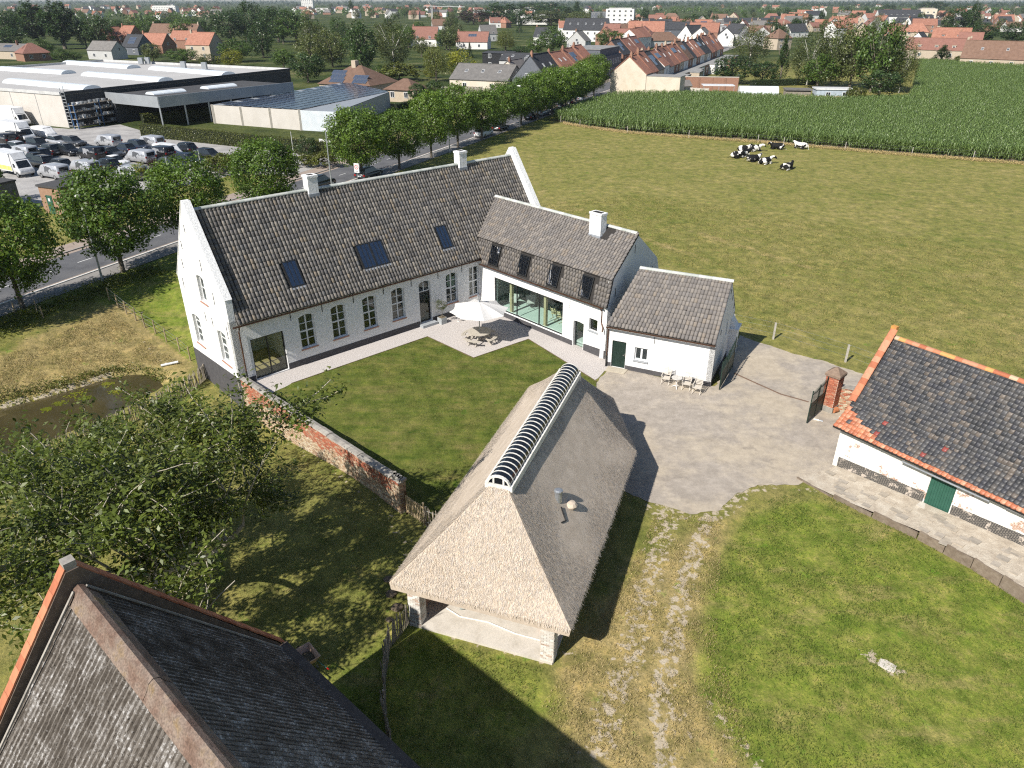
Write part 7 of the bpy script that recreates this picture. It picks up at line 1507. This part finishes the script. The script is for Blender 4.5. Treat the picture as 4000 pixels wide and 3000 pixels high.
ring = MB(); R_ = lambda r, k: (r*cos(2*pi*k/20), -.006, 2.62+r*sin(2*pi*k/20))
for k in range(20): ring.face([R_(.3, k), R_(.3, k+1), R_(.22, k+1), R_(.22, k)])
ring.build('red_ring', M('sign_red', (.5, .02, .02), 2, .5), t); link('lettering', text_mesh('30', .26, m_trim), t, mw=Matrix.Translation((0, -.008, 2.53)) @ Matrix.Rotation(pi/2, 4, 'X')); link('lettering', text_mesh('ZONE', .15, m_trim), t, mw=Matrix.Translation((0, -.008, 2.05)) @ Matrix.Rotation(pi/2, 4, 'X'))
t = thing('tower_crane', 'thin white tower crane standing over the distant trees', 'crane', G(1690, 112), .2); zc_ = ztop(G(1690, 112), 26)
for x, y in ((-.5, -.5), (.5, -.5), (.5, .5), (-.5, .5)): MB().tube([(x, y, 0), (x, y, zc_)], .12, 4).build('mast_leg', m_lampw, t)
for k in range(int(zc_/1.5)): MB().beam((-.5, -.5, k*1.5), (.5, -.5, k*1.5+1.5), .1, .1).build('lattice_bar', m_lampw, t)
MB().beam((-7, 0, zc_+.5), (28, 0, zc_-.2), .5, .5).build('jib', m_lampw, t); MB().beam((0, 0, zc_), (-3, 0, zc_+4), .35, .35).beam((-3, 0, zc_+4), (18, 0, zc_+.2), .12, .12).build('jib_tie', m_lampw, t)
# ------------------------------------------------------------------ allotment edge behind the maize
def panel_fence(a, b, h, n, mat, label, name='panel_fence'):
    d = b-a; L = d.length; t = thing(name, label, 'fence', a, atan2(d.y, d.x))
    for k in range(n): MB().lo(L*k/n+.04, L*(k+1)/n-.04, -.04, .04, 0, h*random.uniform(.95, 1.03)).build('panel', mat, t)
    for k in range(n+1): MB().lo(L*k/n-.07, L*k/n+.07, -.07, .07, 0, h+.08).build('post', m_cpost, t)
panel_fence(G(2612, 372), G(2765, 378), 2.0, 10, m_conc, 'grey concrete panel fence behind the maize by the cream wall'); panel_fence(G(3055, 398), G(3280, 404), 1.6, 11, m_new, 'pale timber panel fence before the white cabin'); panel_fence(G(2930, 384), G(3060, 392), 1.1, 8, m_conc, 'low grey panel fence along the allotment')
panel_fence(G(1500, 352), G(1615, 372), 2.1, 9, m_chest, 'tall grey timber fence with white posts by the hipped house'); panel_fence(G(1730, 372), G(1885, 372), 2.1, 12, m_chest, 'tall grey timber fence with white posts by the beige house')
t = thing('brick_garden_wall', 'long high red brick wall behind the allotment', 'wall', G(2625, 352)); b_ = G(2880, 356)-G(2625, 352); t.rotation_euler = (0, 0, atan2(b_.y, b_.x)); MB().lo(0, b_.length, 0, .35, -.2, 3.4).build('wall_core', WMt['brick'], t); MB().lo(-.05, b_.length+.05, -.05, .4, 3.4, 3.55).build('coping', m_conc, t)
for k in range(1, 5): MB().lo(b_.length*k/5-.25, b_.length*k/5+.25, -.08, 0, -.2, 3.4).build('pilaster', WMt['brick'], t)
t = thing('garden_shelter', 'open garden shelter with thin white flat roof beside the brick wall', 'shelter', G(2800, 372), -.1); MB().lo(-4, 4, -2, 2, 2.4, 2.55).build('roof', PA['white'], t)
for x in (-3.8, 0, 3.8): MB().lo(x-.06, x+.06, -1.9, -1.78, 0, 2.4).build('post', m_pole, t)
t = thing('garden_cabin', 'pale blue grey cabin with white roof edge and two windows by the grove', 'cabin', G(3245, 388), -.12); MB().lo(-4.2, 4.2, -2, 2, 0, 2.4).build('wall', M('cabin_blue', (.40, .46, .52), 1, .8), t); MB().lo(-4.4, 4.4, -2.2, 2.2, 2.4, 2.7).build('roof', PA['white'], t); put_win(t, -1.4, -2.01, .8, 1.1, 1.1, 0); put_win(t, 2.6, -2.01, .9, 1.3, 1.0, 0)
t = thing('poly_tunnel', 'low pale plastic tunnel in the allotment', 'tunnel', G(2960, 366), -.1); N = 8; MB().loft([[(x, -1.6*cos(pi*k/N), 1.9*sin(pi*k/N)) for k in range(N+1)] for x in (-5, 5)]).build('cover', m_poly, t); MB().lo(-5.06, -5.0, -1.6, 1.6, 0, .2).build('end_board', m_chest, t)
t = thing('garden_shed', 'low grey garden shed with timber side in the allotment', 'shed', G(3110, 384), -.15); gable_prism(6, 3.4, 1.7, 2.3).build('wall', m_chest, t); MB().lo(-3.2, 3.2, -2, 2, 2.0, 2.3).build('roof', RM['grey'], t)
t = thing('garden_shed', 'small grey shed with pitched roof against the cream wall', 'shed', G(2660, 362), .3); gable_prism(4, 3.4, 1.8, 3.0).build('wall', m_conc, t); mb = MB(); slab(mb, [(-2.2, -2, 1.75), (2.2, -2, 1.75), (2.2, 0, 3.15), (-2.2, 0, 3.15)], .1); slab(mb, [(2.2, 2, 1.75), (-2.2, 2, 1.75), (-2.2, 0, 3.15), (2.2, 0, 3.15)], .1); mb.build('roof', RM['grey'], t)
# ------------------------------------------------------------------ maize
corn_px = [(2160, 470), (2300, 496), (2452, 514), (2720, 532), (3000, 553), (3452, 592), (4000, 634), (4700, 700), (4700, 330), (4010, 275), (3800, 256), (3588, 248), (3548, 400), (3290, 408), (3000, 396), (2768, 384), (2500, 384), (2372, 392), (2310, 412), (2230, 445)]
CP = [G(*p) for p in corn_px]
m_soil = M('maize_soil', [(.11, .085, .055), (.16, .13, .085)], 1, .95, .5, 8, .04, world=True)
sheet('maize_field_soil', [(p.x, p.y, -.012) for p in CP], m_soil)
corn_v = []
for i in range(5):
    mb = MB(); mb.cur = (.9, .9, .7); h = random.uniform(1.75, 2.15); mb.tube([(0, 0, 0), (.02, 0, h)], [.022, .012], 4, cap=False)
    for k in range(9):
        z = .45+k*(h-.5)/8.5; a = k*pi+random.gauss(0, .5); l = random.uniform(.55, .85)*(1 if k < 7 else .75); d = Vector((cos(a), sin(a), 0)); s_ = Vector((-sin(a), cos(a), 0)); v = random.uniform(.75, 1.25); mb.cur = (v, v, v*.9)
        pr = [(0, 0, .03), (.35, .26, .055), (.7, .22, .045), (1, -.08+random.uniform(-.15, .1), .006)]
        for (f0, z0, w0), (f1, z1, w1) in zip(pr[:-1], pr[1:]): p, q = d*l*f0+Vector((0, 0, z+z0)), d*l*f1+Vector((0, 0, z+z1)); mb.face([p-s_*w0, p+s_*w0, q+s_*w1, q-s_*w1])
    corn_v.append((np.array(mb.v), mb.f, np.array(mb.t)))
mtop, mleaf = None, LM['maize']
CV = []
for V, F, T in corn_v:
    quads = [f for f in F if len(f) == 4]; CV.append((V, np.array(quads), np.array([T[i] for i, f in enumerate(F) if len(f) == 4])))
def maize():
    xs = [p.x for p in CP]; ys = [p.y for p in CP]; ra = radians(-27); rows = []
    # rows .75 m apart near, opened out with distance (fewer, broader plants)
    pts = []
    gx = np.arange(min(xs)-20, 175, 1.0)
    n = 70000; X = RNG.uniform(8, 190, n*3); Y = RNG.uniform(112, 320, n*3)
    u = X*cos(ra)+Y*sin(ra); v = -X*sin(ra)+Y*cos(ra); v = np.round(v/.9)*.9+RNG.normal(0, .06, len(v)); X = u*cos(ra)-v*sin(ra); Y = u*sin(ra)+v*cos(ra)
    sd = poly_sd(X, Y, CP); keep = sd < -.2; X, Y, sd = X[keep], Y[keep], sd[keep]
    vis = (np.abs(X)/Y < .78); X, Y, sd = X[vis], Y[vis], sd[vis]
    far = np.clip(150/Y, .35, 1); k = RNG.random(len(X)) < far**1.3; X, Y, sd = X[k], Y[k], sd[k]
    return X, Y, sd
X, Y, sd = maize()
# one field object: a point cloud of plants carrying leaf meshes by geometry nodes
cm = bpy.data.meshes.new('maize_crop'); cm.vertices.add(len(X)); sc_ = 1.0
cm.vertices.foreach_set('co', np.stack([X, Y, np.full(len(X), -.01)], -1).astype(np.float32).ravel())
cm.update(); crop = link('maize_crop', cm, label='tall green maize crop filling the field beyond the pasture', cat='maize', kind='stuff')
plants = bpy.data.collections.new('maize_plants')
for i, (V, F, T) in enumerate(CV):
    o = bpy.data.objects.new('maize_plant', mesh_np('maize_plant', V, F, mleaf, T)); plants.objects.link(o)
gn = bpy.data.node_groups.new('maize_rows', 'GeometryNodeTree'); gn.interface.new_socket('Geometry', in_out='INPUT', socket_type='NodeSocketGeometry'); gn.interface.new_socket('Geometry', in_out='OUTPUT', socket_type='NodeSocketGeometry')
N_ = gn.nodes; gi = N_.new('NodeGroupInput'); go = N_.new('NodeGroupOutput'); ip = N_.new('GeometryNodeInstanceOnPoints'); ci = N_.new('GeometryNodeCollectionInfo'); ci.inputs['Collection'].default_value = plants; ci.inputs['Separate Children'].default_value = True; ci.inputs['Reset Children'].default_value = True
rv = N_.new('FunctionNodeRandomValue'); rv.data_type = 'FLOAT_VECTOR'; rv.inputs[0].default_value = (-.08, -.08, 0); rv.inputs[1].default_value = (.08, .08, 6.28)
rs = N_.new('FunctionNodeRandomValue'); rs.data_type = 'FLOAT'; rs.inputs[2].default_value = .85; rs.inputs[3].default_value = 1.12
ip.inputs['Pick Instance'].default_value = True
gn.links.new(gi.outputs[0], ip.inputs['Points']); gn.links.new(ci.outputs[0], ip.inputs['Instance']); gn.links.new(rv.outputs[0], ip.inputs['Rotation']); gn.links.new(rs.outputs[1], ip.inputs['Scale']); gn.links.new(ip.outputs[0], go.inputs[0])
md = crop.modifiers.new('plants', 'NODES'); md.node_group = gn
# dry grass margin
P = []
mp = [G(*p) for p in ((2200, 484), (2300, 500), (2452, 520), (2720, 540), (3000, 560), (3452, 600), (4000, 642))]
for a, b in zip(mp[:-1], mp[1:]):
    k = int((b-a).length*90); u = RNG.random((k, 1)); q = np.array(a)[None]*(1-u)+np.array(b)[None]*u; q[:, 1] += RNG.normal(0, .4, k); q[:, 2] = RNG.random(k)*.4; P.append(q)
P = np.concatenate(P); V = leaves(P, np.tile([[0, -1, .4]], (len(P), 1)), .34, .16, .7); tt = RNG.uniform(.7, 1.2, (len(P), 1))
link('dry_margin', mesh_np('dry_margin', V, np.arange(len(V)).reshape(-1, 4), m_straw, np.c_[tt*.40, tt*.30, tt*.14]), label='strip of tall dry grass between pasture and maize', cat='grass', kind='stuff')
# ------------------------------------------------------------------ cows
def cowmat(name, seed, white):
    t = NT(name); v = t.n('TexCoord').outputs['Object']; n = t.noise(1.35, 1, t.mapping(v, (1, 1, 1)), .4); m_ = t.n('Mapping'); t.l(v, m_.inputs[0]); m_.inputs['Location'].default_value = (seed*3.1, seed*1.7, seed); n = t.noise(1.5, 1, m_.outputs[0], .3)
    return t.fin(t.ramp(n, [(.012, .012, .012), (.013, .012, .012), (.66, .63, .58), (.70, .67, .62)], white-.012, white+.012), .8, .2)
def ell(mb, c, r, rot=None, n=10, m=6):
    rings = []
    for j in range(1, m):
        th = pi*j/m; rings.append([(c[0]+r[0]*-cos(th), c[1]+r[1]*sin(th)*cos(2*pi*k/n), c[2]+r[2]*sin(th)*sin(2*pi*k/n)) for k in range(n)])
    mb.loft(rings)
def cow_mesh(turn, mat):
    """lying cow: deep trunk with folded legs, neck and head carried up; one skinned body"""
    bm = bmesh.new()
    ch = {'trunk': [((-1.05, 0, .62), (.16, .2)), ((-.92, 0, .55), (.36, .40)), ((-.5, 0, .52), (.48, .50)), ((.1, 0, .50), (.52, .50)), ((.6, 0, .56), (.44, .46)), ((.88, 0, .72), (.30, .36)), ((1.08, turn*.06, .88), (.2, .24)), ((1.28, turn*.16, .99), (.16, .18)), ((1.42, turn*.3, 1.0), (.15, .16)), ((1.56, turn*.45, .88), (.12, .125)), ((1.66, turn*.55, .78), (.09, .09)), ((1.70, turn*.58, .75), (.05, .05))]}
    N = 12; rings = []; pr = None; C = [Vector(c) for c, _ in ch['trunk']]
    for i, (c, (ry, rz)) in enumerate(ch['trunk']):
        d = (C[min(i+1, len(C)-1)]-C[max(0, i-1)]).normalized(); s_ = d.cross(Vector((0, 0, 1))).normalized(); u_ = s_.cross(d)
        rings.append([C[i]+s_*ry*cos(2*pi*k/N)+u_*rz*sin(2*pi*k/N) for k in range(N)])
    for r in rings:
        for k, p in enumerate(r): 
            if p.z < .04: p.z = .04
    mb = MB().loft([[tuple(p) for p in r] for r in rings])
    for s_ in (-1, 1):
        mb.tube([(-.75, s_*.32, .5), (-.35, s_*.58, .34), (-.05, s_*.62, .14), (-.5, s_*.62, .08), (-.72, s_*.60, .06)], [.26, .2, .12, .075, .06], 8)       # folded hind leg
        mb.tube([(.62, s_*.28, .42), (.85, s_*.34, .22), (1.02, s_*.34, .12), (.72, s_*.40, .07), (.55, s_*.42, .06)], [.18, .13, .085, .06, .05], 8)        # folded fore leg
        mb.tube([(1.40, turn*.28+s_*.1, 1.08), (1.36, turn*.26+s_*.3, 1.05)], [.06, .02], 6)                                                                 # ear
    mb.tube([(-1.1, 0, .7), (-1.25, .12, .3), (-1.35, .3, .06), (-1.45, .4, .04)], [.05, .03, .025, .04], 6)
    me = mb.mesh('cow', mat, True); return me
COWS = [(2905, 592, 12, 1, .60, 1, 'mostly black cow lying behind the white flanked cow'), (2945, 590, 8, -1, .46, 2, 'white flanked cow lying with its dark head raised'), (3035, 582, 172, 1, .61, 3, 'black cow with one white band lying apart to the left of the white backed cow'), (3128, 580, 140, -1, .47, 4, 'white backed cow lying at the edge by the maize'), (2878, 616, 20, 1, .585, 5, 'black cow with white flecks lying nose down at the group end'), (2905, 610, 35, -1, .58, 6, 'black cow with white face lying in the middle of the group'), (2942, 630, 15, 1, .57, 7, 'black cow with white shoulder band lying before the others'), (2988, 640, 25, -1, .55, 8, 'black cow with white belly patch looking away'), (3072, 662, 30, 1, .59, 9, 'lone black cow with raised head and small white patch')]
for x, y, a, tn, wt_, sd_, lb in COWS: link('cow', cow_mesh(tn, cowmat('cow_hide', sd_, wt_)), None, G(x, y), radians(a), lb, 'cow', 'cows lying on the pasture')
# ------------------------------------------------------------------ terrace furniture
UP = Vector((-2.35, 48.5, 0)); m_canvas = (lambda t: (t.fin((.74, .73, .71), .85, .2), t)[1])(NT('parasol_canvas'))
tl = m_canvas.n('BsdfTranslucent'); tl.inputs[0].default_value = (.7, .69, .66, 1); mx = m_canvas.n('MixShader'); mx.inputs[0].default_value = .22; m_canvas.l(m_canvas.b.outputs[0], mx.inputs[1]); m_canvas.l(tl.outputs[0], mx.inputs[2]); m_canvas.l(mx.outputs[0], m_canvas.out.inputs[0]); m_canvas = m_canvas.m
pu = thing('parasol', 'large white octagonal parasol opened over the round picnic table', 'parasol', UP, .2); R = 2.15; zt, zb = 3.02, 2.42
MB().tube([(0, 0, .1), (0, 0, 3.5)], .035, 10).build('pole', m_galv, pu); MB().lathe([(.02, 0), (.13, .02), (.13, .05), (.02, .06)], 14, (0, 0, 3.48)).build('cap', m_galv, pu); MB().lathe([(.06, 0), (.08, .08), (.05, .14)], 10, (0, 0, zt-.03)).build('hub', m_galv, pu)
for k in range(8):
    a0, a1 = 2*pi*k/8, 2*pi*(k+1)/8; mb = MB(); N = 6
    pt = lambda f, g: (lambda A, B: (A+(B-A)*g) + Vector((0, 0, -.10*f*sin(pi*g)*.6)))(Vector((R*f*cos(a0), R*f*sin(a0), zt-(zt-zb)*f**1.25)), Vector((R*f*cos(a1), R*f*sin(a1), zt-(zt-zb)*f**1.25)))*1.0
    def edge(f, g): p = pt(f, g); sc = 1-.07*f*sin(pi*g); return (p.x*sc, p.y*sc, p.z)
    for i in range(N):
        for j in range(4): mb.face([edge(i/N+.001, j/4), edge((i+1)/N, j/4), edge((i+1)/N, (j+1)/4), edge(i/N+.001, (j+1)/4)])
    mb.build('canopy_panel', m_canvas, pu, True); MB().beam((0, 0, zt-.06), (R*cos(a0), R*sin(a0), zb-.02), .02, .03).build('rib', m_galv, pu); MB().beam((0, 0, 2.1), (R*.55*cos(a0), R*.55*sin(a0), zt-(zt-zb)*.5-.03), .015, .02).build('strut', m_galv, pu)
m_teak = M('weathered_teak', [(.36, .33, .28), (.46, .42, .36)], 4, .85, .3, 20, .01, stretch=(1, 6, 1))
pt_ = thing('picnic_table', 'round grey wooden picnic table with four curved benches under the parasol', 'table', UP, .3)
n = 9
for k in range(n):
    y0, y1 = -.85+1.7*k/n+.006, -.85+1.7*(k+1)/n-.006; c = sqrt(max(.01, .86**2-max(abs(y0), abs(y1))**2)); c2 = sqrt(max(.01, .86**2-min(abs(y0), abs(y1))**2)); a_, b_ = (c, c2) if abs(y0) > abs(y1) else (c2, c)
    MB().prism([(-a_, y0), (a_, y0), (b_, y1), (-b_, y1)], .72, .76).build('table_slat', m_teak, pt_)
for k in range(4):
    a = pi/4+pi*k/2; bs = MB()
    for r0, r1 in ((1.08, 1.2), (1.22, 1.34)):
        N = 8; ring = [(a-.55+1.1*i/N) for i in range(N+1)]; bs.prism([(r0*cos(q), r0*sin(q)) for q in ring]+[(r1*cos(q), r1*sin(q)) for q in reversed(ring)], .42, .455)
    bs.build('bench_seat', m_teak, pt_)
    d = Vector((cos(a), sin(a), 0)); s_ = Vector((-sin(a), cos(a), 0))
    for q in (-.3, .3):
        o = d*.0+s_*q
        MB().beam(d*.35+s_*q*.6+Vector((0, 0, .7)), d*1.15+s_*q+Vector((0, 0, .0)), .06, .08).build('leg', m_teak, pt_); MB().beam(d*.3+s_*q*.8+Vector((0, 0, .38)), d*1.32+s_*q+Vector((0, 0, .38)), .05, .07).build('bearer', m_teak, pt_)
op = G(1728, 1262); po = thing('planter', 'square zinc planter holding the small olive tree', 'planter', op, .75); MB().lo(-.26, .26, -.26, .26, 0, .5).build('box', M('zinc', (.34, .36, .37), 3, .6), po); MB().lo(-.235, .235, -.235, .235, .49, .51).build('soil', m_soil, po)
to = thing('olive_tree', 'small standard olive tree in the zinc planter by the front door', 'tree', op+Vector((0, 0, .5))); MB().tube([(0, 0, 0), (.02, .01, .4), (0, 0, .75)], [.035, .028, .022], 7).build('trunk', m_bark, to)
link('crown', crown_mesh('crown', LM['olive'], 900, .42, .45, 1.08, .085, 34, 'ball', cr=.3, aspect=.3), to)
m_slat = M('bleached_teak', [(.46, .42, .36), (.56, .52, .46)], 4, .8)
def chair(p, rz, label):
    t = thing('folding_chair', label, 'chair', p, rz, 'wooden chairs along the annex wall')
    for k in range(6): MB().lo(-.23, .23, -.24+k*.078, -.18+k*.078, .40+.004*k, .42+.004*k).build('seat_slat', m_slat, t)
    for k in range(6): z = .55+k*.085; y = .20+(z-.42)*.28; MB().box((0, y, z), (.40, .02, .055), 0, Matrix.Rotation(-.27, 4, 'X')).build('back_slat', m_slat, t)
    for s_ in (-1, 1):
        MB().beam((s_*.24, -.30, 0), (s_*.24, .40, 1.05), .03, .04).build('back_frame', m_slat, t); MB().beam((s_*.215, .32, 0), (s_*.215, -.26, .42), .03, .04).build('leg', m_slat, t); MB().beam((s_*.26, -.28, .63), (s_*.26, .26, .65), .05, .025).build('armrest', m_slat, t); MB().beam((s_*.26, -.24, .4), (s_*.26, -.26, .63), .03, .03).build('arm_post', m_slat, t)
    return t
fa = AA
chair(G(2600, 1497), fa, 'bleached folding armchair alone on the door side of the bistro table'); chair(G(2680, 1519), fa+.05, 'bleached folding armchair next to the bistro table'); chair(G(2722, 1534), fa-.04, 'bleached folding armchair at the annex corner')
bt = thing('bistro_table', 'round white metal bistro table between wooden armchairs at the annex', 'table', G(2640, 1515)); m_wm = M('white_metal', (.68, .68, .67), 4, .5)
MB().lathe([(.02, .715), (.34, .715), (.345, .73), (.34, .745), (.02, .745)], 24).build('top', M('table_top', (.52, .50, .46), 6, .7), bt); MB().tube([(0, 0, .1), (0, 0, .72)], [.03, .022], 8).build('stem', m_wm, bt)
for k in range(3): a = 2*pi*k/3+.5; MB().tube([(0, 0, .14), (cos(a)*.15, sin(a)*.15, .12), (cos(a)*.28, sin(a)*.28, .02)], [.03, .022, .025], 6).build('foot', m_wm, bt)
# a bench end showing behind the parasol
be = thing('side_bench', 'thin white metal bench behind the parasol on the gravel', 'bench', G(1810, 1250), radians(42)); MB().lo(-.6, .6, -.18, .18, .42, .45).build('seat', m_wm, be)
for x in (-.5, .5): MB().lo(x-.02, x+.02, -.17, .17, 0, .03).lo(x-.02, x+.02, -.02, .02, .03, .42).build('leg', m_wm, be)
# dining furniture behind the glass wall
wM = wm(wg)
def inw(x, y, z=.36): return wM @ Vector((x, y, z))
dt = thing('dining_table', 'grey dining table with white legs inside the glazed wing', 'table', inw(7.6, 2.6), WA); MB().lo(-1.3, 1.3, -.5, .5, .7, .75).build('top', M('grey_table', (.16, .17, .17), 3, .5), dt)
for x in (-1.2, 1.2):
    for y in (-.42, .42): MB().lo(x-.04, x+.04, y-.04, y+.04, 0, .7).build('leg', m_wm, dt)
def dchair(x, y, rz, lb):
    t = thing('dining_chair', lb, 'chair', inw(x, y), WA+rz, 'slatted chairs around the dining table'); m_pw_ = M('pale_wood', (.55, .47, .30), 4, .5) if 'pale_wood' not in bpy.data.materials else bpy.data.materials['pale_wood']
    for s_ in (-1, 1): MB().beam((s_*.2, .22, 0), (s_*.2, -.2, 1.0), .03, .05).beam((s_*.2, .25, .02), (s_*.2, -.3, .02), .03, .04).build('side_frame', m_pw_, t)
    MB().lo(-.21, .21, -.1, .28, .44, .47).build('seat', m_pw_, t)
    for z in (.68, .85): MB().lo(-.21, .21, -.2+(1-z)*.4, -.17+(1-z)*.4, z-.05, z+.05).build('back_slat', m_pw_, t)
dchair(6.4, 1.9, .2, 'pale slatted dining chair by the oak post inside the wing'); dchair(7.1, 1.75, .1, 'pale slatted dining chair beside the table inside the wing'); dchair(8.2, 3.4, pi, 'pale slatted dining chair across the table inside the wing')
for x, y, r_, lb in ((2.4, 1.3, .5, 'grey canvas butterfly chair by the glass corner'), (3.6, 2.2, .9, 'grey canvas butterfly chair behind the oak post')):
    t = thing('butterfly_chair', lb, 'chair', inw(x, y), WA+r_, 'butterfly chairs inside the wing'); MB().face([(-.38, -.3, .5), (.38, -.3, .5), (.3, .1, .3), (-.3, .1, .3)]).face([(-.3, .1, .3), (.3, .1, .3), (.42, .45, .95), (-.42, .45, .95)]).build('sling', M('grey_canvas', (.42, .41, .40), 3, .9) if 'grey_canvas' not in bpy.data.materials else bpy.data.materials['grey_canvas'], t)
    MB().tube([(-.38, -.3, .5), (.3, .35, 0), (.42, .45, .95)], .012, 5).tube([(.38, -.3, .5), (-.3, .35, 0), (-.42, .45, .95)], .012, 5).tube([(-.3, -.3, 0), (.38, -.3, .5)], .012, 5).tube([(.3, -.3, 0), (-.38, -.3, .5)], .012, 5).build('frame', m_black, t)
# wheelbarrow, mole hills, odds and ends
wb_ = thing('wheelbarrow', 'tipped wheelbarrow with pale tray and green handles beside the shed eave', 'wheelbarrow', G(1206, 2598), 2.3); m_tray = M('faded_tray', [(.46, .30, .22), (.56, .40, .31)], 4, .7)
mb = MB(); ring = lambda x0, x1, w_, z: [(x0, -w_, z), (x1, -w_, z), (x1, w_, z), (x0, w_, z)]
o_, i_ = [ring(-.3, .25, .2, .30), ring(-.45, .45, .34, .62)], [ring(-.28, .23, .18, .33), ring(-.42, .42, .31, .615)]
for a, b in ((o_[0], o_[1]), (i_[1], i_[0]), (o_[1], i_[1])):
    for k in range(4): mb.face([a[k], a[(k+1) % 4], b[(k+1) % 4], b[k]])
mb.face(i_[0]); mb.face(o_[0][::-1]); mb.build('tray', m_tray, wb_)
for s_ in (-1, 1): MB().tube([(.65, s_*.06, .2), (0, s_*.2, .28), (-1.0, s_*.27, .5)], .02, 6).build('handle', M('barrow_green', (.03, .12, .11), 3, .5) if s_ < 0 else bpy.data.materials['barrow_green'], wb_); MB().tube([(-1.0, s_*.27, .5), (-1.12, s_*.28, .52)], .026, 6).build('grip', m_tail, wb_); MB().tube([(-.25, s_*.2, .3), (-.35, s_*.22, 0), (-.2, s_*.2, .0)], .018, 5).build('leg', m_galv, wb_)
o = link('wheel', MB().lathe([(.08, -.04), (.19, -.04), (.2, 0), (.19, .04), (.08, .04)], 14).mesh('wheel', m_tyre), wb_, loc=(.65, 0, .2)); o.rotation_euler = (pi/2, 0, 0); wb_.rotation_euler = (0, 0, 2.3)
MB().lathe([(.01, .0), (.25, .02), (.3, .08), (.1, .14)], 7).build('soil_heap', m_soil, wb_, loc=(0, 0, .33))
m_mole = M('mole_hill_soil', [(.13, .10, .07), (.20, .16, .115)], 7, 1, .8, 25, .03)
for x, y, r in ((1528, 2318, .24), (1552, 2372, .25), (1520, 2420, .14), (1515, 2262, .2)):
    p = G(x, y); bm = bmesh.new(); bmesh.ops.create_icosphere(bm, subdivisions=3, radius=r)
    for v in bm.verts: v.co.z = max(-.03, v.co.z*.32); v.co += v.co*mn.noise(v.co*7+p)*.22
    me = bpy.data.meshes.new('mole_hill'); bm.to_mesh(me); bm.free(); me.materials.append(m_mole); link('mole_hill', me, None, p, 0, 'bare earth mole hill in the grass beside the thatched barn', 'mole hill', 'mole hills beside the barn')
o = MB().prism([(-.28, -.2), (.05, -.24), (.3, -.17), (.27, .2), (-.1, .23), (-.31, .16)], -.02, .02).build('manhole_slab', m_conc, loc=G(3466, 2600), rz=-.75, label='pale concrete slab lying in the worn patch of the right hand lawn', cat='slab')
MB().tube([(0, 0, .08), (1.15, .3, .16)], .09, 10).build('drain_pipe', m_frame, loc=GT(630, 1432), rz=.15, label='short white drain pipe sticking out of the pond bank', cat='pipe')
bd = thing('perched_bird', 'small dark bird perched on a wooden stake by the gable', 'bird', GT(567, 1278)+Vector((0, 0, 1.12))); mb = MB(); mb.loft([[(x, r*cos(2*pi*k/8), .09+z+r*1.1*sin(2*pi*k/8)) for k in range(8)] for x, r, z in ((-.22, .008, -.03), (-.12, .03, -.01), (0, .06, .02), (.08, .05, .06), (.12, .035, .09), (.16, .03, .1), (.19, .008, .1))]); mb.build('body', m_black, bd, True); MB().tube([(0, .02, .05), (0, .02, 0)], .006, 4).tube([(0, -.02, .05), (0, -.02, 0)], .006, 4).build('leg', m_chest, bd)
# ------------------------------------------------------------------ haze
hz_m = NT('air'); pv = hz_m.n('VolumePrincipled'); pv.inputs['Density'].default_value = .00008; pv.inputs['Color'].default_value = (.80, .88, 1, 1); pv.inputs['Anisotropy'].default_value = .2
hz_m.t.nodes.remove(hz_m.b); hz_m.l(pv.outputs[0], hz_m.out.inputs['Volume'])
MB().lo(-7000, 7000, -300, 8600, -4.2, 60).build('haze', hz_m.m, kind='stuff', label='thin summer haze over the fields and town', cat='haze')
